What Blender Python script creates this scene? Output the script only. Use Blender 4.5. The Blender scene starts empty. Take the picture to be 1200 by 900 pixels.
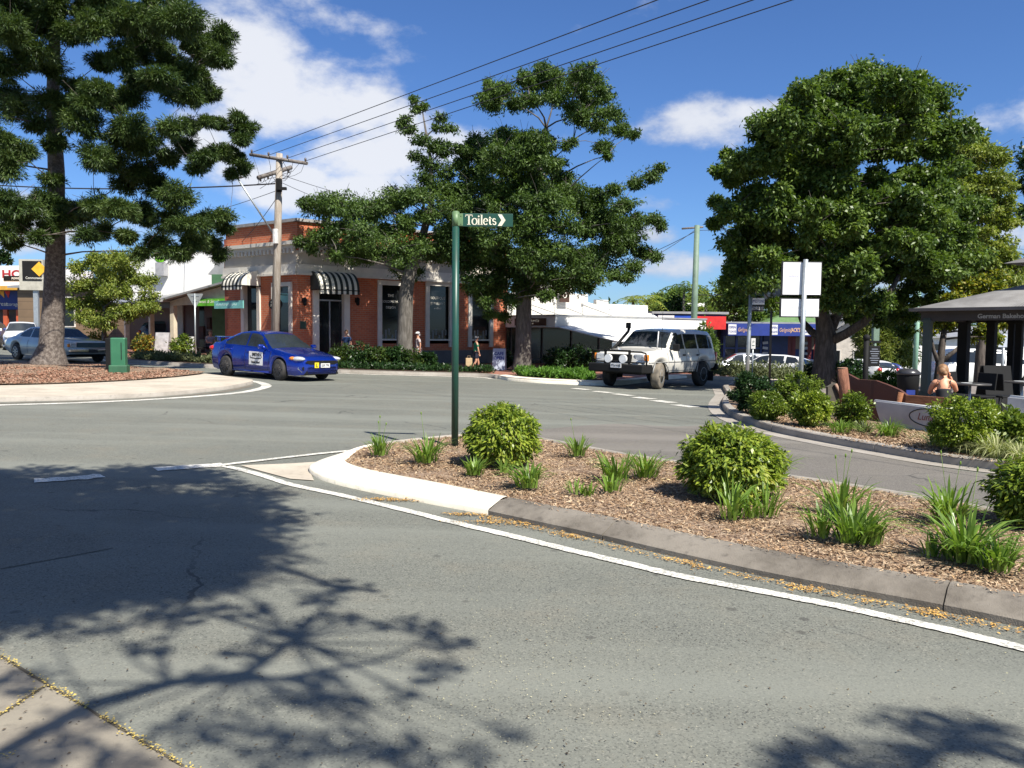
import bpy, bmesh, math, random
import numpy as np
from mathutils import Vector, Matrix, geometry
random.seed(7); RNG = np.random.default_rng(11)
sc = bpy.context.scene
R = math.radians
# ------------------------------------------------------------------ camera, world, sun, exposure
FPX = 960.0                                   # focal length for a 1200 px wide picture
EYE = Vector((0, 0, 1.6))
MCAM = Matrix.Rotation(R(90-3.6), 3, 'X') @ Matrix.Rotation(R(0.5), 3, 'Z')
cam_d = bpy.data.cameras.new('camera'); cam = bpy.data.objects.new('camera', cam_d)
sc.collection.objects.link(cam); sc.camera = cam
cam_d.sensor_width = 36; cam_d.lens = 36*FPX/1200; cam_d.clip_start = .05; cam_d.clip_end = 6000
M4 = MCAM.to_4x4(); M4.translation = EYE; cam.matrix_world = M4

SUN_AZ, SUN_EL = R(144), R(50)                # azimuth clockwise from +Y
SD = Vector((math.sin(SUN_AZ)*math.cos(SUN_EL), math.cos(SUN_AZ)*math.cos(SUN_EL), math.sin(SUN_EL)))
sun_d = bpy.data.lights.new('sun', 'SUN'); sun_d.energy = 5.0; sun_d.angle = R(.53); sun_d.color = (1, .95, .86)
sun = bpy.data.objects.new('sun', sun_d); sc.collection.objects.link(sun)
sun.rotation_euler = SD.to_track_quat('Z', 'Y').to_euler()
sc.view_settings.view_transform = 'Standard'; sc.view_settings.look = 'None'
sc.view_settings.exposure = .83; sc.view_settings.gamma = 1

def ray(px, py):
    return MCAM @ Vector(((px-600)/FPX, -(py-450)/FPX, -1))
def sstep(a, b, v):
    t = min(1, max(0, (v-a)/(b-a))); return t*t*(3-2*t)
def gz(x, y):                                 # lie of the land: falls gently to the right, more so far right
    return -0.018*60*math.tanh(x/60) - 1.05*sstep(27, 50, y)*sstep(3, 15, x)
def P(px, py, Y):                             # a point at depth Y
    d = ray(px, py); return EYE + d*(Y/d.y)
def G(px, py, h=0):                           # a point on the ground (h above it)
    d = ray(px, py); t = 10
    for _ in range(60):
        p = EYE + d*t
        t = t*.5 + .5*((gz(p.x, p.y)+h-EYE.z)/d.z) if d.z < 0 else 100
    p = EYE + d*t
    return Vector((p.x, p.y, gz(p.x, p.y)+h))
def GX(px, Y): # ground point at depth Y under pixel column px (taken near the horizon)
    d = ray(px, 400); x = d.x*Y/d.y
    return Vector((x, Y, gz(x, Y)))

# ------------------------------------------------------------------ node helpers
class NT:
    def __init__(s, tree): s.t = tree; s.n = tree.nodes; s.l = tree.links
    def new(s, typ, **kw):
        n = s.n.new(typ)
        for k, v in kw.items(): setattr(n, k, v)
        return n
    def put(s, sock, v):
        if isinstance(v, bpy.types.NodeSocket): s.l.new(v, sock)
        elif v is not None:
            if hasattr(sock.default_value, '__len__') and not isinstance(v, (int, float)) and len(v) == 3 and len(sock.default_value) == 4: v = (*v, 1)
            sock.default_value = v
    def math(s, op, a, b=None, clamp=False):
        n = s.new('ShaderNodeMath', operation=op, use_clamp=clamp); s.put(n.inputs[0], a)
        if b is not None: s.put(n.inputs[1], b)
        return n.outputs[0]
    def vmath(s, op, a, b=None):
        n = s.new('ShaderNodeVectorMath', operation=op); s.put(n.inputs[0], a)
        if b is not None: s.put(n.inputs[1], b)
        return n.outputs['Value'] if op in ('LENGTH', 'DOT_PRODUCT', 'DISTANCE') else n.outputs[0]
    def noise(s, vec, scale, detail=3, rough=.5, out='Fac'):
        n = s.new('ShaderNodeTexNoise'); s.put(n.inputs['Vector'], vec)
        n.inputs['Scale'].default_value = scale; n.inputs['Detail'].default_value = detail; n.inputs['Roughness'].default_value = rough
        return n.outputs[out]
    def vor(s, vec, scale, out='Distance', feature='F1'):
        n = s.new('ShaderNodeTexVoronoi', feature=feature); s.put(n.inputs['Vector'], vec); n.inputs['Scale'].default_value = scale
        return n.outputs[out]
    def ramp(s, fac, stops, interp='LINEAR'):
        n = s.new('ShaderNodeValToRGB'); s.put(n.inputs[0], fac); cr = n.color_ramp; cr.interpolation = interp
        while len(cr.elements) < len(stops): cr.elements.new(1)
        for e, (p, c) in zip(cr.elements, stops):
            e.position = p; e.color = (c, c, c, 1) if isinstance(c, (int, float)) else (*c, 1)
        return n.outputs[0]
    def mix(s, fac, a, b, blend='MIX'):
        n = s.new('ShaderNodeMix', data_type='RGBA', blend_type=blend); s.put(n.inputs[0], fac); s.put(n.inputs[6], a); s.put(n.inputs[7], b)
        return n.outputs[2]
    def mapr(s, v, a, b, c=0, d=1, smooth=True):
        n = s.new('ShaderNodeMapRange', interpolation_type='SMOOTHSTEP' if smooth else 'LINEAR')
        s.put(n.inputs[0], v)
        for i, q in enumerate((a, b, c, d)): n.inputs[i+1].default_value = q
        return n.outputs[0]
    def bump(s, h, strength=.3, dist=.01):
        n = s.new('ShaderNodeBump'); s.put(n.inputs['Height'], h); n.inputs['Strength'].default_value = strength; n.inputs['Distance'].default_value = dist
        return n.outputs[0]

def new_mat(name):
    m = bpy.data.materials.new(name); m.use_nodes = True
    t = NT(m.node_tree); bs = m.node_tree.nodes['Principled BSDF']; co = t.new('ShaderNodeTexCoord').outputs['Object']
    return m, t, bs, co
def mat(name, col, rough=.6, metal=0, c2=None, scale=3, amt=.5, bump=0, bscale=60, bdist=.004, spec=None, coat=0, emit=0, trans=0, alpha=None):
    """plain surface with a little procedural unevenness"""
    m, t, bs, co = new_mat(name)
    if c2 is None: c2 = tuple(c*.72 for c in col)
    n = t.noise(co, scale, 5, .62)
    f = t.mapr(n, .5-amt*.35, .5+amt*.35+.08, 0, 1)
    t.put(bs.inputs['Base Color'], t.mix(f, col, c2))
    bs.inputs['Roughness'].default_value = rough; bs.inputs['Metallic'].default_value = metal
    if spec is not None: bs.inputs['Specular IOR Level'].default_value = spec
    if coat: bs.inputs['Coat Weight'].default_value = coat; bs.inputs['Coat Roughness'].default_value = .04
    if emit: t.put(bs.inputs['Emission Color'], col); bs.inputs['Emission Strength'].default_value = emit
    if trans: bs.inputs['Transmission Weight'].default_value = trans
    if bump: t.put(bs.inputs['Normal'], t.bump(t.noise(co, bscale, 4, .6), bump, bdist))
    return m
def leaf_mat(name, cols, rough=.45, transl=.28):
    m, t, bs, co = new_mat(name)
    gi = t.new('ShaderNodeNewGeometry').outputs['Random Per Island']
    st = [(i/(len(cols)-1) if len(cols) > 1 else 0, c) for i, c in enumerate(cols)]
    big = t.noise(co, .9, 2)
    f = t.math('ADD', t.math('MULTIPLY', gi, .7), t.math('MULTIPLY', t.math('SUBTRACT', big, .35), .9), True)
    col = t.ramp(f, st)
    t.put(bs.inputs['Base Color'], col); bs.inputs['Roughness'].default_value = rough; bs.inputs['Specular IOR Level'].default_value = .35
    tr = t.new('ShaderNodeBsdfTranslucent'); t.put(tr.inputs['Color'], t.mix(1, col, (1.25, 1.35, .5), 'MULTIPLY'))
    mx = t.new('ShaderNodeMixShader'); mx.inputs[0].default_value = transl
    out = m.node_tree.nodes['Material Output']
    t.l.new(bs.outputs[0], mx.inputs[1]); t.l.new(tr.outputs[0], mx.inputs[2]); t.l.new(mx.outputs[0], out.inputs[0])
    return m
def glass_mat(name, col=(.012, .015, .018), rough=.04):
    m, t, bs, co = new_mat(name)
    t.put(bs.inputs['Base Color'], t.mix(t.noise(co, 2.2, 3), col, tuple(c*2.6 for c in col)))
    bs.inputs['Roughness'].default_value = rough; bs.inputs['Specular IOR Level'].default_value = .6
    return m

# ------------------------------------------------------------------ world: sky + clouds by direction
w = bpy.data.worlds.new('World'); sc.world = w; w.use_nodes = True
t = NT(w.node_tree); bg = w.node_tree.nodes['Background']
sky = t.new('ShaderNodeTexSky', sky_type='NISHITA'); sky.sun_disc = False
sky.sun_elevation = SUN_EL; sky.sun_rotation = SUN_AZ; sky.altitude = 200; sky.air_density = 1.0; sky.dust_density = .35; sky.ozone_density = 2.2
dirv = t.new('ShaderNodeTexCoord').outputs['Generated']
dirv = t.vmath('NORMALIZE', dirv)
stretch = t.new('ShaderNodeMapping'); t.put(stretch.inputs[0], dirv); stretch.inputs['Scale'].default_value = (1, 1, 1.7)
wob = t.noise(stretch.outputs[0], 5.5, 9, .6, 'Fac')
wob2 = t.noise(stretch.outputs[0], 2.0, 4, .5, 'Fac')
CL = [(345,115,105,50,.95),(290,50,75,34,.8),(410,185,90,34,.85),(425,222,85,26,.9),(345,215,70,40,.85),(385,25,65,24,.5),(240,150,80,60,.7),
      (505,70,50,16,.45),(480,140,70,28,.55),(540,165,60,26,.8),(805,145,85,30,1.0),(850,135,45,20,.8),(1155,142,75,24,.9),(1230,132,80,30,.9),(775,235,40,16,.6),(750,272,50,14,.7),
      (825,310,62,18,.75),(560,230,60,22,.4),(180,270,140,30,.5),(20,250,120,50,.6),(950,330,160,18,.4),(60,-60,260,80,.7),(1400,260,160,50,.8),(-300,120,240,80,.8),(1700,90,200,70,.8),
      (0,60,150,60,.5),(640,-250,300,70,.5)]
FILL_CLOUDS = [(150,30,360,130,.9),(205,50,300,150,.8),(250,28,360,120,.9),(100,42,300,140,1),(310,55,300,140,.9),(180,75,260,200,.9),(60,60,220,120,.8)]      # unseen clouds added behind the camera to brighten and neutralise the fill light
acc = None
for px, py, rx, ry, s_ in CL + FILL_CLOUDS:
    d = ray(px, py).normalized() if (px, py, rx, ry, s_) not in FILL_CLOUDS else Vector((math.sin(R(px))*math.cos(R(py)), math.cos(R(px))*math.cos(R(py)), math.sin(R(py))))
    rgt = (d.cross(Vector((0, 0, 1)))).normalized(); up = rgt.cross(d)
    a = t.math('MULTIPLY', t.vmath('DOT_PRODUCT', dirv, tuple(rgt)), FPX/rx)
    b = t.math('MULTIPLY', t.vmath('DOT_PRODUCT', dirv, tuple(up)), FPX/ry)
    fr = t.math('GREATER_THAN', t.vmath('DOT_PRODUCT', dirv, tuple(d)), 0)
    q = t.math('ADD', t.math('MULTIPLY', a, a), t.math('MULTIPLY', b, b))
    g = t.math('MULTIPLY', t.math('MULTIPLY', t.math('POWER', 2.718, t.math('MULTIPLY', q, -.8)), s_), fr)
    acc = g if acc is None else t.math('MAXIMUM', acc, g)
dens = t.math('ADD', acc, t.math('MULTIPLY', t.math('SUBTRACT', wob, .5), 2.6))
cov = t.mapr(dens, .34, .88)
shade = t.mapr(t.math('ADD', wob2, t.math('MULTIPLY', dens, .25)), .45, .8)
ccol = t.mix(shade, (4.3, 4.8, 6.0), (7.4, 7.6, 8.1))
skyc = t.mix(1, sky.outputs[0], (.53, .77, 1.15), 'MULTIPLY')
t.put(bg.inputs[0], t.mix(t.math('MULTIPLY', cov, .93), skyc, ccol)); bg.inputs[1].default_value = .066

# ------------------------------------------------------------------ object helpers
COL = sc.collection
def tag(o, label=None, cat=None, group=None, kind=None):
    if label: o['label'] = label
    if cat: o['category'] = cat
    if group: o['group'] = group
    if kind: o['kind'] = kind
    return o
def thing(name, loc, label, cat, group=None, heading=None, rotz=0, M=None):
    o = bpy.data.objects.new(name, None); COL.objects.link(o); o.empty_display_size = .3
    if M is not None: o.matrix_world = M
    else:
        o.location = loc
        o.rotation_euler = (0, 0, math.atan2(heading[1], heading[0]) if heading else rotz)
    return tag(o, label, cat, group)
def link(name, me, parent=None, mats=()):
    o = bpy.data.objects.new(name, me); COL.objects.link(o)
    for m in (mats if isinstance(mats, (list, tuple)) else [mats]): me.materials.append(m)
    if parent: o.parent = parent
    return o
class B:
    """mesh builder"""
    def __init__(s): s.v = []; s.f = []; s.m = []; s.sm = []
    def add(s, vs, fs, M=None, mi=0, smooth=False):
        k = len(s.v)
        s.v += [tuple(M @ Vector(v)) for v in vs] if M is not None else [tuple(v) for v in vs]
        s.f += [[i+k for i in f] for f in fs]; s.m += [mi]*len(fs); s.sm += [smooth]*len(fs)
        return s
    def box(s, c, d, rz=0, M=None, mi=0, rx=0, ry=0, bev=0):
        hx, hy, hz = d[0]/2, d[1]/2, d[2]/2
        T = Matrix.Translation(c) @ Matrix.Rotation(rz, 4, 'Z') @ Matrix.Rotation(ry, 4, 'Y') @ Matrix.Rotation(rx, 4, 'X')
        if M is not None: T = M @ T
        if bev:
            bm = bmesh.new(); bmesh.ops.create_cube(bm, size=1)
            for v in bm.verts: v.co = Vector((v.co.x*d[0], v.co.y*d[1], v.co.z*d[2]))
            bmesh.ops.bevel(bm, geom=bm.edges[:], offset=bev, segments=2, affect='EDGES', profile=.5)
            bm.verts.index_update()
            s.add([v.co for v in bm.verts], [[v.index for v in f.verts] for f in bm.faces], T, mi); bm.free(); return s
        vs = [(x, y, z) for z in (-hz, hz) for y in (-hy, hy) for x in (-hx, hx)]
        return s.add(vs, [(0,2,3,1),(4,5,7,6),(0,1,5,4),(2,6,7,3),(0,4,6,2),(1,3,7,5)], T, mi)
    def tube(s, pts, rads, n=8, M=None, mi=0, caps=True, smooth=True):
        pts = [Vector(p) for p in pts]
        if isinstance(rads, (int, float)): rads = [rads]*len(pts)
        vs = []; fs = []; prev = None
        for i, p in enumerate(pts):
            d = (pts[min(i+1, len(pts)-1)]-pts[max(i-1, 0)])
            if d.length < 1e-9: d = Vector((0, 0, 1))
            d.normalize()
            if prev is None:
                a = d.orthogonal().normalized()
                if abs(d.z) < .9: a = (Vector((0, 0, 1)) - d*d.z).normalized()
                elif abs(d.z) >= .9: a = (Vector((1, 0, 0)) - d*d.x).normalized()
            else:
                a = (prev - d*prev.dot(d))
                a = a.normalized() if a.length > 1e-6 else d.orthogonal().normalized()
            prev = a; b = d.cross(a)
            for k in range(n):
                th = 2*math.pi*k/n
                vs.append(p + (a*math.cos(th) + b*math.sin(th))*rads[i])
        for i in range(len(pts)-1):
            for k in range(n):
                fs.append((i*n+k, i*n+(k+1) % n, (i+1)*n+(k+1) % n, (i+1)*n+k))
        s.add(vs, fs, M, mi, smooth)
        if caps:
            k = len(s.v)-len(vs)
            s.f += [[k+i for i in range(n)][::-1], [k+(len(pts)-1)*n+i for i in range(n)]]; s.m += [mi]*2; s.sm += [False]*2
        return s
    def prism(s, poly, a, b, axis='y', M=None, mi=0):
        """2-D polygon extruded from a to b; axis 'y': poly is (x,z); 'z': (x,y); 'x': (y,z)"""
        def pt(p, h): return {'y': (p[0], h, p[1]), 'z': (p[0], p[1], h), 'x': (h, p[0], p[1])}[axis]
        n = len(poly); vs = [pt(p, a) for p in poly] + [pt(p, b) for p in poly]
        tr = geometry.tessellate_polygon([[Vector((p[0], p[1], 0)) for p in poly]])
        fs = [tuple(f) for f in tr] + [tuple(i+n for i in f)[::-1] for f in tr] + [(i, (i+1) % n, (i+1) % n+n, i+n) for i in range(n)]
        return s.add(vs, fs, M, mi)
    def ell(s, c, r, nu=14, nv=9, M=None, mi=0):
        vs = []; fs = []
        for j in range(nv+1):
            ph = math.pi*j/nv
            for i in range(nu):
                th = 2*math.pi*i/nu
                vs.append((c[0]+r[0]*math.sin(ph)*math.cos(th), c[1]+r[1]*math.sin(ph)*math.sin(th), c[2]-r[2]*math.cos(ph)))
        for j in range(nv):
            for i in range(nu): fs.append((j*nu+i, j*nu+(i+1) % nu, (j+1)*nu+(i+1) % nu, (j+1)*nu+i))
        return s.add(vs, fs, M, mi, True)
    def disc(s, c, r, axis='y', d=.02, n=24, mi=0, M=None):
        o = {'x': Vector((d/2, 0, 0)), 'y': Vector((0, d/2, 0)), 'z': Vector((0, 0, d/2))}[axis]; c = Vector(c)
        return s.tube([c-o, c+o], r, n, M, mi)
    def build(s, name, mats, parent=None, fix=True):
        me = bpy.data.meshes.new(name); me.from_pydata(s.v, [], s.f)
        me.polygons.foreach_set('material_index', s.m); me.polygons.foreach_set('use_smooth', s.sm)
        if fix:
            bm = bmesh.new(); bm.from_mesh(me); bmesh.ops.recalc_face_normals(bm, faces=bm.faces); bm.to_mesh(me); bm.free()
        me.update()
        return link(name, me, parent, mats)

def catmull(pts, n=8):
    pts = [Vector(p) for p in pts]; out = []
    for i in range(len(pts)-1):
        p0 = pts[max(i-1, 0)]; p1 = pts[i]; p2 = pts[i+1]; p3 = pts[min(i+2, len(pts)-1)]
        for k in range(n):
            q = k/n
            out.append(.5*((2*p1)+(p2-p0)*q+(2*p0-5*p1+4*p2-p3)*q*q+(3*p1-p0-3*p2+p3)*q**3))
    out.append(pts[-1]); return out
def sheet(name, poly, off, m, sub=1.6, kind='structure'):
    """flat surface following the ground, off metres above it"""
    bm = bmesh.new()
    vs = [bm.verts.new((p[0], p[1], 0)) for p in poly]
    f = bm.faces.new(vs); bmesh.ops.triangulate(bm, faces=[f])
    for _ in range(9):
        es = [e for e in bm.edges if e.calc_length() > sub]
        if not es: break
        bmesh.ops.subdivide_edges(bm, edges=es, cuts=1); bmesh.ops.triangulate(bm, faces=bm.faces[:])
    for v in bm.verts: v.co.z = gz(v.co.x, v.co.y) + off
    bmesh.ops.recalc_face_normals(bm, faces=bm.faces)
    me = bpy.data.meshes.new(name); bm.to_mesh(me); bm.free()
    if sum(p.normal.z for p in me.polygons) < 0: me.flip_normals()
    o = link(name, me, None, m); o['kind'] = kind; return o
def side_pts(pts):
    """left normals along an xy polyline"""
    out = []
    for i, p in enumerate(pts):
        d = Vector(pts[min(i+1, len(pts)-1)][:2]) - Vector(pts[max(i-1, 0)][:2])
        d.normalize(); out.append(Vector((-d.y, d.x)))
    return out
def ribbon(name, pts, width, off, m, ragged=0, kind='structure'):
    ns = side_pts(pts); b = B(); vs = []
    for p, n in zip(pts, ns):
        for s_ in (-.5, .5):
            wv = width*(s_ + random.uniform(-ragged, ragged)*.5)
            x, y = p[0]+n.x*wv, p[1]+n.y*wv; vs.append((x, y, gz(x, y)+off))
    b.add(vs, [(2*i, 2*i+2, 2*i+3, 2*i+1) for i in range(len(pts)-1)])
    o = b.build(name, m); 
    if o.data.polygons and sum(p.normal.z for p in o.data.polygons) < 0: o.data.flip_normals()
    o['kind'] = kind; return o
def sweep(name, pts, prof, m, mi=None, kind='structure'):
    """profile [(offset to the left, height)] swept along xy points over the ground"""
    ns = side_pts(pts); b = B(); vs = []; k = len(prof)
    for p, n in zip(pts, ns):
        for (o_, h) in prof:
            x, y = p[0]+n.x*o_, p[1]+n.y*o_; vs.append((x, y, gz(x, y)+h))
    fs = [(i*k+j, (i+1)*k+j, (i+1)*k+j+1, i*k+j+1) for i in range(len(pts)-1) for j in range(k-1)]
    b.add(vs, fs, None, 0, True)
    for end in (0, len(pts)-1): b.f.append([end*k+j for j in range(k)]); b.m.append(0); b.sm.append(False)
    o = b.build(name, m); o['kind'] = kind; return o

def quads_mesh(name, V, m, parent=None, kind=None):
    """V: (N,4,3) array of quads"""
    N = len(V); me = bpy.data.meshes.new(name)
    me.vertices.add(N*4); me.vertices.foreach_set('co', np.ascontiguousarray(V, dtype=np.float32).ravel())
    me.loops.add(N*4); me.loops.foreach_set('vertex_index', np.arange(N*4, dtype=np.int32))
    me.polygons.add(N); me.polygons.foreach_set('loop_start', np.arange(0, N*4, 4, dtype=np.int32))
    try: me.polygons.foreach_set('loop_total', np.full(N, 4, dtype=np.int32))
    except Exception: pass
    me.update(calc_edges=True); me.validate()
    o = link(name, me, parent, m)
    if kind: o['kind'] = kind
    return o
def unit(a): return a/np.maximum(np.linalg.norm(a, axis=1, keepdims=True), 1e-9)
def leaf_quads(pos, axis, nrm, L, W):
    """rhombus leaves: base at pos, pointing along axis"""
    axis = unit(axis); side = unit(np.cross(axis, nrm)); n2 = np.cross(side, axis)
    L = np.broadcast_to(np.asarray(L, float).reshape(-1, 1), (len(pos), 1)); W = np.broadcast_to(np.asarray(W, float).reshape(-1, 1), (len(pos), 1))
    mid = pos + axis*L*.45 + n2*L*.10
    return np.stack([pos, mid-side*W*.5, pos+axis*L, mid+side*W*.5], 1)
def blob_leaves(c, r, n, L, W, sub=9, subr=.42, up=.5, radial=.4, shell=.55, flat=1.0):
    """leaves gathered in clumps spread over an ellipsoid"""
    c = np.array(c, float); r = np.array(r, float)
    d = unit(RNG.normal(size=(sub, 3))); rad = RNG.uniform(shell, 1.0, (sub, 1))
    sc_ = c + d*rad*r*(1-subr*.55)
    k = RNG.integers(0, sub, n)
    dd = unit(RNG.normal(size=(n, 3))); rr = RNG.uniform(.25, 1, (n, 1))**.6*np.where(RNG.uniform(size=(n, 1)) < .13, RNG.uniform(1.1, 1.75, (n, 1)), 1)
    sr = r*subr*RNG.uniform(.55, 1.5, (sub, 1))[k]
    pos = sc_[k] + dd*rr*sr*np.array([1, 1, flat])
    out = unit(pos-c)
    ax = unit(dd*radial + out*radial + RNG.normal(size=(n, 3))*.5 + np.array([0, 0, -.25]))
    nr = unit(RNG.normal(size=(n, 3))*.6 + np.array([0, 0, up]) + dd*.5)
    return leaf_quads(pos, ax, nr, L*RNG.uniform(.7, 1.25, n), W*RNG.uniform(.7, 1.25, n))

def text(parent, s_, size, m, loc, rot=(0, 0, 0), ext=.004, align='LEFT', name='lettering', sx=1, bold=0, shear=0):
    cu = bpy.data.curves.new(name, 'FONT'); cu.body = s_; cu.size = size; cu.extrude = ext; cu.align_x = align; cu.offset = bold; cu.shear = shear
    cu.resolution_u = 3
    o = bpy.data.objects.new('tmp', cu); COL.objects.link(o)
    dg = bpy.context.evaluated_depsgraph_get(); dg.update()
    me = bpy.data.meshes.new_from_object(o.evaluated_get(dg)); bpy.data.objects.remove(o)
    me.materials.clear(); o = link(name, me, parent, m)
    o.location = loc; o.rotation_euler = rot; o.scale = (sx, 1, 1); return o
FRONT = (R(90), 0, 0)      # text standing up, read from -Y
def nib(b, pts, thick, thin, M=None, y0=0, d=.004, closed=False):
    """pen stroke in the xz plane; vertical runs thick, level runs thin"""
    n = len(pts); P2 = [Vector(p) for p in pts]; L = []; Rr = []
    for i in range(n):
        a = P2[(i-1) % n] if closed else P2[max(i-1, 0)]; c = P2[(i+1) % n] if closed else P2[min(i+1, n-1)]
        t_ = (c-a); t_.normalize(); w_ = thin + (thick-thin)*abs(t_.y)
        nn = Vector((-t_.y, t_.x))*w_*.5; L.append(P2[i]+nn); Rr.append(P2[i]-nn)
    m = n if closed else n-1
    for i in range(m):
        j = (i+1) % n
        q = [L[i], L[j], Rr[j], Rr[i]]
        b.add([(p.x, y0, p.y) for p in q]+[(p.x, y0-d, p.y) for p in q], [(0,1,2,3),(7,6,5,4),(0,4,5,1),(1,5,6,2),(2,6,7,3),(3,7,4,0)], M)
def skin(edges, J, rad, subs=2):
    """one continuous surface grown round joints J (dict) along edges"""
    keys = list(J); idx = {k: i for i, k in enumerate(keys)}
    me = bpy.data.meshes.new('sk'); me.from_pydata([tuple(J[k]) for k in keys], [(idx[a], idx[b_]) for a, b_ in edges], [])
    o = bpy.data.objects.new('sk', me); COL.objects.link(o)
    o.modifiers.new('s', 'SKIN').use_smooth_shade = True
    sv = me.skin_vertices[0].data
    for i, k in enumerate(keys):
        r = rad[k]; sv[i].radius = (r, r) if isinstance(r, (int, float)) else r
    sv[0].use_root = True
    o.modifiers.new('u', 'SUBSURF').levels = subs
    dg = bpy.context.evaluated_depsgraph_get(); dg.update()
    out = bpy.data.meshes.new_from_object(o.evaluated_get(dg)); bpy.data.objects.remove(o)
    return out
# ------------------------------------------------------------------ ground, roads, kerbs, beds, paint
def asphalt(name, c, c2, warm=(.17, .155, .125), speck=.32, far=False):
    m, t, bs, co = new_mat(name)
    big = t.noise(co, .22, 5, .6); mid = t.noise(co, 1.7, 5, .65); fine = t.noise(co, 55, 3, .7); agg = t.vor(co, 125, 'Color')
    sep = t.new('ShaderNodeSeparateColor'); t.put(sep.inputs[0], agg)
    col = t.mix(t.mapr(big, .35, .68), c, c2)
    col = t.mix(t.math('MULTIPLY', t.mapr(mid, .48, .75), .55), col, warm)
    col = t.mix(t.mapr(fine, .3, .75, 0, .5), col, tuple(q*.55 for q in c))
    col = t.mix(t.math('MULTIPLY', t.math('GREATER_THAN', sep.outputs[0], .93), speck), col, (.34, .325, .27))
    col = t.mix(t.math('MULTIPLY', t.math('LESS_THAN', sep.outputs[1], .16), .55), col, (.035, .036, .035))
    # oil drips and small stains
    dr = t.vor(co, 2.6, 'Distance'); wob_ = t.noise(co, 9, 3)
    st = t.mapr(t.math('ADD', dr, t.math('MULTIPLY', wob_, .09)), .095, .14, 1, 0)
    col = t.mix(t.math('MULTIPLY', st, .6), col, (.045, .042, .038))
    # wheel paths: long soft bands
    mp = t.new('ShaderNodeMapping'); t.put(mp.inputs[0], co); mp.inputs['Rotation'].default_value = (0, 0, R(24)); mp.inputs['Scale'].default_value = (.06, .9, 1)
    band = t.noise(mp.outputs[0], 1.2, 3, .5)
    col = t.mix(t.mapr(band, .45, .7, 0, .6), col, tuple(q*1.32 for q in c))
    # hairline cracks sealed with tar
    mp2 = t.new('ShaderNodeMapping'); t.put(mp2.inputs[0], co)
    wv = t.vmath('ADD', mp2.outputs[0], t.vmath('MULTIPLY', t.noise(co, 1.1, 4, .6, 'Color'), (.7, .7, 0)))
    ck = t.vor(wv, .35, 'Distance', 'DISTANCE_TO_EDGE')
    cm = t.math('MULTIPLY', t.math('LESS_THAN', ck, .0035), t.mapr(t.noise(co, .5, 2), .5, .62))
    col = t.mix(t.math('MULTIPLY', cm, .6), col, (.03, .03, .03))
    # broad worn and grimy areas, and fine scuffs drawn out along the traffic
    gr = t.noise(co, .55, 6, .7); col = t.mix(t.mapr(gr, .52, .72, 0, .38), col, tuple(q*.66 for q in c))
    mp3 = t.new('ShaderNodeMapping'); t.put(mp3.inputs[0], co); mp3.inputs['Rotation'].default_value = (0, 0, R(28)); mp3.inputs['Scale'].default_value = (.5, 9, 1)
    sc3 = t.noise(mp3.outputs[0], 1.0, 5, .7); col = t.mix(t.mapr(sc3, .58, .74, 0, .32), col, tuple(q*.6 for q in c))
    t.put(bs.inputs['Base Color'], col)
    t.put(bs.inputs['Roughness'], t.mapr(mid, .3, .7, .78, .95)); bs.inputs['Specular IOR Level'].default_value = .3
    t.put(bs.inputs['Normal'], t.bump(t.math('ADD', fine, t.math('MULTIPLY', sep.outputs[2], .5)), .35, .004))
    return m
M_asph = asphalt('old asphalt', (.152, .157, .134), (.180, .183, .153), warm=(.195, .178, .138))
M_asph2 = asphalt('brown asphalt', (.150, .138, .120), (.175, .158, .138), speck=.3)
M_asph3 = asphalt('dark asphalt', (.142, .145, .122), (.168, .166, .138), speck=.4)
def concrete(name, c, c2, joint=0, bump=.3):
    m, t, bs, co = new_mat(name)
    a = t.noise(co, 1.3, 6, .65); b_ = t.noise(co, 14, 4, .65); f = t.noise(co, 120, 2)
    col = t.mix(t.mapr(a, .35, .7), c, c2); col = t.mix(t.mapr(b_, .5, .8, 0, .5), col, tuple(q*.5 for q in c2))
    t.put(bs.inputs['Base Color'], col); bs.inputs['Roughness'].default_value = .88
    t.put(bs.inputs['Normal'], t.bump(t.math('ADD', f, b_), bump, .004)); return m
M_conc = concrete('pale concrete', (.50, .44, .35), (.38, .33, .26))
M_kerb = concrete('weathered kerb concrete', (.215, .19, .155), (.085, .072, .056), bump=.9)
M_kerbl = concrete('grey kerb concrete', (.33, .30, .26), (.24, .215, .18))
M_white_kerb = concrete('white painted kerb', (.80, .735, .59), (.66, .60, .48), bump=.3)
M_slab = concrete('footpath slab', (.27, .24, .185), (.17, .15, .12), bump=.5)
def paint():
    m, t, bs, co = new_mat('road paint')
    f = t.noise(co, 45, 4, .7); g = t.noise(co, 3, 3)
    col = t.mix(t.mapr(t.math('ADD', f, t.math('MULTIPLY', g, .3)), .56, .76, 0, .85), (.72, .69, .61), (.22, .22, .19))
    t.put(bs.inputs['Base Color'], col); bs.inputs['Roughness'].default_value = .7
    t.put(bs.inputs['Normal'], t.bump(f, .2, .002)); return m
M_paint = paint()
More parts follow.
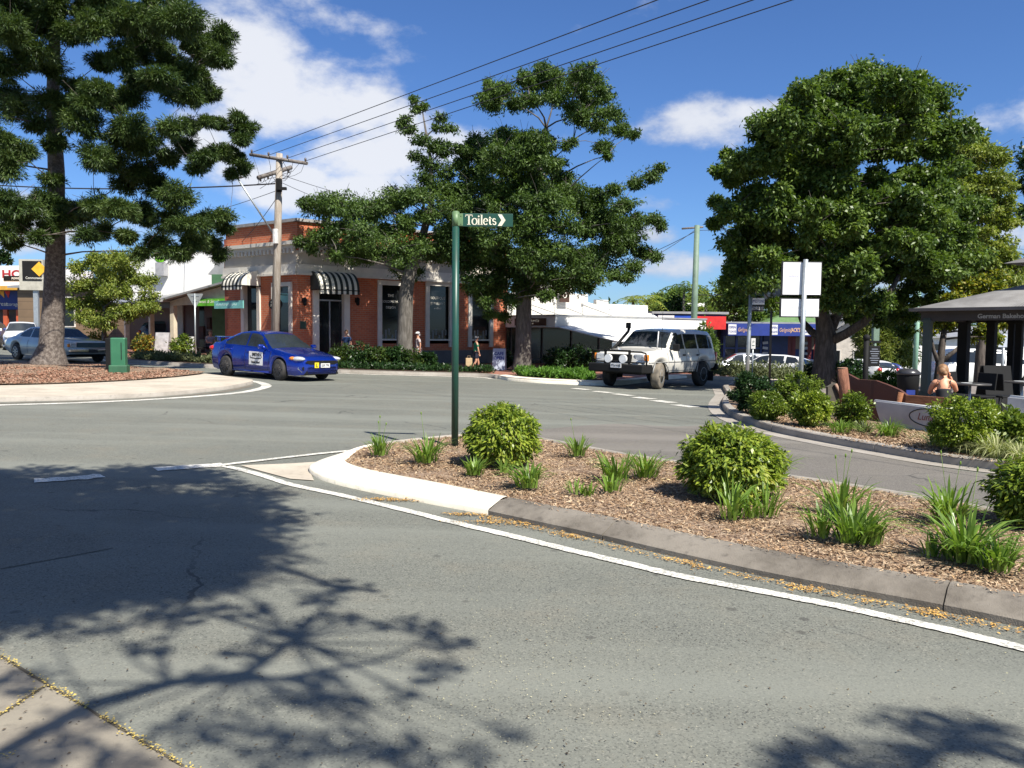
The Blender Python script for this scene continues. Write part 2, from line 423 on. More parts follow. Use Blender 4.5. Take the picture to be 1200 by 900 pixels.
def mulch():
    m, t, bs, co = new_mat('mulch')
    v = t.vor(t.vmath('ADD', co, t.vmath('MULTIPLY', t.noise(co, 30, 2, .5, 'Color'), (.03, .03, .03))), 42, 'Color')
    sp = t.new('ShaderNodeSeparateColor'); t.put(sp.inputs[0], v)
    col = t.ramp(sp.outputs[0], [(0, (.07, .04, .026)), (.4, (.19, .115, .068)), (.75, (.33, .225, .14)), (1, (.50, .39, .27))])
    col = t.mix(t.mapr(t.noise(co, 1.6, 4), .4, .7, 0, .6), col, (.34, .24, .165))
    t.put(bs.inputs['Base Color'], col); bs.inputs['Roughness'].default_value = .95
    t.put(bs.inputs['Normal'], t.bump(t.math('ADD', sp.outputs[1], t.noise(co, 90, 3)), 1, .02)); return m
M_mulch = mulch()
def paving():
    m, t, bs, co = new_mat('brick paving')
    br = t.new('ShaderNodeTexBrick'); t.put(br.inputs['Vector'], co)
    for k_, v_ in (('Scale', 1), ('Brick Width', .23), ('Row Height', .115), ('Mortar Size', .006)): br.inputs[k_].default_value = v_
    t.put(br.inputs['Color1'], (.33, .13, .08)); t.put(br.inputs['Color2'], (.25, .10, .065)); t.put(br.inputs['Mortar'], (.16, .11, .09))
    t.put(bs.inputs['Base Color'], t.mix(t.mapr(t.noise(co, .8, 4), .4, .7, 0, .5), br.outputs[0], (.20, .13, .10))); bs.inputs['Roughness'].default_value = .85
    return m
M_pave = paving()
M_paveg = concrete('grey paving', (.22, .19, .17), (.15, .13, .115))

# one ground sheet to the horizon
xs = sorted(set([-1500, -900, -500, -300, -180, -120, -80, -60] + list(range(-50, 51, 1)) + [60, 80, 120, 180, 300, 500, 900, 1500]))
ys = sorted(set([-600, -300, -120, -60, -30] + list(range(-20, 91, 1)) + [100, 120, 150, 200, 300, 500, 900, 1600]))
gb = B(); nx = len(xs)
gb.v = [(x, y, gz(x, y)) for y in ys for x in xs]
gb.f = [(j*nx+i, j*nx+i+1, (j+1)*nx+i+1, (j+1)*nx+i) for j in range(len(ys)-1) for i in range(nx-1)]
gb.m = [1 if (abs((xs[f[0] % nx])) > 60 or ys[f[0]//nx] > 85 or ys[f[0]//nx] < -25) else 0 for f in gb.f]; gb.sm = [True]*len(gb.f)
M_field = mat('far grass', (.07, .10, .035), .95, c2=(.11, .12, .05), scale=.05)
ground = gb.build('road', [M_asph, M_field], fix=False); ground['kind'] = 'structure'

def W(l, n=6, h=0):
    return [(p.x, p.y) for p in catmull([G(px, py, h) for px, py in l], n)]
# brown resealed lane behind the island
lane = W([(560, 514), (640, 503), (720, 497), (790, 500), (862, 498), (930, 515), (1010, 531), (1100, 548), (1200, 562), (1330, 585)], 4) + \
       [(p.x, p.y) for p in [G(1360, 660), G(1200, 628), G(1064, 600), G(943, 580), G(760, 556), G(650, 535), G(600, 525)]]
sheet('resealed_lane', lane, .004, M_asph2)
sheet('road_patch', [tuple(G(*p)[:2]) for p in [(-180, 560), (0, 590), (60, 612), (132, 643), (40, 660), (-180, 700)]], .004, M_asph3)
# bottom-left footpath slab with joints full of yellow pollen
e0, e1 = G(-90, 716), G(0, 770); e2 = G(215, 900); e3 = e2 + (e2-e1)*.6
slab = [(e0.x-2, e0.y+1.6)] + [tuple(e0[:2]), tuple(e1[:2]), tuple(e2[:2]), tuple(e3[:2]), (e3.x-1.5, e3.y-2.5), (-9, -2), (-9, 5)]
sheet('footpath', slab, .006, M_slab)
M_pollen = mat('yellow pollen litter', (.50, .38, .09), .9, c2=(.34, .25, .08), scale=30)
M_litter = leaf_mat('orange leaf litter', [(.50, .27, .06), (.60, .38, .11), (.34, .18, .05), (.52, .34, .13)], .8, 0)

# near island
back_px = [(1340, 648), (1200, 617), (1064, 591), (943, 571), (850, 558), (760, 546), (700, 535), (640, 523), (590, 515.5), (547, 517), (488, 523), (430, 530), (395, 537)]
front_px = [(572, 603.5), (640, 619), (700, 632), (800, 655), (900, 677), (1000, 697), (1100, 716), (1200, 736), (1330, 764)]
tip_px = [(430, 530), (400, 536), (372, 545), (362, 553), (378, 563), (420, 574), (500, 590), (572, 603.5)]
fb = W(back_px[:-1]); ft = W(tip_px, 8); ff = W(front_px)
def beyond(a, b_, L, n=6, turn=0):
    # carry a line on past the edge of the picture
    d_ = (Vector(b_[:2])-Vector(a[:2])).normalized(); return [tuple(Vector(b_[:2])+Matrix.Rotation(turn*i/n, 2) @ d_*(L*i/n)) for i in range(1, n+1)]
ff = ff + beyond(ff[-4], ff[-1], 9, 8); fb = beyond(fb[3], fb[0], 9, 8)[::-1] + fb
prof = [(0, -.05), (0, .04), (.02, .052), (.12, .10), (.145, .112), (.28, .122), (.29, .04)]
profw = [(0, -.05), (0, .042), (.02, .055), (.26, .115), (.30, .12), (.39, .122), (.40, .04)]
profb = [(0, -.05), (0, .1), (.02, .12), (.10, .125), (.11, .05)]
# the painted nose narrows along the back edge
ns = side_pts(ft); kb = B(); kv = []; K = len(profw); nose_in = []
for i, (p, n) in enumerate(zip(ft, ns)):
    wf = .3 + .7*sstep(0, len(ft)*.32, i) if True else 1
    wf *= 1 - .25*sstep(len(ft)*.75, len(ft), i); nose_in.append((p[0]+n.x*.37*wf, p[1]+n.y*.37*wf))
    for o_, h in profw:
        x, y = p[0]+n.x*o_*wf, p[1]+n.y*o_*wf; kv.append((x, y, gz(x, y)+h))
kb.add(kv, [(i*K+j, (i+1)*K+j, (i+1)*K+j+1, i*K+j+1) for i in range(len(ft)-1) for j in range(K-1)], None, 0, True)
o = kb.build('island_kerb_nose', M_white_kerb); o['kind'] = 'structure'
def resample(pts, step):
    P2 = [Vector(p[:2]) for p in pts]; out = [P2[0]]; acc_ = 0
    for a, b_ in zip(P2, P2[1:]):
        L = (b_-a).length; d_ = step-acc_
        while d_ <= L: out.append(a.lerp(b_, d_/L)); d_ += step
        acc_ = (acc_+L) % step
    return out
def jointed_kerb(name, pts, prof_, m, every=24, step=.1):
    # concrete laid in lengths: a tooled joint every few metres, slightly uneven face
    pts = resample(pts, step); ns = side_pts(pts); b = B(); vs = []; K_ = len(prof_); n_r = 0
    def ring(p, n, sh):
        nonlocal n_r
        for j, (o_, h) in enumerate(prof_):
            w_ = .004*math.sin(p.x*7+j)+.003*math.sin(p.y*19+j*2); x, y = p.x+n.x*(o_+sh+w_*(j in (2, 3))), p.y+n.y*(o_+sh+w_*(j in (2, 3))); vs.append((x, y, gz(x, y)+h-(sh*1.2 if h > 0 else 0)+.003*math.sin(p.x*3.1)))
        n_r += 1
    for i, (p, n) in enumerate(zip(pts, ns)):
        ring(p, n, 0)
        if i % every == every//2:
            d_ = Vector((n.y, -n.x)); 
            for t_, sh in ((.0005, .012), (.009, .012), (.0095, 0)): ring(p+d_*t_, n, sh)
    b.add(vs, [(i*K_+j, (i+1)*K_+j, (i+1)*K_+j+1, i*K_+j+1) for i in range(n_r-1) for j in range(K_-1)])
    o = b.build(name, m); o['kind'] = 'structure'; return o
jointed_kerb('island_kerb', ff, prof, M_kerb)
sweep('island_kerb_back', fb, profb, M_kerbl)
sweep('island_kerb', [ff[-1], tuple(Vector(ff[-1]).lerp(Vector(fb[0]), .5)), fb[0]], prof, M_kerb)
def inset(pts, d):
    ns = side_pts(pts); return [(p[0]+n.x*d, p[1]+n.y*d) for p, n in zip(pts, ns)]
bed = inset(fb, .08) + nose_in[1:-1] + inset(ff, .275)
mulch_o = sheet('garden_bed', bed, .088, M_mulch, sub=.22)
def rough(o, amp, sc_=2.2):
    from mathutils import noise as N_
    for v in o.data.vertices: v.co.z += amp*(N_.noise(Vector((v.co.x*sc_, v.co.y*sc_, 0)))+.35) + amp*.4*N_.noise(Vector((v.co.x*9, v.co.y*9, 3)))
    for p in o.data.polygons: p.use_smooth = True
rough(mulch_o, .03)
def inside(poly, n):
    """n random points inside a polygon"""
    a = np.array([[p[0], p[1]] for p in poly]); lo = a.min(0); hi = a.max(0); out = []
    while len(out) < n:
        q = RNG.uniform(lo, hi, (n*3, 2)); c = np.zeros(len(q), bool)
        x1, y1 = a[:, 0], a[:, 1]; x2, y2 = np.roll(x1, -1), np.roll(y1, -1)
        for i in range(len(a)):
            if abs(y2[i]-y1[i]) < 1e-9: continue
            cond = ((y1[i] > q[:, 1]) != (y2[i] > q[:, 1])) & (q[:, 0] < (x2[i]-x1[i])*(q[:, 1]-y1[i])/(y2[i]-y1[i])+x1[i])
            c ^= cond
        out += q[c].tolist()
    return np.array(out[:n])
def chips(name, poly, n, h, L, W_, m, tilt=.35, filt=None):
    q = inside(poly, n)
    if filt is not None: q = q[[filt(x, y) for x, y in q]]
    z = np.array([gz(x, y) for x, y in q]) + h + RNG.uniform(0, .018, len(q))
    pos = np.c_[q, z]; th = RNG.uniform(0, 2*math.pi, len(q))
    ax = np.c_[np.cos(th), np.sin(th), RNG.normal(0, tilt, len(q))]
    nr = np.c_[RNG.normal(0, .45, (len(q), 2)), np.ones(len(q))]
    l = L*RNG.uniform(.4, 1.5, len(q)); w_ = W_*RNG.uniform(.5, 1.4, len(q))
    ax = unit(ax); sd = unit(np.cross(ax, nr)); a_ = pos - ax*l[:, None]/2; b_ = pos + ax*l[:, None]/2
    V = np.stack([a_-sd*w_[:, None]/2, b_-sd*w_[:, None]*.4, b_+sd*w_[:, None]*.4, a_+sd*w_[:, None]/2], 1)
    return quads_mesh(name, V, m, None, 'stuff')
M_chip = leaf_mat('wood chips', [(.11,.06,.032), (.24,.15,.085), (.37,.25,.15), (.19,.11,.058), (.50,.39,.26), (.30,.195,.115), (.42,.31,.195)] or [(.12, .065, .04), (.27, .17, .105), (.42, .29, .19), (.22, .12, .07), (.58, .46, .33), (.34, .22, .14), (.48, .36, .25)], .9, 0)
chips('mulch_chips', bed, 62000, .100, .032, .0085, M_chip)
spill = inset(ff, .17) + inset(ff, .36)[::-1]
chips('mulch_spill', spill, 1500, .122, .024, .007, M_chip)
# leaf litter in the gutter and over the bed
gut = inset(ff, -.10)
n_ = len(gut); q = []
for i in range(3300):
    u = RNG.uniform(0, n_-1.001); a = gut[int(u)]; b_ = gut[int(u)+1]; f = u-int(u)
    dens_ = .5+.5*math.sin(u*1.1)*math.sin(u*.37+1); 
    if RNG.uniform() > dens_*1.2: continue
    x = a[0]+(b_[0]-a[0])*f + RNG.normal(0, .03)*(2.2 if RNG.uniform() < .2 else 1); y = a[1]+(b_[1]-a[1])*f + RNG.normal(0, .035); q.append((x, y))
for c_, s_, k_ in ((G(462, 587), (.16, .035), 350), (G(595, 614), (.2, .04), 300), (G(545, 604), (.1, .02), 90), (G(545, 604), (.1, .02), 90)):
    q += [(c_.x+RNG.normal(0, s_[0]), c_.y+RNG.normal(0, s_[1])) for _ in range(k_)]
def litter(name, q, m, l=.022, w_=.010, z0=.008, kind='stuff'):
    q = np.array(q); pos = np.c_[q, np.array([gz(x, y) for x, y in q])+z0+RNG.uniform(0, .012, len(q))]
    th = RNG.uniform(0, 2*math.pi, len(q)); ax = np.c_[np.cos(th), np.sin(th), RNG.normal(0, .15, len(q))]; nr = np.c_[RNG.normal(0, .3, (len(q), 2)), np.ones(len(q))]
    return quads_mesh(name, leaf_quads(pos, ax, nr, l*RNG.uniform(.5, 1.5, len(q)), w_*RNG.uniform(.6, 1.4, len(q))), m, None, kind)
litter('gutter_litter', q, M_litter)
q = [(G(px, py).x, G(px, py).y) for px, py in zip(RNG.normal(590, 110, 900), RNG.normal(790, 60, 900)) if 0 < px < 1250 and 480 < py < 960]
q += [(G(px, py).x, G(px, py).y) for px, py in zip(RNG.uniform(60, 1200, 500), RNG.uniform(600, 910, 500))]
M_fleck = leaf_mat('pale flecks', [(.40, .38, .20), (.44, .41, .27), (.30, .27, .18), (.40, .38, .30)], .8, 0)
litter('road_litter', q, M_fleck, .009, .004, .004)
litter('dark_grit', [(G(px, py).x, G(px, py).y) for px, py in zip(RNG.uniform(0, 1200, 700), RNG.uniform(600, 910, 700))], leaf_mat('dark grit', [(.05,.045,.035), (.09,.07,.05), (.12,.09,.05)], .9, 0), .016, .007, .004)
q = []
jl = [(e0, e1), (e1, e2), (e2, e3), (G(-60, 880), G(52, 806)), (G(-40, 905), G(20, 885))]
for a, b_ in jl:
    for i in range(int((b_-a).length*240)):
        f = RNG.uniform()
        if math.sin(f*23+1)*math.sin(f*7) < -.55: continue
        p = a.lerp(b_, f); q.append((p.x+RNG.normal(0, .011), p.y+RNG.normal(0, .011)))
litter('joint_litter', q, M_pollen, .011, .008, .009)
for a, b_ in ((e1, e2), jl[3]): ribbon('footpath_joint', [a.lerp(b_, i/20) for i in range(21)], .014, .0085, mat('joint dirt', (.09, .075, .05), .95), .4)

q = inside(bed, 1500); q = [p for p in q.tolist() if math.sin(p[0]*3.1+p[1]*2)*math.sin(p[1]*4.3-p[0]) > -.1]
M_dead = leaf_mat('dead leaves', [(.42,.30,.15), (.50,.38,.22), (.30,.16,.07), (.60,.48,.30)], .85, 0)
litter('fallen_leaves', q, M_dead, .045, .018, .122)
# painted lines
el_ = W([(265, 547), (300, 555.5), (340, 568), (400, 581), (470, 597.5), (532, 613), (600, 629), (666, 645), (730, 660), (800, 676.5), (900, 695.5), (980, 711), (1100, 737), (1200, 761), (1330, 792)], 10)
ribbon('edge_line', el_ + beyond(el_[-4], el_[-1], 9, 8), .105, .008, M_paint, .10)
ribbon('splitter_line', W([(258, 546), (300, 541), (360, 534), (420, 528), (445, 526.5)], 8), .10, .012, M_paint, .1)
ribbon('dash_line', W([(182, 550.5), (225, 547.5), (262, 545)], 5), .24, .008, M_paint, .1)
ribbon('dash_line', W([(40, 564), (80, 561.5), (120, 558)], 5), .24, .008, M_paint, .3)
sheet('island_nose_apron', [tuple(G(*p)[:2]) for p in [(282, 546.3), (340, 544), (388, 541), (372, 548), (364, 554), (366, 560), (368, 564), (340, 562), (308, 553.5)]], .010, M_conc, .3)
for a, b_, wd in (((672, 455.3), (690, 457), .3), ((697, 458.7), (716, 460.6), .32), ((719, 461.6), (740, 464), .34), ((744, 465.6), (765, 468), .36), ((767, 469.5), (788, 472.2), .38), ((792, 474.5), (815, 477.5), .40)):
    ribbon('give_way_dash', [G(*a), G(*b_)], wd, .008, M_paint)

# left island with its broad concrete apron and mulch
L_out = [(-420, 474), (-200, 475), (0, 471), (120, 468), (200, 463.5), (262, 457), (291, 451.5), (296, 448.5), (280, 446), (240, 441), (180, 436.5), (100, 431.5), (0, 428.5), (-200, 425), (-420, 424)]
L_in = [(-420, 455), (-200, 458), (0, 456), (100, 453), (180, 448), (225, 443.5), (240, 440.5), (215, 438), (180, 435), (100, 430.5), (0, 427.6), (-200, 424.5), (-420, 424)]
lo = W(L_out, 6); sheet('roundabout_apron', lo, .085, M_conc, 1.0)
sweep('roundabout_kerb', lo[::-1], [(0, .084), (-.0, .084), (.0, -.04)], M_kerbl)
ribbon('roundabout_line', W([(-420, 479), (-200, 480), (0, 475), (100, 472), (200, 467), (280, 460.5), (309, 454.5), (311, 451), (300, 447.5), (285, 445.5)], 8), .26, .008, M_paint, .05)
ml = sheet('mulch_bed', W(L_in, 5), .10, M_mulch, .8)
for v in ml.data.vertices: v.co.z += .02*math.exp(-((v.co.y-27)/4)**2)
rough(ml, .03, .9)
M_redchip = leaf_mat('red wood chips', [(.12, .05, .03), (.26, .13, .08), (.36, .21, .14), (.42, .28, .19)], .9, 0)
chips('mulch_chips', W([(-60, 457), (0, 456), (100, 453), (180, 448), (225, 443.5), (236, 440.5), (215, 438), (180, 435), (100, 430.5), (-60, 427)], 3), 16000, .115, .075, .022, M_redchip)
ribbon('debris_strip', W([(-200, 477.5), (0, 472.8), (120, 469.6), (200, 465), (262, 459), (296, 452)], 8), .14, .005, mat('gutter dirt', (.12, .10, .075), .95, c2=(.2, .17, .13), scale=8), .4)

# far footpath, in front of the shops
F_front = [(60, 403), (100, 411), (130, 422.5), (190, 428), (250, 431.3), (330, 434.5), (400, 437.5), (480, 440), (560, 442), (583, 444), (600, 446.5), (640, 449.5), (700, 452)]
fr = W(F_front, 5)
fpoly = fr + [(4.2, 27.5), (8.5, 36), (13, 46), (17, 60), (17, 95), (-70, 95), (-70, 62), (-40, 57)]
sheet('footpath', fpoly, .12, M_pave, 2.5)
fkp = [(0, -.05), (0, .11), (.03, .13), (.16, .135), (.17, .05)]
sweep('footpath_kerb', fr[:46], fkp, M_kerbl)
wk = fr[45:] + [(3.5, 26.2), (4.2, 27.5), (6, 31), (8.5, 36), (13, 46)]
sweep('footpath_kerb_white', wk, [(0, -.05), (0, .10), (.05, .14), (.30, .15), (.32, .05)], M_white_kerb)
ribbon('kerb_line', inset(fr[8:46], -.22), .2, .008, M_paint, .2)
# soil under the hedges along that kerb
def strip(a, b_, w0, w1, name, m, off=.15):
    seg = fr[a:b_]; sheet(name, inset(seg, w0) + inset(seg, w1)[::-1], off, m, 1.0)
M_soil = mat('garden soil', (.10, .06, .04), .95, c2=(.055, .035, .025), scale=6, bump=.6, bscale=25, bdist=.03)
strip(11, 22, .2, 1.5, 'hedge_soil', M_soil); strip(28, 41, .2, 1.6, 'hedge_soil', M_soil); strip(45, 60, .35, 4.5, 'hedge_soil', M_soil)
# right-hand bed and the bakery forecourt
Rb = [(1420, 592), (1330, 576), (1200, 556), (1100, 543), (1000, 525.5), (930, 512), (895, 503.5), (862, 491.5), (848, 481), (846.5, 473), (852, 464)]
rb = W(Rb, 6); rb = beyond(rb[3], rb[0], 14, 10)[::-1] + rb + [(6.6, 25.6), (7.8, 28.5), (10, 31), (14, 32.6), (34, 33)]
rbr = rb[::-1]                                  # travelled with the bed on the left
rbpoly = rb + [(36, 20)]
sheet('garden_bed', rbpoly, .11, M_mulch, 1.0)
jointed_kerb('bed_kerb', rb[:74], [(0, -.05), (-0.0, .10), (-.02, .125), (-.15, .135), (-.17, .05)], M_kerbl)
sweep('bed_kerb', rb[73:], [(0, -.05), (-0.0, .10), (-.02, .125), (-.15, .135), (-.17, .05)], M_kerbl)
ribbon('gutter_strip', inset(rb[:72], .17), .30, .009, M_kerbl, .04)
sheet('forecourt_paving', [(6.9, 16.6), (8.2, 14.7), (9.6, 12.9), (13, 11.6), (18, 12), (33, 21), (33, 32.3), (14, 31.8), (10.6, 30), (9, 26), (8.4, 20)], .135, M_paveg, 1.6)
chips('mulch_chips', [(p.x, p.y) for p in [G(860, 482, .11), G(900, 497, .11), G(1000, 517, .11), G(1100, 534, .11), G(1200, 546, .11), G(1300, 560, .11), G(1280, 525, .11), G(1100, 503, .11), G(1000, 495, .11), G(930, 480, .11)]], 16000, .115, .05, .015, M_chip)
# planted median beyond the four-wheel drive
med = [(7.1, 33.2), (9, 32.6), (15, 35.0), (24, 36.2), (24, 38.2), (14, 37.6), (8.5, 36), (7.2, 34.6)]
sheet('median_bed', med, .12, M_soil, 1.5)
sweep('median_kerb', [(7.1, 33.2), (9, 32.6), (15, 35.0), (24, 36.2)], [(0, -.05), (0, .12), (.14, .135), (.16, .03)], M_conc)
# ------------------------------------------------------------------ vehicles
def car_paint(name, c, rough=.28, metal=.0, flake=0):
    m, t, bs, co = new_mat(name)
    n = t.noise(co, 1.3, 4); low = t.new('ShaderNodeSeparateXYZ'); t.put(low.inputs[0], co)
    dust = t.math('MULTIPLY', t.mapr(low.outputs[2], .15, .6, .16, .0), t.mapr(t.noise(co, 6, 4), .3, .7, .3, 1))
    t.put(bs.inputs['Base Color'], t.mix(dust, t.mix(t.mapr(n, .3, .7), c, tuple(q*.9 for q in c)), (.22, .19, .15)))
    bs.inputs['Metallic'].default_value = metal; bs.inputs['Roughness'].default_value = rough
    bs.inputs['Coat Weight'].default_value = .8; bs.inputs['Coat Roughness'].default_value = .05
    return m
M_glass = glass_mat('tinted car glass'); M_tyre = mat('tyre rubber', (.022, .021, .02), .85, c2=(.05, .045, .04), scale=8)
M_dusty_tyre = mat('dusty tyre', (.20, .17, .13), .95, c2=(.09, .08, .065), scale=6)
M_alloy = mat('alloy wheel', (.45, .45, .46), .3, .8); M_darkalloy = mat('dark alloy', (.09, .09, .095), .3, .7)
M_black = mat('black plastic', (.012, .012, .012), .7, spec=.2); M_under = mat('underbody', (.008, .008, .008), .95)
M_chrome = mat('chrome', (.7, .7, .7), .12, 1); M_lens = mat('headlight lens', (.80, .82, .85), .06, .35, c2=(.4, .42, .45), scale=30, coat=1)
M_amber = mat('amber lens', (.75, .22, .02), .2, coat=1); M_redlens = mat('red lens', (.5, .02, .015), .2, coat=1)
M_plate = mat('white plate', (.75, .74, .72), .5); M_yel = mat('yellow plate', (.9, .68, .02), .5); M_ink = mat('black ink', (.02, .02, .02), .6)
M_seam = mat('panel gap', (.006, .006, .008), .9); M_white = mat('white gloss', (.8, .8, .78), .4); M_steel = mat('galvanised steel', (.42, .45, .46), .45, .6, c2=(.33, .36, .37), scale=9)

def itp(tab, x):
    tab = sorted(tab); 
    if x <= tab[0][0]: return tab[0][1]
    for (a, va), (b_, vb) in zip(tab, tab[1:]):
        if x <= b_: return va + (vb-va)*(x-a)/(b_-a) if b_ > a else vb
    return tab[-1][1]
def smooth_tab(tab, r=.06, n=7):
    def f(x): return sum(itp(tab, x+r*(k/(n-1)*2-1)) for k in range(n))/n
    return f
def inpoly(p, poly):
    x, y = p; c = False
    for i in range(len(poly)):
        x1, y1 = poly[i]; x2, y2 = poly[i-1]
        if (y1 > y) != (y2 > y) and x < (x2-x1)*(y-y1)/(y2-y1)+x1: c = not c
    return c
def wheel(parent, x, y, r, wd, tyre, rim, spokes=5, rimr=.64, out=1, steer=0):
    e = B(); h = wd/2
    pr = [(-h, .0), (-h, rimr*r), (-h*.98, r*.9), (-h*.8, r*.985), (-h*.4, r), (h*.4, r), (h*.8, r*.985), (h*.98, r*.9), (h, rimr*r), (h*.7, rimr*r*.97), (h*.55, 0)]
    pr = pr if out > 0 else [(-a, b_) for a, b_ in pr]
    e.tube([(0, a, 0) for a, _ in pr], [max(b_, .001) for _, b_ in pr], 28, caps=False, smooth=True)
    w_ = e.build('wheel', tyre, parent); w_.location = (x, y, r); w_.rotation_euler = (0, 0, steer)
    q = B(); oy = out*h
    for k in range(spokes):
        a = 2*math.pi*k/spokes
        M_ = Matrix.Rotation(a, 4, 'Y')
        q.box((0, oy*.86, rimr*r*.52), (r*.13, .03, rimr*r*.92), 0, M_, bev=.006)
    q.tube([(0, oy*.6, 0), (0, oy*.96, 0)], r*.17, 14)
    for a0 in (0,):
        ring = [(rimr*r*.95*math.cos(2*math.pi*i/24), oy*.93, rimr*r*.95*math.sin(2*math.pi*i/24)) for i in range(25)]
        q.tube(ring, r*.035, 6, caps=False)
    rr = q.build('rim', rim, w_)
    return w_
def car(name, loc, heading, label, cat, sp, paint, wheelm=None, tyre=None, group=None):
    root = thing(name, loc, label, cat, group, heading)
    # sit level on the sloping road
    hx = Vector((heading[0], heading[1])).normalized(); e_ = 1.0
    gx = (gz(loc[0]+hx.x*e_, loc[1]+hx.y*e_)-gz(loc[0]-hx.x*e_, loc[1]-hx.y*e_))/2; gy = (gz(loc[0]-hx.y*e_, loc[1]+hx.x*e_)-gz(loc[0]+hx.y*e_, loc[1]-hx.x*e_))/2
    root.rotation_euler = (math.atan(gy), -math.atan(gx), math.atan2(heading[1], heading[0]))
    top = smooth_tab(sp['top'], sp.get('sm', .05)); belt = smooth_tab(sp['belt'], .08); plan = smooth_tab(sp['plan'], .04)
    bot = smooth_tab(sp['bot'], .05); hw = sp['hw']; tum = sp.get('tum', .35); crown = sp.get('crown', .035)
    x0 = max(p[0] for p in sp['top']); x1 = min(p[0] for p in sp['top'])
    n = int((x0-x1)/sp.get('res', .035)); X = [x0+(x1-x0)*i/n for i in range(n+1)]
    NL, NG, NT_ = 7, 10, 5
    ys_ = [.93, .965, .988, 1.0, .998, .985, .955, .925]
    def zb(x):
        z = bot(x)
        for xa in sp['axles']:
            d = abs(x-xa); ra = sp['arch']
            if d < ra: z = max(z, sp['wr']+math.sqrt(max(ra*ra-d*d, 0))*.98 - .0)
        return z
    rings = []
    for x in X:
        w_ = hw*plan(x); T = top(x); zt_ = T-crown*min(1, plan(x)); bl = min(belt(x), zt_-.02); z0 = min(zb(x), bl-.03); r = [(w_*.5, z0+.0), ]
        for k in range(NL+1):
            q = k/NL; r.append((w_*ys_[k], z0+(bl-z0)*q))
        for k in range(1, NG+1):
            z = bl+(zt_-bl)*k/NG; q = k/NG
            r.append((max(w_*.925-(z-bl)*tum - .012*q - (.05*max(0, q-.8)/.2 if zt_-bl > .2 else .02*q), .05), z))
        ye, ze = r[-1]
        for k in range(1, NT_+1):
            q = k/NT_; r.append((ye*(1-q), ze+(T-ze)*(1-(1-q)**2)))
        rings.append([(x, yy, zz) for yy, zz in r])
    nr = len(rings[0]); parts = {}
    for s_ in (1, -1):
        for i in range(n):
            for j in range(nr-1):
                q = [rings[i][j], rings[i+1][j], rings[i+1][j+1], rings[i][j+1]]
                cx = (q[0][0]+q[1][0])/2; cz = sum(p[2] for p in q)/4; cy = sum(p[1] for p in q)/4
                if s_ < 0: q = [(a, -b_, c) for a, b_, c in q][::-1]
                key = 'body'
                if j == 0: key = 'under'
                elif NL < j <= NL+NG:
                    for wi, wp in enumerate(sp['win']):
                        if inpoly((cx, cz), wp): key = ('side_window', wi, s_)
                elif j > NL+NG:
                    edge = rings[i][NL+NG+1][1]
                    if sp['ws'][0] > cx > sp['ws'][1] and cy < edge-.01: key = 'windscreen'
                    if sp.get('rw') and sp['rw'][0] > cx > sp['rw'][1] and cy < edge-.05: key = 'rear_window'
                parts.setdefault(key, []).append(q)
    def mk(name_, qs, m):
        bm = bmesh.new()
        for q in qs: bm.faces.new([bm.verts.new(p) for p in q])
        bmesh.ops.remove_doubles(bm, verts=bm.verts, dist=.0015)
        bmesh.ops.recalc_face_normals(bm, faces=bm.faces)
        for f in bm.faces: f.smooth = True
        me = bpy.data.meshes.new(name_); bm.to_mesh(me); bm.free()
        return link(name_, me, root, m)
    # close front and back
    for i in (0, n):
        r = rings[i]
        for j in range(nr-1):
            a, b_ = r[j], r[j+1]
            parts['body'].append([a, b_, (b_[0], -b_[1], b_[2]), (a[0], -a[1], a[2])])
    body = mk('body', parts['body'], paint)
    mk('underbody', parts['under'], M_under)
    for k, v in parts.items():
        if k in ('body', 'under'): continue
        mk(k if isinstance(k, str) else k[0], v, M_glass)
    u = B().box(((x0+x1)/2, 0, sp['sill']+.16), (x0-x1-.5, hw*1.25, .34)); u.build('chassis', M_under, root)
    wy = hw-.11
    for i, xa in enumerate(sp['axles']):
        for s_ in (1, -1):
            ty = tyre[i] if isinstance(tyre, (list, tuple)) else (tyre or M_tyre)
            wheel(root, xa, s_*wy, sp['wr'], sp.get('tw', .2), ty, wheelm or M_alloy, sp.get('spokes', 5), sp.get('rimr', .64), s_, sp.get('steer', 0) if i == 0 else 0)
    def side_y(x, z):
        w_ = hw*plan(x); bl = min(belt(x), top(x)-crown-.02); z0 = zb(x)
        if z <= bl:
            q = min(1, max(0, (z-z0)/max(bl-z0, .01)))*NL; k = min(int(q), NL-1); return w_*(ys_[k]+(ys_[k+1]-ys_[k])*(q-k))
        return w_*.925-(z-bl)*tum-.012
    root_info = dict(root=root, body=body, side_y=side_y, top=top, belt=belt)
    return root_info
def seam(ci, pts, wd=.012, name='panel_gap', m=None, both=True, d=.004):
    for s_ in ((1, -1) if both else (1,)):
        b = B(); P3 = []
        full = []
        for (a, b_) in zip(pts, pts[1:]):
            for k in range(6): full.append((a[0]+(b_[0]-a[0])*k/6, a[1]+(b_[1]-a[1])*k/6))
        full.append(pts[-1])
        b.tube([(x, s_*(ci['side_y'](x, z)+.001), z) for x, z in full], wd/2, 5); b.build(name, m or M_seam, ci['root'])

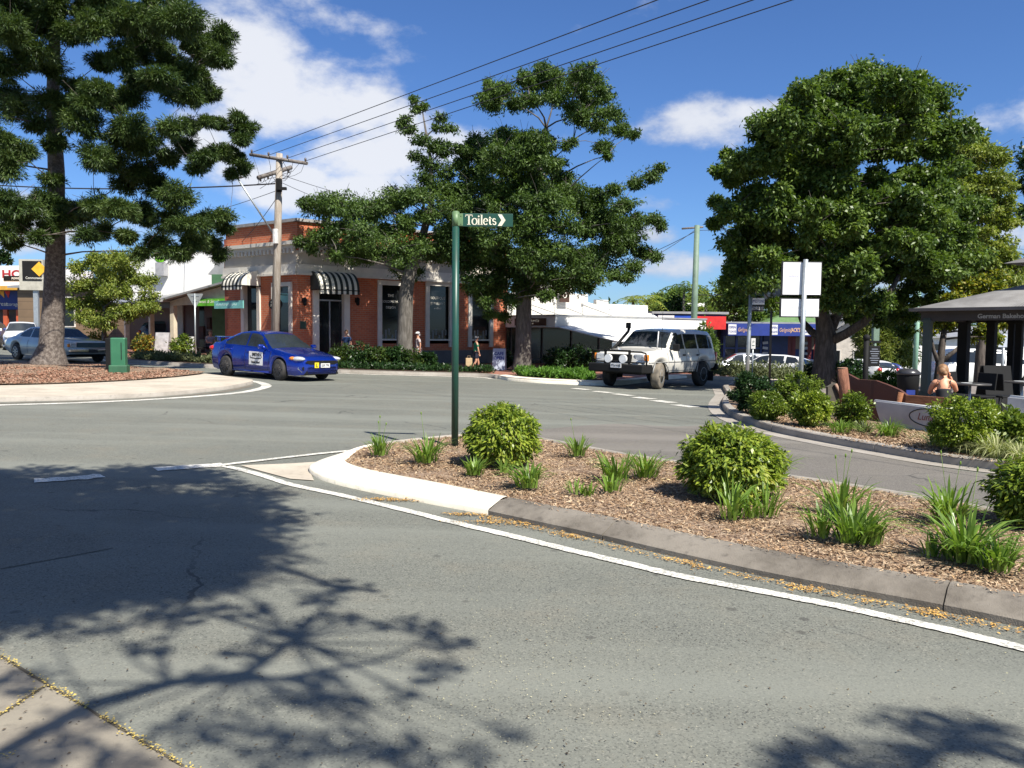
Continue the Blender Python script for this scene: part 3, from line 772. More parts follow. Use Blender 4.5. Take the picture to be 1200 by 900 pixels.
# ---- blue sedan
blue = car_paint('blue metallic paint', (.004, .030, .30), .2, .55)
sp_b = dict(top=[(2.27,.52),(2.24,.66),(2.12,.735),(1.85,.80),(1.3,.895),(1.0,.945),(.92,.96),(.22,1.385),(0,1.44),(-.4,1.465),(-.8,1.43),(-1.0,1.385),(-1.68,1.115),(-1.8,1.09),(-2.15,1.075),(-2.25,1.03),(-2.3,.75)],
    belt=[(2.3,.60),(2.0,.70),(1.2,.83),(.9,.89),(-.5,.94),(-1.4,.985),(-2.3,.97)], plan=[(2.27,.60),(2.22,.74),(2.1,.86),(1.85,.95),(1.5,.99),(0,1),(-1.7,.985),(-2.1,.92),(-2.25,.84),(-2.3,.78)],
    bot=[(2.3,.24),(2.0,.17),(1.8,.18),(-1.8,.2),(-2.1,.24),(-2.3,.32)], hw=.88, tum=.40, axles=(1.32, -1.315), arch=.365, wr=.32, sill=.19, ws=(.92,.24), rw=(-1.02,-1.66),
    win=[[(.74,.93),(.20,1.325),(-.12,1.375),(-.26,1.38),(-.27,.965)],[(-.34,.965),(-.33,1.38),(-.75,1.35),(-1.02,1.27),(-1.38,1.075),(-1.40,1.02)]], res=.022, spokes=10, rimr=.70, steer=R(-8), tw=.215)
hb = Vector((.8, -.6)); cb = (-7.3, 25.45)
cb = (-7.87+.6*.72, 25+.8*.72)
ci = car('sedan', (cb[0], cb[1], gz(*cb)), hb, 'blue learner sedan with lettered door panel and boot spoiler before the brick corner shop', 'car', sp_b, blue, M_darkalloy)
rt = ci['root']
seam(ci, [(.93,.86),(.90,.55),(.82,.30)]); seam(ci, [(-.30,.955),(-.31,.5),(-.29,.28)]); seam(ci, [(-1.42,.98),(-1.30,.80),(-.98,.55),(-.92,.33)]); seam(ci, [(.82,.30),(-.92,.31)], .010)
seam(ci, [(.78,.905),(-.3,.95),(-1.42,1.0)], .014, 'window_trim', M_black)
for xh, zh in ((-.12, .80), (-1.12, .86)):
    for s_ in (1, -1): B().box((xh, s_*(ci['side_y'](xh, zh)+.014), zh), (.2, .03, .035), bev=.01).build('door_handle', blue, rt)
for s_ in (1, -1):
    mb = B(); mb.box((.66, s_*.985, .985), (.12, .19, .125), rz=s_*.15, bev=.04); mb.box((.70, s_*.88, .95), (.06, .1, .04)); mb.build('mirror', blue, rt)
    hl = B(); hl.ell((1.99, s_*.665, .665), (.27, .155, .075), 16, 8); hl.build('headlight', M_lens, rt)
    B().ell((1.86, s_*.775, .675), (.12, .07, .055)).build('indicator', M_amber, rt)
    cf = B(); cf.tube([(2.17, s_*.60, .50), (2.10, s_*.72, .47), (2.09, s_*.74, .38), (2.16, s_*.66, .29), (2.2, s_*.58, .27)], .022, 8); cf.build('bumper_trim', M_chrome, rt)
    fl = B(); fl.disc((2.16, s_*.62, .39), .06, 'x', .12); fl.build('fog_light', M_black, rt)
    B().ell((-2.2, s_*.66, .86), (.14, .17, .09)).build('tail_light', M_redlens, rt)
    B().tube([(.86, s_*(ci['side_y'](.86, .25)+.01), .215), (-.95, s_*(ci['side_y'](-.5, .25)+.01), .215)], .03, 6).build('side_skirt', blue, rt)
g = B(); g.prism([(-.52, .62), (.52, .62), (.60, .56), (.46, .50), (-.46, .50), (-.60, .56)], 2.225, 2.275, 'x'); g.prism([(-.50, .44), (.50, .44), (.62, .22), (-.62, .22)], 2.20, 2.27, 'x'); g.build('grille', M_black, rt)
em = B()
for a in (90, 210, 330):
    c_, s_ = math.cos(R(a)), math.sin(R(a)); p = lambda r_, t_: (r_*math.cos(R(a)+t_), .565+r_*math.sin(R(a)+t_))
    em.prism([p(0, 0), p(.033, .5), p(.058, 0), p(.033, -.5)], 2.272, 2.285, 'x')
em.build('emblem', M_chrome, rt)
pl = B().box((2.285, .10, .475), (.012, .34, .125)).build('number_plate', M_plate, rt)
text(pl, '559 TPK', .105, M_ink, (2.293, .10, .44), (R(90), 0, R(90)), align='CENTER', sx=.8)
yl = B().box((2.285, -.22, .485), (.012, .15, .155)).build('learner_plate', M_yel, rt); text(yl, 'L', .15, M_ink, (2.293, -.22, .435), (R(90), 0, R(90)), align='CENTER', bold=.004)
spb = B(); spb.box((-2.06, 0, 1.215), (.22, 1.36, .028), ry=.08, bev=.012)
for s_ in (1, -1): spb.box((-2.05, s_*.60, 1.15), (.16, .035, .13), bev=.01)
spb.build('spoiler', blue, rt)
# door panel with lettering on the right-hand front door (the side the photo shows)
yy = -(ci['side_y'](.2, .62)+.012)
dp = B().box((.28, yy, .62), (.66, .008, .40), ry=.02).build('door_sign', M_plate, rt)
text(dp, 'SMITHS', .13, M_ink, (.28, yy-.006, .69), FRONT, align='CENTER', bold=.004, sx=.8); text(dp, 'Driving School', .085, M_ink, (.28, yy-.006, .475), FRONT, align='CENTER', bold=.003, sx=.8)
sw = B(); nib(sw, [(.02, .70), (.01, .665), (.04, .635), (.28, .615), (.52, .62), (.57, .66), (.54, .72), (.47, .73)], .028, .028, None, yy-.004); sw.build('logo_stroke', M_ink, dp)
B().box((.56, 0, 1.005), (.012, 1.1, .012), rz=.0).build('wiper', M_black, rt)

# ---- white four-wheel drive
wp = car_paint('white paint', (.66, .64, .58), .35)
sp_w = dict(top=[(2.28,.80),(2.26,1.02),(2.18,1.10),(1.9,1.15),(1.3,1.20),(1.02,1.235),(.96,1.25),(.36,1.77),(.2,1.825),(-.3,1.865),(-1.5,1.865),(-2.2,1.83),(-2.36,1.76),(-2.47,1.35),(-2.52,1.1),(-2.54,.7)],
    belt=[(2.3,.98),(1.9,1.06),(1.0,1.13),(-.5,1.165),(-2.5,1.18)], plan=[(2.28,.86),(2.22,.92),(2.0,.975),(1.6,.995),(0,1),(-2.0,.995),(-2.35,.96),(-2.5,.92),(-2.54,.90)],
    bot=[(2.3,.62),(1.9,.55),(1.0,.50),(-1.9,.50),(-2.2,.58),(-2.54,.6)], hw=.965, tum=.24, axles=(1.425, -1.425), arch=.475, wr=.40, sill=.44, ws=(.95,.37), rw=(-2.37,-2.47), crown=.03, sm=.04,
    win=[[(.80,1.20),(.34,1.66),(.20,1.70),(-.18,1.72),(-.20,1.20)],[(-.27,1.20),(-.26,1.72),(-1.10,1.72),(-1.12,1.21)],[(-1.20,1.21),(-1.19,1.72),(-1.95,1.69),(-2.15,1.62),(-2.28,1.24)]], res=.025, spokes=6, rimr=.56, steer=R(14), tw=.26)
hw_ = Vector((-.633, -.78)); cw = (4.66, 26.55)
ci = car('four_wheel_drive', (cw[0], cw[1], gz(*cw)), hw_, 'white four-wheel drive wagon with black bull bar, two round spotlights and a snorkel', 'four-wheel drive', sp_w, wp, M_steel, [M_tyre, M_tyre])
rt = ci['root']
for ch in rt.children:
    if ch.name.startswith('wheel') and ch.location.x > 0 and ch.location.y > 0: ch.data.materials[0] = M_dusty_tyre
seam(ci, [(.98,1.12),(.95,.8),(.90,.55)]); seam(ci, [(-.235,1.7),(-.235,1.15),(-.235,.55)]); seam(ci, [(-1.16,1.7),(-1.16,1.15),(-1.0,.85),(-.93,.56)]); seam(ci, [(.90,.55),(-.93,.55)], .01)
seam(ci, [(2.1,.80),(.9,.82),(-.9,.83),(-2.4,.84)], .035, 'side_strip', mat('grey strip', (.30, .30, .29), .5))
for xh in (-.08, -1.02):
    for s_ in (1, -1): B().box((xh, s_*(ci['side_y'](xh, 1.03)+.012), 1.03), (.17, .025, .045), bev=.008).build('door_handle', M_black, rt)
for s_ in (1, -1):
    mb = B(); mb.box((.78, s_*1.11, 1.27), (.10, .20, .22), rz=s_*.2, bev=.03); mb.tube([(.80, s_*.92, 1.2), (.79, s_*1.05, 1.22)], .02, 6); mb.build('mirror', M_black if s_ > 0 else wp, rt)
    B().box((2.235, s_*.66, .95), (.09, .34, .20), rz=-s_*.10, bev=.03).build('headlight', M_lens, rt)
    B().box((2.19, s_*.885, .95), (.14, .10, .19), rz=-s_*.45, bev=.02).build('indicator', M_amber, rt)
    ms = B(); ms.disc((2.47, s_*.26, .90), .125, 'x', .10, 24); ms.build('spotlight', M_white, rt)
    B().tube([(2.40, s_*.26, .90), (2.45, s_*.26, .90)], .13, 20).build('spotlight_housing', M_black, rt)
    B().box((-1.85, s_*.97, .33), (.03, .3, .32)).build('mud_flap', M_black, rt); B().box((.93, s_*.82, .40), (.03, .26, .26)).build('mud_flap', M_black, rt)
    B().box((-2.50, s_*.84, .98), (.06, .16, .28), bev=.01).build('tail_light', M_redlens, rt)
    # flared black arch trims
    for xa in sp_w['axles']:
        arc = [(xa+.49*math.cos(R(a)), s_*(ci['side_y'](min(xa+.49*math.cos(R(a)), 2.2), .8)+.005), .40+.49*math.sin(R(a))) for a in range(10, 171, 16)]
        B().tube(arc, .022, 5).build('arch_flare', mat('flare', (.28, .28, .27), .6), rt)
B().box((2.27, 0, .93), (.06, .86, .21), bev=.02).build('grille', M_black, rt)
bb = B()     # bull bar
bb.box((2.43, 0, .62), (.20, 1.92, .26), bev=.04)
for s_ in (1, -1):
    bb.box((2.25, s_*.93, .62), (.42, .10, .26), rz=-s_*.3, bev=.03)
    bb.box((2.40, s_*.42, .93), (.06, .07, .48), bev=.015)
    bb.tube([(2.40, s_*.42, 1.12), (2.38, s_*.80, 1.12), (2.32, s_*.93, 1.08), (2.30, s_*.95, .95), (2.30, s_*.95, .72)], .026, 8)
    bb.tube([(2.41, s_*.42, .80), (2.34, s_*.92, .80)], .02, 8)
bb.box((2.40, 0, 1.14), (.06, .90, .06), bev=.015); bb.tube([(2.41, -.42, .82), (2.41, .42, .82)], .025, 8)
bb.build('bull_bar', M_black, rt)
pl = B().box((2.545, .05, .70), (.01, .37, .135)).build('number_plate', M_plate, rt); text(pl, '976-VAB', .11, M_ink, (2.552, .05, .665), (R(90), 0, R(90)), align='CENTER', sx=.8)
sn = B(); sn.tube([(1.25, -.93, 1.12), (1.0, -.98, 1.22), (.86, -.955, 1.32), (.42, -.84, 1.74), (.40, -.83, 1.84)], [.05, .05, .045, .045, .05], 8); sn.box((.44, -.83, 1.93), (.14, .13, .19), bev=.02); sn.build('snorkel', M_black, rt)
B().tube([(1.15, .80, 1.15), (1.15, .80, 2.35)], .007, 5).build('antenna', M_black, rt)
B().tube([(1.1, .62, 1.2), (1.05, .62, 1.75)], .018, 6).build('flagstaff_antenna', M_white, rt)
B().box((-2.56, 0, .62), (.16, 1.86, .22), bev=.04).build('rear_bumper', M_black, rt)
for yy in (-.4, .35): B().box((.83, yy, 1.36), (.012, .5, .012), rz=.15).build('wiper', M_black, rt)
B().ell((.1, .38, 1.42), (.10, .09, .13)).build('headrest', M_black, rt)

# ---- classic silver car on the left
silver = car_paint('silver green paint', (.40, .43, .42), .3, .25)
sp_s = dict(top=[(2.36,.60),(2.34,.80),(2.25,.86),(1.2,.93),(.92,.95),(.40,1.30),(.1,1.355),(-.5,1.365),(-.85,1.32),(-1.65,.99),(-2.0,.94),(-2.32,.90),(-2.38,.6)],
    belt=[(2.4,.76),(1.0,.86),(-1.2,.90),(-2.4,.82)], plan=[(2.36,.94),(2.2,.965),(1.5,.99),(0,1),(-1.8,.98),(-2.38,.90)], bot=[(2.4,.36),(1.9,.24),(-1.9,.24),(-2.4,.38)], hw=.93, tum=.42,
    axles=(1.42, -1.40), arch=.37, wr=.33, sill=.24, ws=(.92,.41), rw=(-.88,-1.6), win=[[(.74,.93),(.36,1.23),(.05,1.27),(-.35,1.27),(-.36,.93)],[(-.42,.93),(-.42,1.27),(-.75,1.24),(-1.15,1.05),(-1.2,.95)]], res=.035, spokes=8, rimr=.62)
hs = Vector((.84, -.54)); cs = (-18.1, 32.6)
ci = car('classic_car', (*cs, gz(*cs)), hs, 'silver classic coupe with square front grille passing behind the big tree trunk', 'car', sp_s, silver, M_alloy)
rt = ci['root']; seam(ci, [(.80,.87),(.78,.5),(.7,.3)]); seam(ci, [(-.45,.9),(-.5,.3)]); seam(ci, [(2.2,.55),(-2.2,.55)], .02, 'chrome_strip', M_chrome)
B().box((2.38, 0, .70), (.05, 1.1, .17)).build('grille', mat('teal grille', (.03, .07, .085), .4), rt)
for s_ in (1, -1):
    B().box((2.385, s_*.70, .70), (.06, .24, .17), bev=.02).build('headlight', M_lens, rt); B().box((2.37, s_*.87, .68), (.07, .08, .12), bev=.01).build('indicator', M_amber, rt)
bp = B(); bp.box((2.46, 0, .48), (.12, 1.80, .13), bev=.04); bp.build('front_bumper', M_chrome, rt); B().box((-2.42, 0, .5), (.12, 1.75, .13), bev=.04).build('rear_bumper', M_chrome, rt)
pl = B().box((2.525, .0, .47), (.01, .36, .12)).build('number_plate', M_ink, rt)

# ---- generic modern cars further off
sp_h = dict(top=[(2.1,.5),(2.06,.72),(1.9,.82),(1.15,.98),(1.0,1.02),(.30,1.44),(0,1.50),(-.8,1.50),(-1.5,1.42),(-1.72,1.34),(-1.98,1.02),(-2.08,.8),(-2.1,.5)], belt=[(2.1,.70),(1.1,.90),(-2.1,1.0)],
    plan=[(2.1,.72),(1.95,.88),(1.5,.98),(0,1),(-1.7,.97),(-2.1,.84)], bot=[(2.1,.26),(-2.1,.28)], hw=.88, tum=.36, axles=(1.28,-1.28), arch=.36, wr=.315, sill=.2, ws=(1.0,.32), rw=(-1.73,-1.97),
    win=[[(.86,.98),(.28,1.38),(-.1,1.42),(-.12,.98)],[(-.2,.98),(-.2,1.42),(-.9,1.42),(-.95,1.0)],[(-1.02,1.02),(-1.0,1.40),(-1.5,1.34),(-1.7,1.1)]], res=.06)
sp_v = dict(top=[(2.38,.6),(2.34,.85),(2.2,1.0),(1.85,1.12),(1.75,1.15),(.85,1.64),(.5,1.72),(-.4,1.76),(-1.6,1.73),(-2.15,1.62),(-2.33,1.15),(-2.4,.6)], belt=[(2.4,.78),(1.7,.98),(0,1.03),(-2.4,1.06)],
    plan=[(2.38,.72),(2.2,.88),(1.7,.98),(0,1),(-1.9,.97),(-2.4,.86)], bot=[(2.4,.28),(-2.4,.3)], hw=.90, tum=.30, axles=(1.45,-1.45), arch=.38, wr=.33, sill=.22, ws=(1.74,.86), rw=(-2.16,-2.32),
    win=[[(1.45,1.08),(.95,1.50),(.55,1.58),(.5,1.08)],[(.44,1.08),(.46,1.60),(-.55,1.62),(-.55,1.09)],[(-.62,1.09),(-.62,1.62),(-1.7,1.58),(-2.0,1.38),(-2.1,1.12)]], res=.045)
def lights(ci, xf, xr, z, y=.66):
    for s_ in (1, -1):
        B().ell((xf, s_*y, z-.1), (.18, .16, .09)).build('headlight', M_lens, ci['root']); B().ell((xr, s_*(y+.06), z+.1), (.11, .13, .13)).build('tail_light', M_redlens, ci['root'])
def parked(name, c, head, label, sp, paint, cat='car', group=None, xf=1.95, xr=-2.0, z=.8):
    ci = car(name, (c[0], c[1], gz(*c)), head, label, cat, sp, paint, None, None, group)
    lights(ci, xf, xr, z); seam(ci, [(-.16, 1.3), (-.16, .4)]); seam(ci, [(.95, .9), (.9, .4)])
    for s_ in (1, -1): B().box((sp['ws'][0]-.25, s_*1.0, 1.05), (.1, .18, .14), bev=.03).build('mirror', paint, ci['root'])
    return ci
pw = car_paint('parked white', (.74, .74, .72)); ps = car_paint('parked silver', (.40, .42, .45), .3, .5); pd = car_paint('parked dark', (.03, .035, .05)); pb = car_paint('parked blue', (.03, .05, .20))
parked('van', (20.6, 35.6), (1, -.12), 'white people mover with dark side glass seen through the bakery shelter posts', sp_v, car_paint('van white', (.82, .82, .80)), 'van', xf=2.2, xr=-2.25, z=.95)
gp = 'cars parked along the shop row'
parked('station_wagon', (13.4, 46.8), (-1, -.06), 'silver wagon parked side on before the blue hardware shop', sp_v, ps, 'car', gp, 2.2, -2.25, .95)
parked('hatchback', (13.0, 41.2), (-.75, .65), 'white hatchback with red tail lights between the street sign poles', sp_h, pw, 'car', gp)
parked('hatchback', (14.9, 44.2), (-.8, .6), 'dark car parked beside the white hatchback', sp_h, pd, 'car', gp)
parked('hatchback', (18.0, 43.0), (-.5, .86), 'white car with a red tail light behind the hanging black sign', sp_h, pw, 'car', gp)
parked('hatchback', (20.8, 48), (-.9, .4), 'blue car parked behind the hanging black sign', sp_h, pb, 'car', gp)
parked('hatchback', (-26.6, 44.5), (.5, -.85), 'white hatchback behind the silver classic coupe', sp_h, pw, 'car', 'cars on the left side street')
parked('hatchback', (-29.8, 46.5), (.4, -.9), 'dark blue car at the far left edge of the picture', sp_h, pb, 'car', 'cars on the left side street')
parked('four_wheel_drive', (-19.5, 48.5), (1, -.1), 'dark teal wagon parked in the shade of the small street tree', sp_v, car_paint('teal', (.02, .07, .08)), 'car', 'cars on the left side street', 2.2, -2.25, .95)
# ------------------------------------------------------------------ buildings
def onwall(px, py, org, dr):
    """(distance along, height) where the line of sight meets the vertical plane org + t*dr"""
    d = ray(px, py); den = d.x*dr[1]-d.y*dr[0]
    s_ = (org[0]*dr[1]-org[1]*dr[0])/den
    p = EYE + d*s_; t_ = (p.x-org[0])*dr[0]+(p.y-org[1])*dr[1]
    return t_, p.z
class Wall:
    """a building side: local x along it, y into the building; px() turns measured picture positions into local ones"""
    def __init__(s, org, dr, z0): s.org = org; s.dr = Vector(dr).normalized(); s.z0 = z0
    def px(s, u, v=390): a = onwall(u, v, s.org, s.dr); return a[0], a[1]-s.z0
    def M(s): return Matrix.Translation((s.org[0], s.org[1], s.z0)) @ Matrix.Rotation(math.atan2(s.dr.y, s.dr.x), 4, 'Z')
def holed(b, L, z0, z1, holes, th=.28, y=0, M=None, mi=0):
    xs_ = sorted({0, L, *[h[0] for h in holes], *[h[1] for h in holes]}); zs_ = sorted({z0, z1, *[h[2] for h in holes], *[h[3] for h in holes]})
    for x0, x1 in zip(xs_, xs_[1:]):
        z = z0; run = None
        for za, zb_ in zip(zs_, zs_[1:]):
            cx, cz = (x0+x1)/2, (za+zb_)/2
            solid = z0 <= za and zb_ <= z1 and not any(h[0] < cx < h[1] and h[2] < cz < h[3] for h in holes)
            if solid: run = (run[0], zb_) if run else (za, zb_)
            if (not solid or zb_ == zs_[-1]) and run:
                b.box(((x0+x1)/2, y+th/2, (run[0]+run[1])/2), (x1-x0, th, run[1]-run[0]), 0, M, mi); run = None
def brick():
    m, t, bs, co = new_mat('red brick')
    sx = t.new('ShaderNodeSeparateXYZ'); t.put(sx.inputs[0], co); cb_ = t.new('ShaderNodeCombineXYZ')
    t.put(cb_.inputs[0], t.math('ADD', sx.outputs[0], sx.outputs[1])); t.put(cb_.inputs[1], sx.outputs[2])
    br = t.new('ShaderNodeTexBrick'); t.put(br.inputs['Vector'], cb_.outputs[0])
    for k_, v_ in (('Scale', 1), ('Brick Width', .24), ('Row Height', .086), ('Mortar Size', .010)): br.inputs[k_].default_value = v_
    t.put(br.inputs['Color1'], (.56, .15, .06)); t.put(br.inputs['Color2'], (.43, .105, .045)); t.put(br.inputs['Mortar'], (.42, .24, .15))
    col = t.mix(t.mapr(t.noise(co, .9, 5), .42, .75, 0, .45), br.outputs[0], (.27, .075, .045))
    t.put(bs.inputs['Base Color'], col); bs.inputs['Roughness'].default_value = .85
    t.put(bs.inputs['Normal'], t.bump(br.outputs['Fac'], -.4, .01)); return m
M_brick = brick()
def boards(name, c, pitch=.16, axis=2, dark=.55):
    m, t, bs, co = new_mat(name)
    sx = t.new('ShaderNodeSeparateXYZ'); t.put(sx.inputs[0], co)
    f = t.math('FRACT', t.math('DIVIDE', sx.outputs[axis], pitch)); ln = t.math('LESS_THAN', f, .13)
    n = t.noise(co, 1.1, 5)
    t.put(bs.inputs['Base Color'], t.mix(t.math('MULTIPLY', ln, .6), t.mix(t.mapr(n, .4, .75), c, tuple(q*.82 for q in c)), tuple(q*dark for q in c)))
    bs.inputs['Roughness'].default_value = .6; t.put(bs.inputs['Normal'], t.bump(f, .5, .015)); return m
M_render = mat('beige render', (.50, .45, .38), .8, c2=(.43, .385, .32), scale=1.4, bump=.2); M_trim = mat('cream trim', (.68, .64, .56), .7, c2=(.58, .54, .47), scale=3)
M_wht = mat('white wall paint', (.74, .73, .70), .7, c2=(.66, .65, .62), scale=.8); M_wboard = boards('white weatherboard', (.72, .69, .62))
M_shopdark = mat('dark shop interior', (.02, .019, .018), .8, c2=(.05, .04, .035), scale=1.2); M_shopglass = glass_mat('shop window glass', (.006, .007, .008), .12)
M_plinth = mat('grey plinth', (.12, .125, .125), .8); M_roof = mat('grey metal roof', (.35, .35, .35), .45, .3, scale=2); M_gl = mat('lime sign', (.12, .42, .035), .5); M_teal = mat('teal sign', (.20, .52, .48), .5)
M_cream = mat('cream veranda paint', (.60, .54, .42), .6); M_brown = mat('brown sign board', (.06, .028, .016), .6); M_wletter = mat('cream lettering', (.75, .72, .62), .6)
def stripes(name, n_, axis=0):
    m, t, bs, co = new_mat(name); sx = t.new('ShaderNodeSeparateXYZ'); t.put(sx.inputs[0], co)
    f = t.math('FRACT', t.math('DIVIDE', sx.outputs[axis], n_)); t.put(bs.inputs['Base Color'], t.mix(t.math('LESS_THAN', f, .5), (.72, .68, .58), (.03, .035, .03)))
    bs.inputs['Roughness'].default_value = .85; return m

CZ = gz(-8.5, 32.5)+.12
root = thing('corner_shop', (-8.5, 32.5, CZ), 'red brick corner shop with cream dentil cornice and black striped awnings', 'building')
MI = Matrix.Translation((-8.5, 32.5, CZ)).inverted()
wr_ = Wall((-8.5, 32.5), (.785, .62), CZ); Lr = wr_.px(592)[0]
LE = (-12.3, 35.35); wl_ = Wall(LE, (.80, -.60), CZ); Ll = (Vector((-8.5, 32.5))-Vector(LE)).length
wl_.dr = (Vector((-8.5, 32.5))-Vector(LE)).normalized()
H = 5.62
def part_on(wall, bld, name, m, par=root, minv=MI):
    o = bld.build(name, m, par); o.matrix_local = minv @ wall.M(); return o
def rect(w_, u0, u1, v0, v1):
    x0 = w_.px(u0)[0]; x1 = w_.px(u1)[0]; um = (u0+u1)/2; return x0, x1, w_.px(um, v1)[1], w_.px(um, v0)[1]
door = rect(wr_, 366, 409, 342, 430); door = (door[0], door[1], 0, door[3]+.35)
wins = [rect(wr_, 442, 476, 329, 404), rect(wr_, 498, 530, 330, 404), rect(wr_, 548, 577, 332, 404)]
b = B(); holed(b, Lr, 0, H, [door]+[(a, c, d+.05, e) for a, c, d, e in wins]); part_on(wr_, b, 'wall', M_brick)
ldoor = rect(wl_, 284, 306, 330, 420); ldoor = (ldoor[0], ldoor[1], 0, 3.2); lwin = rect(wl_, 320, 343, 326, 415); lwin = (lwin[0], lwin[1], .35, 3.25)
b = B(); holed(b, Ll-.001, 0, H, [ldoor, lwin]); part_on(wl_, b, 'wall', M_brick)
# back of the volume and flat roof
cA = Vector(LE); cB = Vector((-8.5, 32.5)); cC = cB + wr_.dr*Lr; inw = Vector((-wr_.dr.y, wr_.dr.x)); cD = cC + inw*7.5; cE = cA + Vector((-wl_.dr.y, wl_.dr.x))*4.5
b = B(); pol = [(p.x+8.5, p.y-32.5) for p in (cA+inw*.3, cB+inw*.35, cC+inw*.3-wr_.dr*.01, cD, cE)]
b.prism(pol, 4.55, 4.7, 'z'); b.build('roof', M_roof, root)
b = B()
for p, q in ((cC, cD), (cD, cE), (cE, cA)):
    d_ = q-p; m_ = (p+q)/2; b.box((m_.x+8.5, m_.y-32.5, 2.6), (d_.length, .25, 5.2), math.atan2(d_.y, d_.x))
b.build('rear_wall', mat('rear brick', (.35, .10, .06), .85), root)
b = B(); b.prism([(p[0]*.97, p[1]*.97+.3) for p in pol], .02, 4.4, 'z'); 
for w_, L, nm in ((wr_, Lr, 0), (wl_, Ll, 1)):
    zc = w_.px(352 if nm == 0 else 345, 282)[1]; e1_ = .10 if nm == 0 else 0
    z1 = 4.78; z2 = 4.42; z3 = 3.95; z4 = 3.62
    c = B(); c.box((L/2, -.12, z1), (L+.3, .26, .14)); c.box((L/2, -.06, z1-.14), (L+.15, .14, .14)); part_on(w_, c, 'cornice', M_trim)
    dn = B(); k_ = int(L/.24)
    for i in range(k_): dn.box((.12+i*L/k_, -.09, z1-.30), (.12, .16, .18))
    part_on(w_, dn, 'dentils', M_trim)
    c = B(); c.box((L/2, -.02, (z2+z3)/2), (L+.03, .05, z2-z3+.12)); part_on(w_, c, 'render_band', M_render)
    c = B(); c.box((L/2, -.06, (z3+z4)/2), (L+.12, .14, z3-z4)); c.box((L/2, -.09, z4-.05), (L+.16, .2, .09)); part_on(w_, c, 'lower_cornice', M_trim)
    c = B(); c.box((L/2, .12, H+.05), (L+.14, .46, .12)); part_on(w_, c, 'parapet_cap', mat('grey capping', (.33, .32, .31), .6))
    c = B(); c.box((L/2, -.03, .30), (L+.06, .07, .6))
    if nm == 0:
        c = B(); c.box((door[0]/2-.05, -.03, .2), (door[0]-.1, .07, .6)); c.box(((door[1]+L)/2+.03, -.03, .2), (L-door[1]-.04, .07, .6))
    else: c = B(); c.box((ldoor[0]/2, -.03, .2), (ldoor[0], .07, .6)); c.box(((ldoor[1]+L)/2+.03, -.03, .2), (L-ldoor[1]-.06, .07, .6))
    part_on(w_, c, 'plinth', M_plinth)
def window_in(w_, r_, par=root, fr=.20, txt=None, minv=MI, frame=M_trim, glass=M_shopglass):
    x0, x1, z0, z1 = r_; f = B()
    f.box((x0+fr/2, -.03, (z0+z1)/2-.05), (fr, .10, z1-z0+.1)); f.box((x1-fr/2, -.03, (z0+z1)/2-.05), (fr, .10, z1-z0+.1)); f.box(((x0+x1)/2, -.031, z1-fr/2), (x1-x0-fr*2, .10, fr))
    f.box(((x0+x1)/2, -.02, z0+.22), (x1-x0-fr*2, .13, .07))
    o = f.build('window', frame, par); o.matrix_local = minv @ w_.M()
    g_ = B().box(((x0+x1)/2, .10, (z0+z1)/2+.08), (x1-x0-fr*1.6, .02, z1-z0-fr)); g_.build('pane', glass, o)
    if txt:
        for s_, zz, sz in txt: text(o, s_, sz, M_wletter, ((x0+x1)/2, .082, zz), FRONT, align='CENTER', ext=.002)
    return o
zt = wins[1][3]
window_in(wr_, wins[0], txt=[('THE', zt-.75, .16), ('GOLDSMITH &', zt-1.0, .14), ('DESIGN', zt-1.25, .14)]); window_in(wr_, wins[1], txt=[('BOUTIQUE', zt-.78, .155), ('JEWELLERY', zt-1.02, .15), ('& REPAIRS', zt-1.22, .09)]); window_in(wr_, wins[2], txt=[('OPEN', zt-1.1, .10)])
for i, r_ in enumerate(wins):   # things on show behind the panes
    q = B(); xc = (r_[0]+r_[1])/2
    for k in range(6): q.box((r_[0]+.3+k*(r_[1]-r_[0]-.6)/5, .09, r_[2]+.36+.1*((k*7) % 3)), (.09, .016, .14+.12*((k*5) % 3)))
    part_on(wr_, q, 'window_display', mat('jewellery display', (.20, .21, .20), .5))
wo = window_in(wl_, lwin, fr=.16, glass=M_shopglass); B().box(((lwin[0]+lwin[1])/2, .07, lwin[3]-.62), (lwin[1]-lwin[0]-.34, .03, .36)).build('teal_panel', M_teal, wo)
# entrance
f = B(); dw = .26
f.box((door[0]+dw/2, .05, door[3]/2), (dw, .30, door[3])); f.box((door[1]-dw/2, .05, door[3]/2), (dw, .30, door[3])); o = part_on(wr_, f, 'door_frame', M_trim)
f = B().box(((door[0]+door[1])/2, .16, door[3]/2), (door[1]-door[0]-2*dw, .05, door[3])); part_on(wr_, f, 'door', M_shopglass)
zz = wr_.px(388, 352)[1]; f = B().box(((door[0]+door[1])/2, .12, zz), (door[1]-door[0]-2*dw, .06, .06)); f.box(((door[0]+door[1])/2, .12, zz/2), (.05, .05, zz)); part_on(wr_, f, 'transom', mat('aluminium', (.4, .4, .4), .4, .5))
f = B(); f.box((ldoor[0]+.1, .03, 1.6), (.2, .2, 3.2)); f.box((ldoor[1]-.1, .03, 1.6), (.2, .2, 3.2)); part_on(wl_, f, 'door_frame', M_trim); f = B().box(((ldoor[0]+ldoor[1])/2, .15, 1.6), (ldoor[1]-ldoor[0], .04, 3.2)); part_on(wl_, f, 'door', M_shopglass)
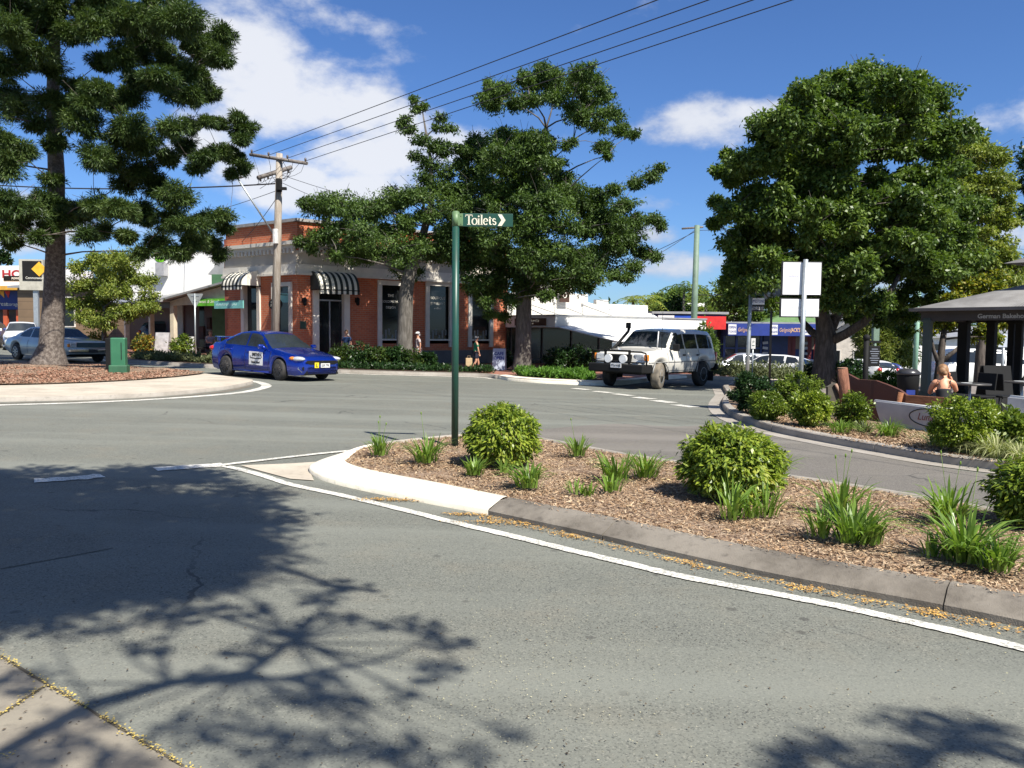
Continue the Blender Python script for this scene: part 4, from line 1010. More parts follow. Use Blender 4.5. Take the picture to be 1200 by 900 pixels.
def awning(w_, x0, x1, zt_, hh, out, mt, par=root, minv=MI):
    a = B(); n = 10; prof_ = [(-out*math.sin(R(90)*i/n), zt_-hh*(1-math.cos(R(90)*i/n))) for i in range(n+1)]; prof_.append((-out, zt_-hh-.16))
    vs = [(x, y, z) for x in (x0, x1) for y, z in prof_]; k = len(prof_)
    a.add(vs, [(i, i+1, k+i+1, k+i) for i in range(k-1)], None, 0, True)
    a.add([(x0, y, z) for y, z in prof_[:-1]]+[(x0, 0, zt_-hh)], [list(range(k))]); a.add([(x1, y, z) for y, z in prof_[:-1]]+[(x1, 0, zt_-hh)], [list(range(k))])
    o = a.build('awning', mt, par); o.matrix_local = minv @ w_.M()
    fr_ = B().tube([(x0, 0, zt_-hh), (x0, -out, zt_-hh), (x1, -out, zt_-hh), (x1, 0, zt_-hh)], .02, 6); fr_.build('awning_frame', M_black, o)
za = wr_.px(388, 319)[1]; zb2 = wr_.px(388, 338)[1]; M_str = stripes('striped canvas', .245)
awning(wr_, wr_.px(364)[0], wr_.px(411)[0], za, za-zb2+.1, .8, M_str)
awning(wl_, wl_.px(282)[0], wl_.px(306)[0], wl_.px(290, 318)[1], .65, .9, M_str)
for u in (355, 417):
    x_, z_ = wr_.px(u, 352); q = B(); q.box((x_, -.03, z_), (.09, .05, .2)); q.tube([(x_, -.05, z_+.05), (x_, -.16, z_+.1), (x_, -.18, z_+.02)], .014, 6); q.tube([(x_, -.18, z_-.22), (x_, -.18, z_-.18), (x_, -.18, z_+.06), (x_, -.18, z_+.12)], [.03, .07, .085, .02], 8); part_on(wr_, q, 'wall_lamp', M_black)
x_, z_ = wr_.px(355, 381); part_on(wr_, B().box((x_, -.015, z_), (.26, .03, .3), bev=.01), 'wall_plaque', mat('green bronze', (.05, .08, .06), .4, .5))
x_, z_ = wl_.px(335, 357); hs_ = thing('hanging_sign', (0, 0, 0), 'black oval sign hanging from a bracket on the brick corner', 'sign', M=wl_.M()); 
o = B().prism([(x_+.42*math.cos(R(a)), z_+.24*math.sin(R(a))) for a in range(0, 360, 20)], -.52, -.48).build('sign_board', M_black, hs_)
text(o, 'EXQUISITE', .11, M_wletter, (x_, -.524, z_+.05), FRONT, align='CENTER', ext=.001); text(o, 'JEWELLERY', .11, M_wletter, (x_, -.524, z_-.07), FRONT, align='CENTER', ext=.001); text(o, '& CO', .07, M_wletter, (x_, -.524, z_-.16), FRONT, align='CENTER', ext=.001)
q = B(); q.tube([(x_+.1, 0, z_+.38), (x_+.1, -.6, z_+.38)], .016, 6); q.tube([(x_+.1, -.5, z_+.38), (x_+.1, -.5, z_+.2)], .01, 5); q.build('bracket', M_black, hs_)
u_ = rect(wl_, 276, 310, 353, 362)
ts = thing('shop_sign', (0, 0, 0), 'plain teal sign board fixed to the brick wall beside the lime green sign', 'sign', M=wl_.M())
o = B().box(((u_[0]+u_[1])/2-.35, -.75, (u_[2]+u_[3])/2), (u_[1]-u_[0], .05, u_[3]-u_[2])).build('sign_board', M_teal, ts)
q = B()
for i in range(22): q.box((u_[0]-.2+.035*(i*1.9), -.777, (u_[2]+u_[3])/2+.02*math.sin(i*2.1)), (.035, .004, .07+.03*math.sin(i*3)))
q.build('lettering', mat('pale lettering', (.55, .75, .7), .5), o); B().box(((u_[0]+u_[1])/2-.35, -.36, (u_[2]+u_[3])/2+.1), (.04, .72, .04)).build('bracket', M_black, ts)

# ---- white weatherboard shop with brown signs
R0 = cC + inw*.05 + wr_.dr*.02; BZ = gz(R0.x, R0.y)-.2
ww = Wall((R0.x, R0.y), wr_.dr, BZ); rootb = thing('white_shop', (R0.x, R0.y, BZ), 'white weatherboard shop with stepped parapet and deep street awning', 'building'); MIB = Matrix.Translation((R0.x, R0.y, BZ)).inverted()
pp = [(593, 343), (626, 343), (626, 333), (672, 334), (672, 344), (689, 344.5), (689, 354), (699, 357), (699, 351), (713, 351.5), (713, 363), (766, 367.5)]
poly = [ww.px(u, v) for u, v in pp]; Lw = poly[-1][0]; poly = poly + [(Lw, 0), (poly[0][0], 0)]
part_on(ww, B().prism([(a, b_) for a, b_ in poly], .0, .22), 'wall', M_wboard, rootb, MIB)
part_on(ww, B().box((Lw/2, 4, 1.7), (Lw-.3, 7.4, 3.3)), 'rear_volume', M_wht, rootb, MIB)
zf0 = ww.px(592, 383.5)[1]; zf1 = ww.px(592, 371)[1]
f = B(); f.box((Lw/2, -1.8, (zf0+zf1)/2), (Lw, 3.6, zf1-zf0)); part_on(ww, f, 'street_awning', M_wht, rootb, MIB)
f = B(); f.box((Lw/2, -1.8, zf1+.03), (Lw+.1, 3.7, .06)); part_on(ww, f, 'awning_edge', M_roof, rootb, MIB)
f = B(); f.box((Lw/2, -.05, zf0/2), (Lw-.1, .06, zf0-.03)); part_on(ww, f, 'shopfront', M_shopglass, rootb, MIB)
f = B()
for x in np.linspace(.3, Lw-.4, 6): f.box((x, -.10, zf0/2), (.08, .06, zf0-.04))
f.box((Lw/2, -.101, .5), (Lw-.2, .05, .08)); part_on(ww, f, 'mullions', mat('dark mullion', (.05, .05, .05), .5), rootb, MIB)
for u0, v0, u1, v1 in ((598, 352, 614, 366), (619, 356, 637, 369), (649, 355, 672, 370), (682, 357, 705, 371)):
    a = ww.px(u0, v0); f = B(); f.tube([(a[0], 0, a[1]), (a[0]+.25, -2.2, zf1+.05)], .02, 5); f.box((a[0], -.02, a[1]), (.12, .05, .12)); part_on(ww, f, 'awning_stay', M_roof, rootb, MIB)
# brown sign on the awning's end and a projecting one above
inwb = Vector((-wr_.dr.y, wr_.dr.x)); we = Wall((R0.x-wr_.dr.x*.01, R0.y-wr_.dr.y*.01), -inwb, BZ)
r_ = rect(we, 604, 640, 373, 381.5); ts = thing('shop_sign', (0, 0, 0), 'brown sign with cream lettering on the end of the white awning', 'sign', M=we.M())
o = B().box(((r_[0]+r_[1])/2, -.03, (r_[2]+r_[3])/2), (r_[1]-r_[0], .04, r_[3]-r_[2])).build('sign_board', M_brown, ts)
text(o, 'Permanentia', .20, M_wletter, ((r_[0]+r_[1])/2, -.053, r_[2]+.16), FRONT, align='CENTER', ext=.002, shear=.2, sx=1.25); text(o, 'BY DESIGN', .08, M_wletter, ((r_[0]+r_[1])/2, -.053, r_[2]+.05), FRONT, align='CENTER', ext=.002, sx=1.3)
a = ww.px(652, 354); b_ = ww.px(663, 340)
ts = thing('projecting_sign', (0, 0, 0), 'small dark brown sign with a white letter above the stepped white parapet', 'sign', M=ww.M())
o = B().box(((a[0]+b_[0])/2, -.25, (a[1]+b_[1])/2), (b_[0]-a[0], .06, b_[1]-a[1])).build('sign_board', M_brown, ts); text(o, 'D', .42, M_wletter, ((a[0]+b_[0])/2, -.285, a[1]+.2), FRONT, align='CENTER', ext=.002); B().box(((a[0]+b_[0])/2, -.1, (a[1]+b_[1])/2), (.05, .25, .05)).build('bracket', M_black, ts)
q = B(); pts = [P(655, 383, 36.0), P(724, 400, 32.8), P(801, 389, 38), P(766, 369, 42)]; q.add([*pts, *[p-Vector((0, 0, .04)) for p in pts]], [(0,1,2,3),(7,6,5,4),(0,4,5,1),(1,5,6,2),(2,6,7,3),(3,7,4,0)])
o = q.build('shade_sail', mat('white canvas', (.80, .80, .78), .8)); tag(o, 'white canvas shade sheet sloping down from the white shop awning', 'shade sail')
for p in pts[1:3]: 
    q = B().tube([(p.x, p.y, gz(p.x, p.y)), (p.x, p.y, p.z-.04)], .04, 8); o = q.build('sail_post', M_black); tag(o, 'dark post holding up the ' + ('near' if p is pts[1] else 'far') + ' corner of the white shade sheet', 'post')

# ---- shop row on the far side street
def shopfront(root_, w_, minv, x0, x1, z1, wallm, mull=M_black, n=4):
    part_on(w_, B().box(((x0+x1)/2, .25, z1/2), (x1-x0, .05, z1)), 'shop_window', M_shopglass, root_, minv)
    f = B()
    for x in np.linspace(x0+.1, x1-.1, n+1): f.box((x, .2, z1/2), (.14, .12, z1))
    f.box(((x0+x1)/2, .2, .35), (x1-x0-.02, .11, .7)); f.box(((x0+x1)/2, .205, z1*.72), (x1-x0-.02, .08, .08)); part_on(w_, f, 'shop_wall', wallm, root_, minv)
M_blue = mat('blue sign', (.015, .035, .22), .5, c2=(.012, .03, .17)); M_bwall = mat('blue wall', (.02, .05, .18), .6); M_red = mat('red sign', (.62, .025, .022), .5); M_goldl = mat('gold lettering', (.62, .38, .22), .5)
o1 = P(762, 380, 52); zs = gz(o1.x, 50)-.1
w1 = Wall((o1.x, o1.y), (1, .02), zs); r1 = thing('sign_fronted_shop', (o1.x, o1.y, zs), 'low shop with plain red fascia beside white and blue sign panels', 'building'); MI1 = Matrix.Translation((o1.x, o1.y, zs)).inverted()
x_end = w1.px(846)[0]; zt_ = w1.px(800, 367)[1]; zb_ = w1.px(800, 386)[1]
part_on(w1, B().box((x_end/2, 3, zt_/2), (x_end, 5.4, zt_-.1)), 'wall', M_bwall, r1, MI1); shopfront(r1, Wall((o1.x, o1.y-.05), (1, .02), zs), MI1, .05, x_end-.05, zb_, M_black)
part_on(w1, B().box((x_end/2, 1.2, zt_), (x_end+.2, 4.6, .14)), 'roof', M_roof, r1, MI1)
def panel(w_, u0, u1, v0, v1, m, root_, minv, name='sign_panel', y=-1.0):
    r_ = rect(w_, u0, u1, v0, v1); o = part_on(w_, B().box(((r_[0]+r_[1])/2, y, (r_[2]+r_[3])/2), (r_[1]-r_[0], .12, r_[3]-r_[2])), name, m, root_, minv); return o, r_
part_on(w1, B().box((x_end/2, -.4, zt_-.5), (x_end-.1, 1.0, .8)), 'fascia_box', M_bwall, r1, MI1)
o, r_ = panel(w1, 767, 785.5, 370, 382, M_plate, r1, MI1); text(o, 'SIGN', .26, M_blue, (r_[0]+.1, -1.065, r_[3]-.3), FRONT, ext=.002); text(o, 'Shop Hub', .2, M_blue, (r_[0]+.1, -1.065, r_[3]-.52), FRONT, ext=.002)
o, r_ = panel(w1, 786, 808, 370.5, 383, mat('bright blue sign', (.01, .06, .42), .5), r1, MI1); text(o, 'MOVED AND', .21, M_plate, ((r_[0]+r_[1])/2, -1.065, r_[3]-.28), FRONT, align='CENTER', ext=.002); text(o, 'COMING SOON', .2, M_plate, ((r_[0]+r_[1])/2, -1.065, r_[3]-.55), FRONT, align='CENTER', ext=.002)
panel(w1, 808.3, 845, 371, 386, M_red, r1, MI1, 'red_fascia')
o2 = P(847, 385, 52); zs2 = gz(o2.x, 50)-.1
w2 = Wall((o2.x, o2.y), (1, .03), zs2); r2 = thing('hardware_shop', (o2.x, o2.y, zs2), 'shop with long navy blue fascia lettered in white and gold', 'building'); MI2 = Matrix.Translation((o2.x, o2.y, zs2)).inverted()
x_end = w2.px(961)[0]; zt_ = w2.px(850, 379)[1]; zb_ = w2.px(850, 393)[1]
part_on(w2, B().box((x_end/2, 3, zt_/2-.1), (x_end, 5.4, zt_-.2)), 'wall', M_bwall, r2, MI2)
part_on(w2, B().box((x_end/2, 1, zt_+.05), (x_end+.2, 3.6, .1)), 'roof', M_roof, r2, MI2)
o, r_ = panel(w2, 847.5, 961, 379.5, 393.5, M_blue, r2, MI2, 'fascia_sign')
part_on(w2, B().box((x_end/2, -.4, (zt_+zb_)/2), (x_end-.05, 1.0, zt_-zb_-.05)), 'fascia_box', M_bwall, r2, MI2)
for u, nm in ((846.5, 1), (894, 2), (931, 2)):
    x = w2.px(u+1)[0]; zc = (r_[2]+r_[3])/2
    q = B().box((x+.26, -1.066, zc), (.50, .01, .62)).build('sign_patch', M_plate, o); text(q, 'OPEN', .2, M_blue, (x+.26, -1.073, zc+.06), FRONT, align='CENTER', ext=.001, bold=.006, sx=.85); text(q, '7 DAYS', .18, M_blue, (x+.26, -1.073, zc-.2), FRONT, align='CENTER', ext=.001, bold=.006, sx=.78)
    text(o, 'Gelignite', .34, M_goldl, (x+.6, -1.066, zc-.12), FRONT, ext=.002, shear=.3, sx=.62); 
    if nm == 2: text(o, "JACK'S", .34, M_goldl, (x+1.33, -1.066, zc-.12), FRONT, ext=.002, bold=.01, sx=.60)
shopfront(r2, Wall((o2.x, o2.y-.05), (1, .03), zs2), MI2, .05, x_end*.42, zb_, mat('navy post', (.02, .05, .17), .6), n=3)
part_on(w2, B().box((x_end*.55, .15, zb_/2), (x_end*.25, .2, zb_)), 'blue_entry', mat('deep blue entry', (.008, .02, .09), .5), r2, MI2)
q = B()
for i in range(8): q.box((x_end*(.44+.0*i)+(.0 if i < 5 else 2.55), -.0, zb_-.45-.33*(i % 5)), (.34, .02, .16), ry=.1*((i*5) % 3-1))
part_on(w2, q, 'poster', mat('posters', (.35, .38, .42), .6), r2, MI2)
q = B()
for x in (.70, .735, .90, .97): q.box((x_end*x, .14, zb_/2), (.28, .1, zb_))
part_on(w2, q, 'red_frame', mat('dark red paint', (.13, .012, .012), .5), r2, MI2); part_on(w2, B().box((x_end*.84, .12, zb_*.85), (x_end*.26, .05, zb_*.28)), 'blind', mat('tan blind', (.20, .15, .11), .7), r2, MI2)

def house(name, label, c, dr, w_, d_, h, rise, wm, rm, axis=0, eave=.4, wins_=((.25, .9), (.7, .9)), door_=None, chim=False):
    z = gz(c[0], c[1]) - .2
    root_ = thing(name, (c[0], c[1], z), label, 'house', 'houses beyond the side street', dr)
    B().box((0, d_/2, h/2), (w_, d_, h)).build('wall', wm, root_)
    b = B(); e_ = eave
    if axis == 0:      # ridge along the front
        b.prism([(-e_, h-.1), (d_/2, h+rise), (d_+e_, h-.1), (d_+e_, h+.02), (d_/2, h+rise+.15), (-e_, h+.02)], -w_/2-e_, w_/2+e_, 'x')
    elif axis == 1:    # gable to the front
        b.prism([(-w_/2-e_, h-.1), (0, h+rise), (w_/2+e_, h-.1), (w_/2+e_, h+.05), (0, h+rise+.16), (-w_/2-e_, h+.05)], -e_, d_+e_, 'y')
        B().prism([(-w_/2, h-.01), (w_/2, h-.01), (0, h+rise-.05)], .02, .3).build('gable', wm, root_)
    else:              # pyramid
        b.add([(-w_/2-e_, -e_, h), (w_/2+e_, -e_, h), (w_/2+e_, d_+e_, h), (-w_/2-e_, d_+e_, h), (0, d_/2, h+rise)], [(0,1,4), (1,2,4), (2,3,4), (3,0,4), (3,2,1,0)])
    if axis == 0:
        for s_ in (-1, 1): B().prism([(0.02, h-.01), (d_-.02, h-.01), (d_/2, h+rise-.05)], s_*w_/2-.02, s_*w_/2+.02, 'x').build('gable', wm, root_)
    b.build('roof', rm, root_)
    for fx, sz in wins_:
        fr_ = B(); x = -w_/2+fx*w_
        fr_.box((x, -.02, h*.6), (sz+.16, .06, h*.45+.16)); o = fr_.build('window', M_trim, root_); B().box((x, -.06, h*.6), (sz, .03, h*.45)).build('pane', M_shopglass, o)
    return root_
M_green_roof = mat('green metal roof', (.16, .27, .10), .5, .2); M_grroof = mat('weathered grey roof', (.30, .29, .27), .7)
p = GX(938, 62); house('green_roofed_house', 'house with pale green pyramid roof behind the blue shop', (p.x, 62), (1, 0), 5.6, 5.6, 3.9, 1.2, M_wht, M_green_roof, 2)
p = GX(999, 74); house('grey_roofed_house', 'tall house with weathered grey roof above the smaller gabled cottage', (p.x, 74), (1, .05), 7, 7, 4.6, 1.4, mat('tan wall', (.25, .19, .11), .8), M_grroof, 0)
p = GX(995, 60); house('cottage', 'cream gabled cottage behind the big tree trunk', (p.x, 60), (.95, -.3), 4.2, 5.5, 2.6, 1.8, mat('cream boards', (.60, .54, .46), .7), M_grroof, 1)
p = GX(1026, 72); house('white_house', 'bright white house between the cottage and the weeping tree', (p.x, 72), (1, .1), 5.2, 6, 4.6, .8, M_wht, M_roof, 0)
p = GX(1150, 62); house('long_white_building', 'long low white building seen behind the bakery shelter', (p.x, 62), (1, -.05), 20, 8, 3.4, .7, M_wht, M_roof, 0, wins_=[(.1+.12*i, 1.0) for i in range(7)])
p = GX(728, 84); house('white_building', 'far white building above the white shop awning near the palms', (p.x, 84), (1, 0), 12, 8, 4.0, .6, M_wht, M_wht, 0, wins_=((.2, 1), (.8, 1)))
p = GX(838, 92); house('white_building', 'far white building showing between palm crowns left of the big tree', (p.x, 92), (1, 0), 9, 8, 6.4, .4, M_wht, M_wht, 0, wins_=((.2, 1), (.5, 1), (.8, 1)))

# ---- veranda shop with the lime sign
V0 = GX(200, 41.5); vz = gz(V0.x, V0.y)+.12
rv = thing('veranda_shop', (V0.x, V0.y, vz), 'cream veranda shop with tall white side wall and lime green fascia sign', 'building'); MIV = Matrix.Translation((V0.x, V0.y, vz)).inverted()
V1 = P(275, 380, 39.8); wv = Wall((V0.x, V0.y), (V1.x-V0.x, V1.y-V0.y), vz); Lv = (Vector(V1[:2])-Vector(V0[:2])).length
za0 = wv.px(200, 353)[1]; za1 = wv.px(275, 331)[1]; zg0 = wv.px(205, 356)[1]; zg1 = wv.px(275, 352)[1]
part_on(wv, B().prism([(0, zg0-.1), (Lv, zg1-.1), (Lv, za1), (0, za0)], 0, .1), 'gable_board', M_cream, rv, MIV)
o, r_ = panel(wv, 231, 274, 350, 358.5, M_gl, rv, MIV, 'sign_panel', -.06); 
text(o, 'Sweet & Simple', .22, M_wletter, (r_[0]+.15, -.125, r_[2]+.14), FRONT, ext=.002, shear=.3, sx=1.05); B().box((r_[1]-.16, -.125, (r_[2]+r_[3])/2), (.17, .01, .19)).build('red_flower', M_red, o)
part_on(wv, B().prism([(-.25, za0+.02), (Lv, za1+.02), (Lv, za1+.12), (-.25, za0+.12)], -.35, 4.5), 'veranda_roof', M_roof, rv, MIV)
M_post = mat('cream post', (.62, .55, .42), .6)
lf = Vector((-wv.dr.y, wv.dr.x))     # the other veranda front runs back to the left
V2 = GX(100, 50); wv2 = Wall((V2.x, V2.y), (V0.x-V2.x, V0.y-V2.y), vz); L2 = (Vector(V0[:2])-Vector(V2[:2])).length
for u in (146.5, 175.5):
    x = wv2.px(u)[0]; part_on(wv2, B().box((x, .1, 1.35), (.22, .22, 2.7)), 'post', M_post, rv, MIV)
part_on(wv, B().box((.1, .12, za0/2), (.24, .24, za0)), 'post', M_post, rv, MIV); part_on(wv, B().box((Lv-.12, .12, zg1/2), (.20, .20, zg1)), 'post', M_post, rv, MIV)
part_on(wv2, B().box((L2/2, .05, za0-.18), (L2, .12, .30)), 'fascia', mat('dark fascia', (.10, .09, .08), .6), rv, MIV)
part_on(wv2, B().prism([(-.5, za0-.05), (5.2, za0+1.3), (5.2, za0+1.4), (-.5, za0+.05)], 0, L2, 'x'), 'veranda_roof', M_roof, rv, MIV)
W1 = P(176, 330, 45.0); W2 = P(263, 330, 44.0); wq = Wall((W1.x, W1.y), (W2.x-W1.x, W2.y-W1.y), vz); Lq = (Vector(W2[:2])-Vector(W1[:2])).length
tw = [wq.px(150, 304), wq.px(186, 300), wq.px(263, 291)]
part_on(wq, B().prism([(tw[0][0], 2.75), (Lq, 2.75), (Lq, tw[2][1]), tw[1], (tw[0][0], tw[1][1])], 0, 6), 'wall', M_wht, rv, MIV)
x_, z_ = wq.px(188, 303); part_on(wq, B().ell((x_, 0, z_), (.35, .05, .22)), 'lime_logo', mat('bright lime', (.25, .7, .03), .5), rv, MIV)
x_, z_ = wq.px(193, 316); part_on(wq, B().box((x_, -.25, z_), (.5, .4, .7)), 'shadow_box', mat('shadow grey', (.35, .35, .36), .6), rv, MIV)  # grey box added in place of a square shadow on the wall
part_on(wv, B().box((Lv*.5, 3.0, 1.4), (Lv+2, .1, 2.8)), 'shopfront', M_shopglass, rv, MIV)
M_disp = mat('shop display', (.10, .06, .06), .8, c2=(.03, .05, .06), scale=2)
for i in range(16): part_on(wv, B().box((-.6+i*(Lv+.4)/16, 2.2+.6*((i*7) % 5)/5, .5+1.2*((i*3) % 7)/7), (.15+.3*((i*5) % 3)/3, .2, .3+.5*((i*4) % 5)/5), bev=.03), 'display_stand', M_disp, rv, MIV)
part_on(wv2, B().box((L2/2, 2.6, 1.4), (L2, .1, 2.8)), 'shopfront', mat('maroon shopfront', (.06, .015, .02), .5), rv, MIV)
q = B(); q.box((wv2.px(158)[0], 2.5, 1.3), (.9, .08, 2.5)); part_on(wv2, q, 'door', mat('pale door', (.45, .45, .43), .5), rv, MIV)
g1 = P(246, 325, 41.5); g2 = P(275, 325, 39.8); gw = thing('green_wall_shop', (g1.x, g1.y, vz), 'narrow shop with green upper wall between white wall and brick parapet', 'building')
B().box((1.0, 1.8, 2.0), (2.2, 2.6, 4.0)).build('wall', mat('green wall', (.05, .13, .06), .7), gw); B().prism([(-.4, 4.02), (2.2, 4.02), (2.2, 5.1), (.2, 4.7)], .8, 3.4).build('roof', M_roof, gw)

# ---- far-left shops
f1 = GX(-130, 58); w3 = Wall((f1.x, 58), (1, -.10), gz(f1.x, 58)-.2); r3 = thing('far_shop_row', (f1.x, 58, w3.z0), 'white parapet shop with red lettering over a blue sign at the far left', 'building'); MI3 = Matrix.Translation((f1.x, 58, w3.z0)).inverted()
x_end = w3.px(52)[0]; zt_ = w3.px(10, 311)[1]; zm = w3.px(10, 337)[1]; zl = w3.px(10, 363)[1]
part_on(w3, B().box((x_end/2, 3, zt_/2), (x_end, 5.6, zt_)), 'wall', M_wht, r3, MI3)
part_on(w3, B().box((x_end/2, -1.0, zm-.13), (x_end, 2.2, .26)), 'awning_edge', mat('orange strip', (.62, .33, .05), .5), r3, MI3)
o, r_ = panel(w3, -40, 33, 341.5, 363, M_blue, r3, MI3, 'sign_panel', -.9); zc = r_[2]
a = w3.px(9, 342); b_ = w3.px(22, 342); c_ = w3.px(17, 350)
B().prism([(a[0], a[1]), (b_[0]-.35, a[1]), (c_[0], c_[1])], -.99, -.97).build('orange_wedge', mat('orange paint', (.75, .38, .04), .5), o); B().prism([(b_[0]-.3, a[1]), (b_[0]+.1, a[1]), (c_[0]+.3, c_[1])], -.99, -.97).build('red_wedge', M_red, o)
text(o, 'interest', .42, M_wletter, (w3.px(1)[0], -.97, zc+.25), FRONT, ext=.002); text(o, 'storage', .34, M_wletter, (w3.px(19)[0], -.97, zc+.25), FRONT, ext=.002)
text(part_on(w3, B().box((w3.px(14)[0], -.05, w3.px(14, 324)[1]), (3.8, .04, 1.3)), 'sign_panel', M_wht, r3, MI3), 'HON', .72, mat('dark red lettering', (.35, .02, .03), .5), (w3.px(5)[0], -.08, w3.px(5, 326)[1]+.05), FRONT, ext=.01, bold=.02, sx=1.35)
x_, z_ = w3.px(5.5, 330.5); x2, _ = w3.px(26, 330); o = part_on(w3, B().box(((x_+x2)/2, -.09, z_+.25), (x2-x_, .03, .34)), 'black_strip', M_black, r3, MI3); text(o, 'POWER', .2, M_wletter, (x_+.6, -.11, z_+.18), FRONT, ext=.002, bold=.005)
part_on(w3, B().box((x_end/2, -.02, zl/2), (x_end-.2, .04, zl)), 'shopfront', mat('grey shopfront', (.16, .14, .14), .6, c2=(.05, .05, .06), scale=.7), r3, MI3)
for u in (-25, -10, 4, 19, 34):
    part_on(w3, B().box((w3.px(u)[0], -.95, (zl-.02)/2), (.3, .16, zl-.02)), 'post', mat('orange red post', (.5, .10, .04), .6), r3, MI3)
pw_ = Wall((GX(24, 47).x, 47), (1, .12), gz(-28, 47)); ps_ = thing('pylon_sign', (0, 0, 0), 'beige framed black sign with an amber diamond beside the big trunk', 'sign', M=pw_.M())
r_ = rect(pw_, 25, 53, 304, 340); q = B(); q.box(((r_[0]+r_[1])/2, .1, (r_[2]+r_[3])/2), (r_[1]-r_[0], .35, r_[3]-r_[2])); o = q.build('cabinet', mat('beige cabinet', (.42, .40, .33), .6), ps_)
k = rect(pw_, 28.5, 53, 306, 329); o2_ = B().box(((k[0]+k[1])/2-.02, -.09, (k[2]+k[3])/2), (k[1]-k[0]-.1, .03, k[3]-k[2])).build('black_panel', M_black, o)
x_, z_ = pw_.px(47, 315.5); B().prism([(x_-.42, z_), (x_, z_+.42), (x_+.3, z_+.12), (x_+.3, z_-.12), (x_, z_-.42)], -.125, -.108).build('amber_diamond', mat('amber sign', (.8, .42, .03), .5), o)
x_, z_ = pw_.px(31, 327); text(o2_, 'Commonwealth', .2, M_wletter, (x_, -.11, z_), FRONT, ext=.002, sx=.8)
B().box((r_[1]-.5, .15, r_[2]/2), (.25, .2, r_[2])).build('pole', M_steel, ps_)
bw = GX(52, 53); house('timber_building', 'brown slatted timber building partly hidden by the big tree trunk', (bw.x+1.5, 53), (1, -.05), 6.5, 6, 4.0, .3, boards('brown slats', (.18, .12, .07), .5), M_roof, 0, wins_=((.5, 1.0),))
# ------------------------------------------------------------------ trees and plants
ML_pine = leaf_mat('hoop pine foliage', [(.020,.042,.012), (.038,.070,.018), (.070,.110,.026), (.12,.165,.04)], .5, .2)
ML_fig = leaf_mat('fig leaves', [(.026,.052,.012), (.048,.088,.018), (.082,.138,.027), (.13,.195,.042)], .55, .28)
ML_big = leaf_mat('broad leaves', [(.036,.070,.015), (.070,.120,.024), (.115,.175,.033), (.175,.235,.048)], .42, .3)
ML_yel = leaf_mat('yellowing leaves', [(.05,.09,.015), (.12,.16,.02), (.26,.25,.02), (.36,.27,.03)], .45, .3)
ML_lt = leaf_mat('light leaves', [(.08,.12,.02), (.14,.19,.03), (.21,.25,.042), (.30,.30,.06)], .5, .3)
ML_weep = leaf_mat('weeping leaves', [(.07,.11,.02), (.12,.16,.03), (.18,.21,.04), (.24,.25,.06)], .5, .35)
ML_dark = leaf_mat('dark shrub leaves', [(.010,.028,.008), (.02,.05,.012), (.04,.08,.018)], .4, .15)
ML_bush = leaf_mat('glossy bush leaves', [(.05,.08,.015), (.10,.16,.02), (.20,.27,.03), (.29,.35,.045), (.36,.34,.07)], .38, .3)
ML_bush2 = leaf_mat('yellow green bush leaves', [(.04,.075,.012), (.09,.14,.02), (.16,.22,.03), (.25,.30,.045)], .35, .3)
ML_flow = leaf_mat('flowering shrub leaves', [(.05,.09,.02), (.12,.16,.03), (.30,.20,.03), (.45,.16,.03)], .45, .25)
ML_lily = leaf_mat('daylily blades', [(.07,.13,.02), (.13,.22,.035), (.20,.31,.055), (.30,.38,.11)], .35, .35)
ML_liri = leaf_mat('variegated grass blades', [(.16,.20,.07), (.30,.33,.14), (.45,.45,.24), (.12,.18,.05)], .5, .3)
ML_cover = leaf_mat('ground cover leaves', [(.06,.14,.02), (.11,.23,.03), (.17,.32,.05)], .5, .3)
ML_gcov = leaf_mat('grey green cover leaves', [(.07,.09,.035), (.12,.14,.06), (.18,.20,.09)], .6, .2)
def bark(name, c, c2, sc_=(6, 6, 1.2)):
    m, t, bs, co = new_mat(name); mp = t.new('ShaderNodeMapping'); t.put(mp.inputs[0], co); mp.inputs['Scale'].default_value = sc_
    n = t.noise(mp.outputs[0], 2.2, 6, .7); t.put(bs.inputs['Base Color'], t.mix(t.mapr(n, .4, .65), c, c2)); bs.inputs['Roughness'].default_value = .92
    t.put(bs.inputs['Normal'], t.bump(n, .8, .03)); return m
MB_pine = bark('hoop pine bark', (.075, .058, .048), (.19, .16, .135), (5, 5, 5)); MB_fig = bark('grey bark', (.08, .07, .058), (.155, .14, .12)); MB_dark = bark('dark bark', (.05, .04, .033), (.11, .09, .075))

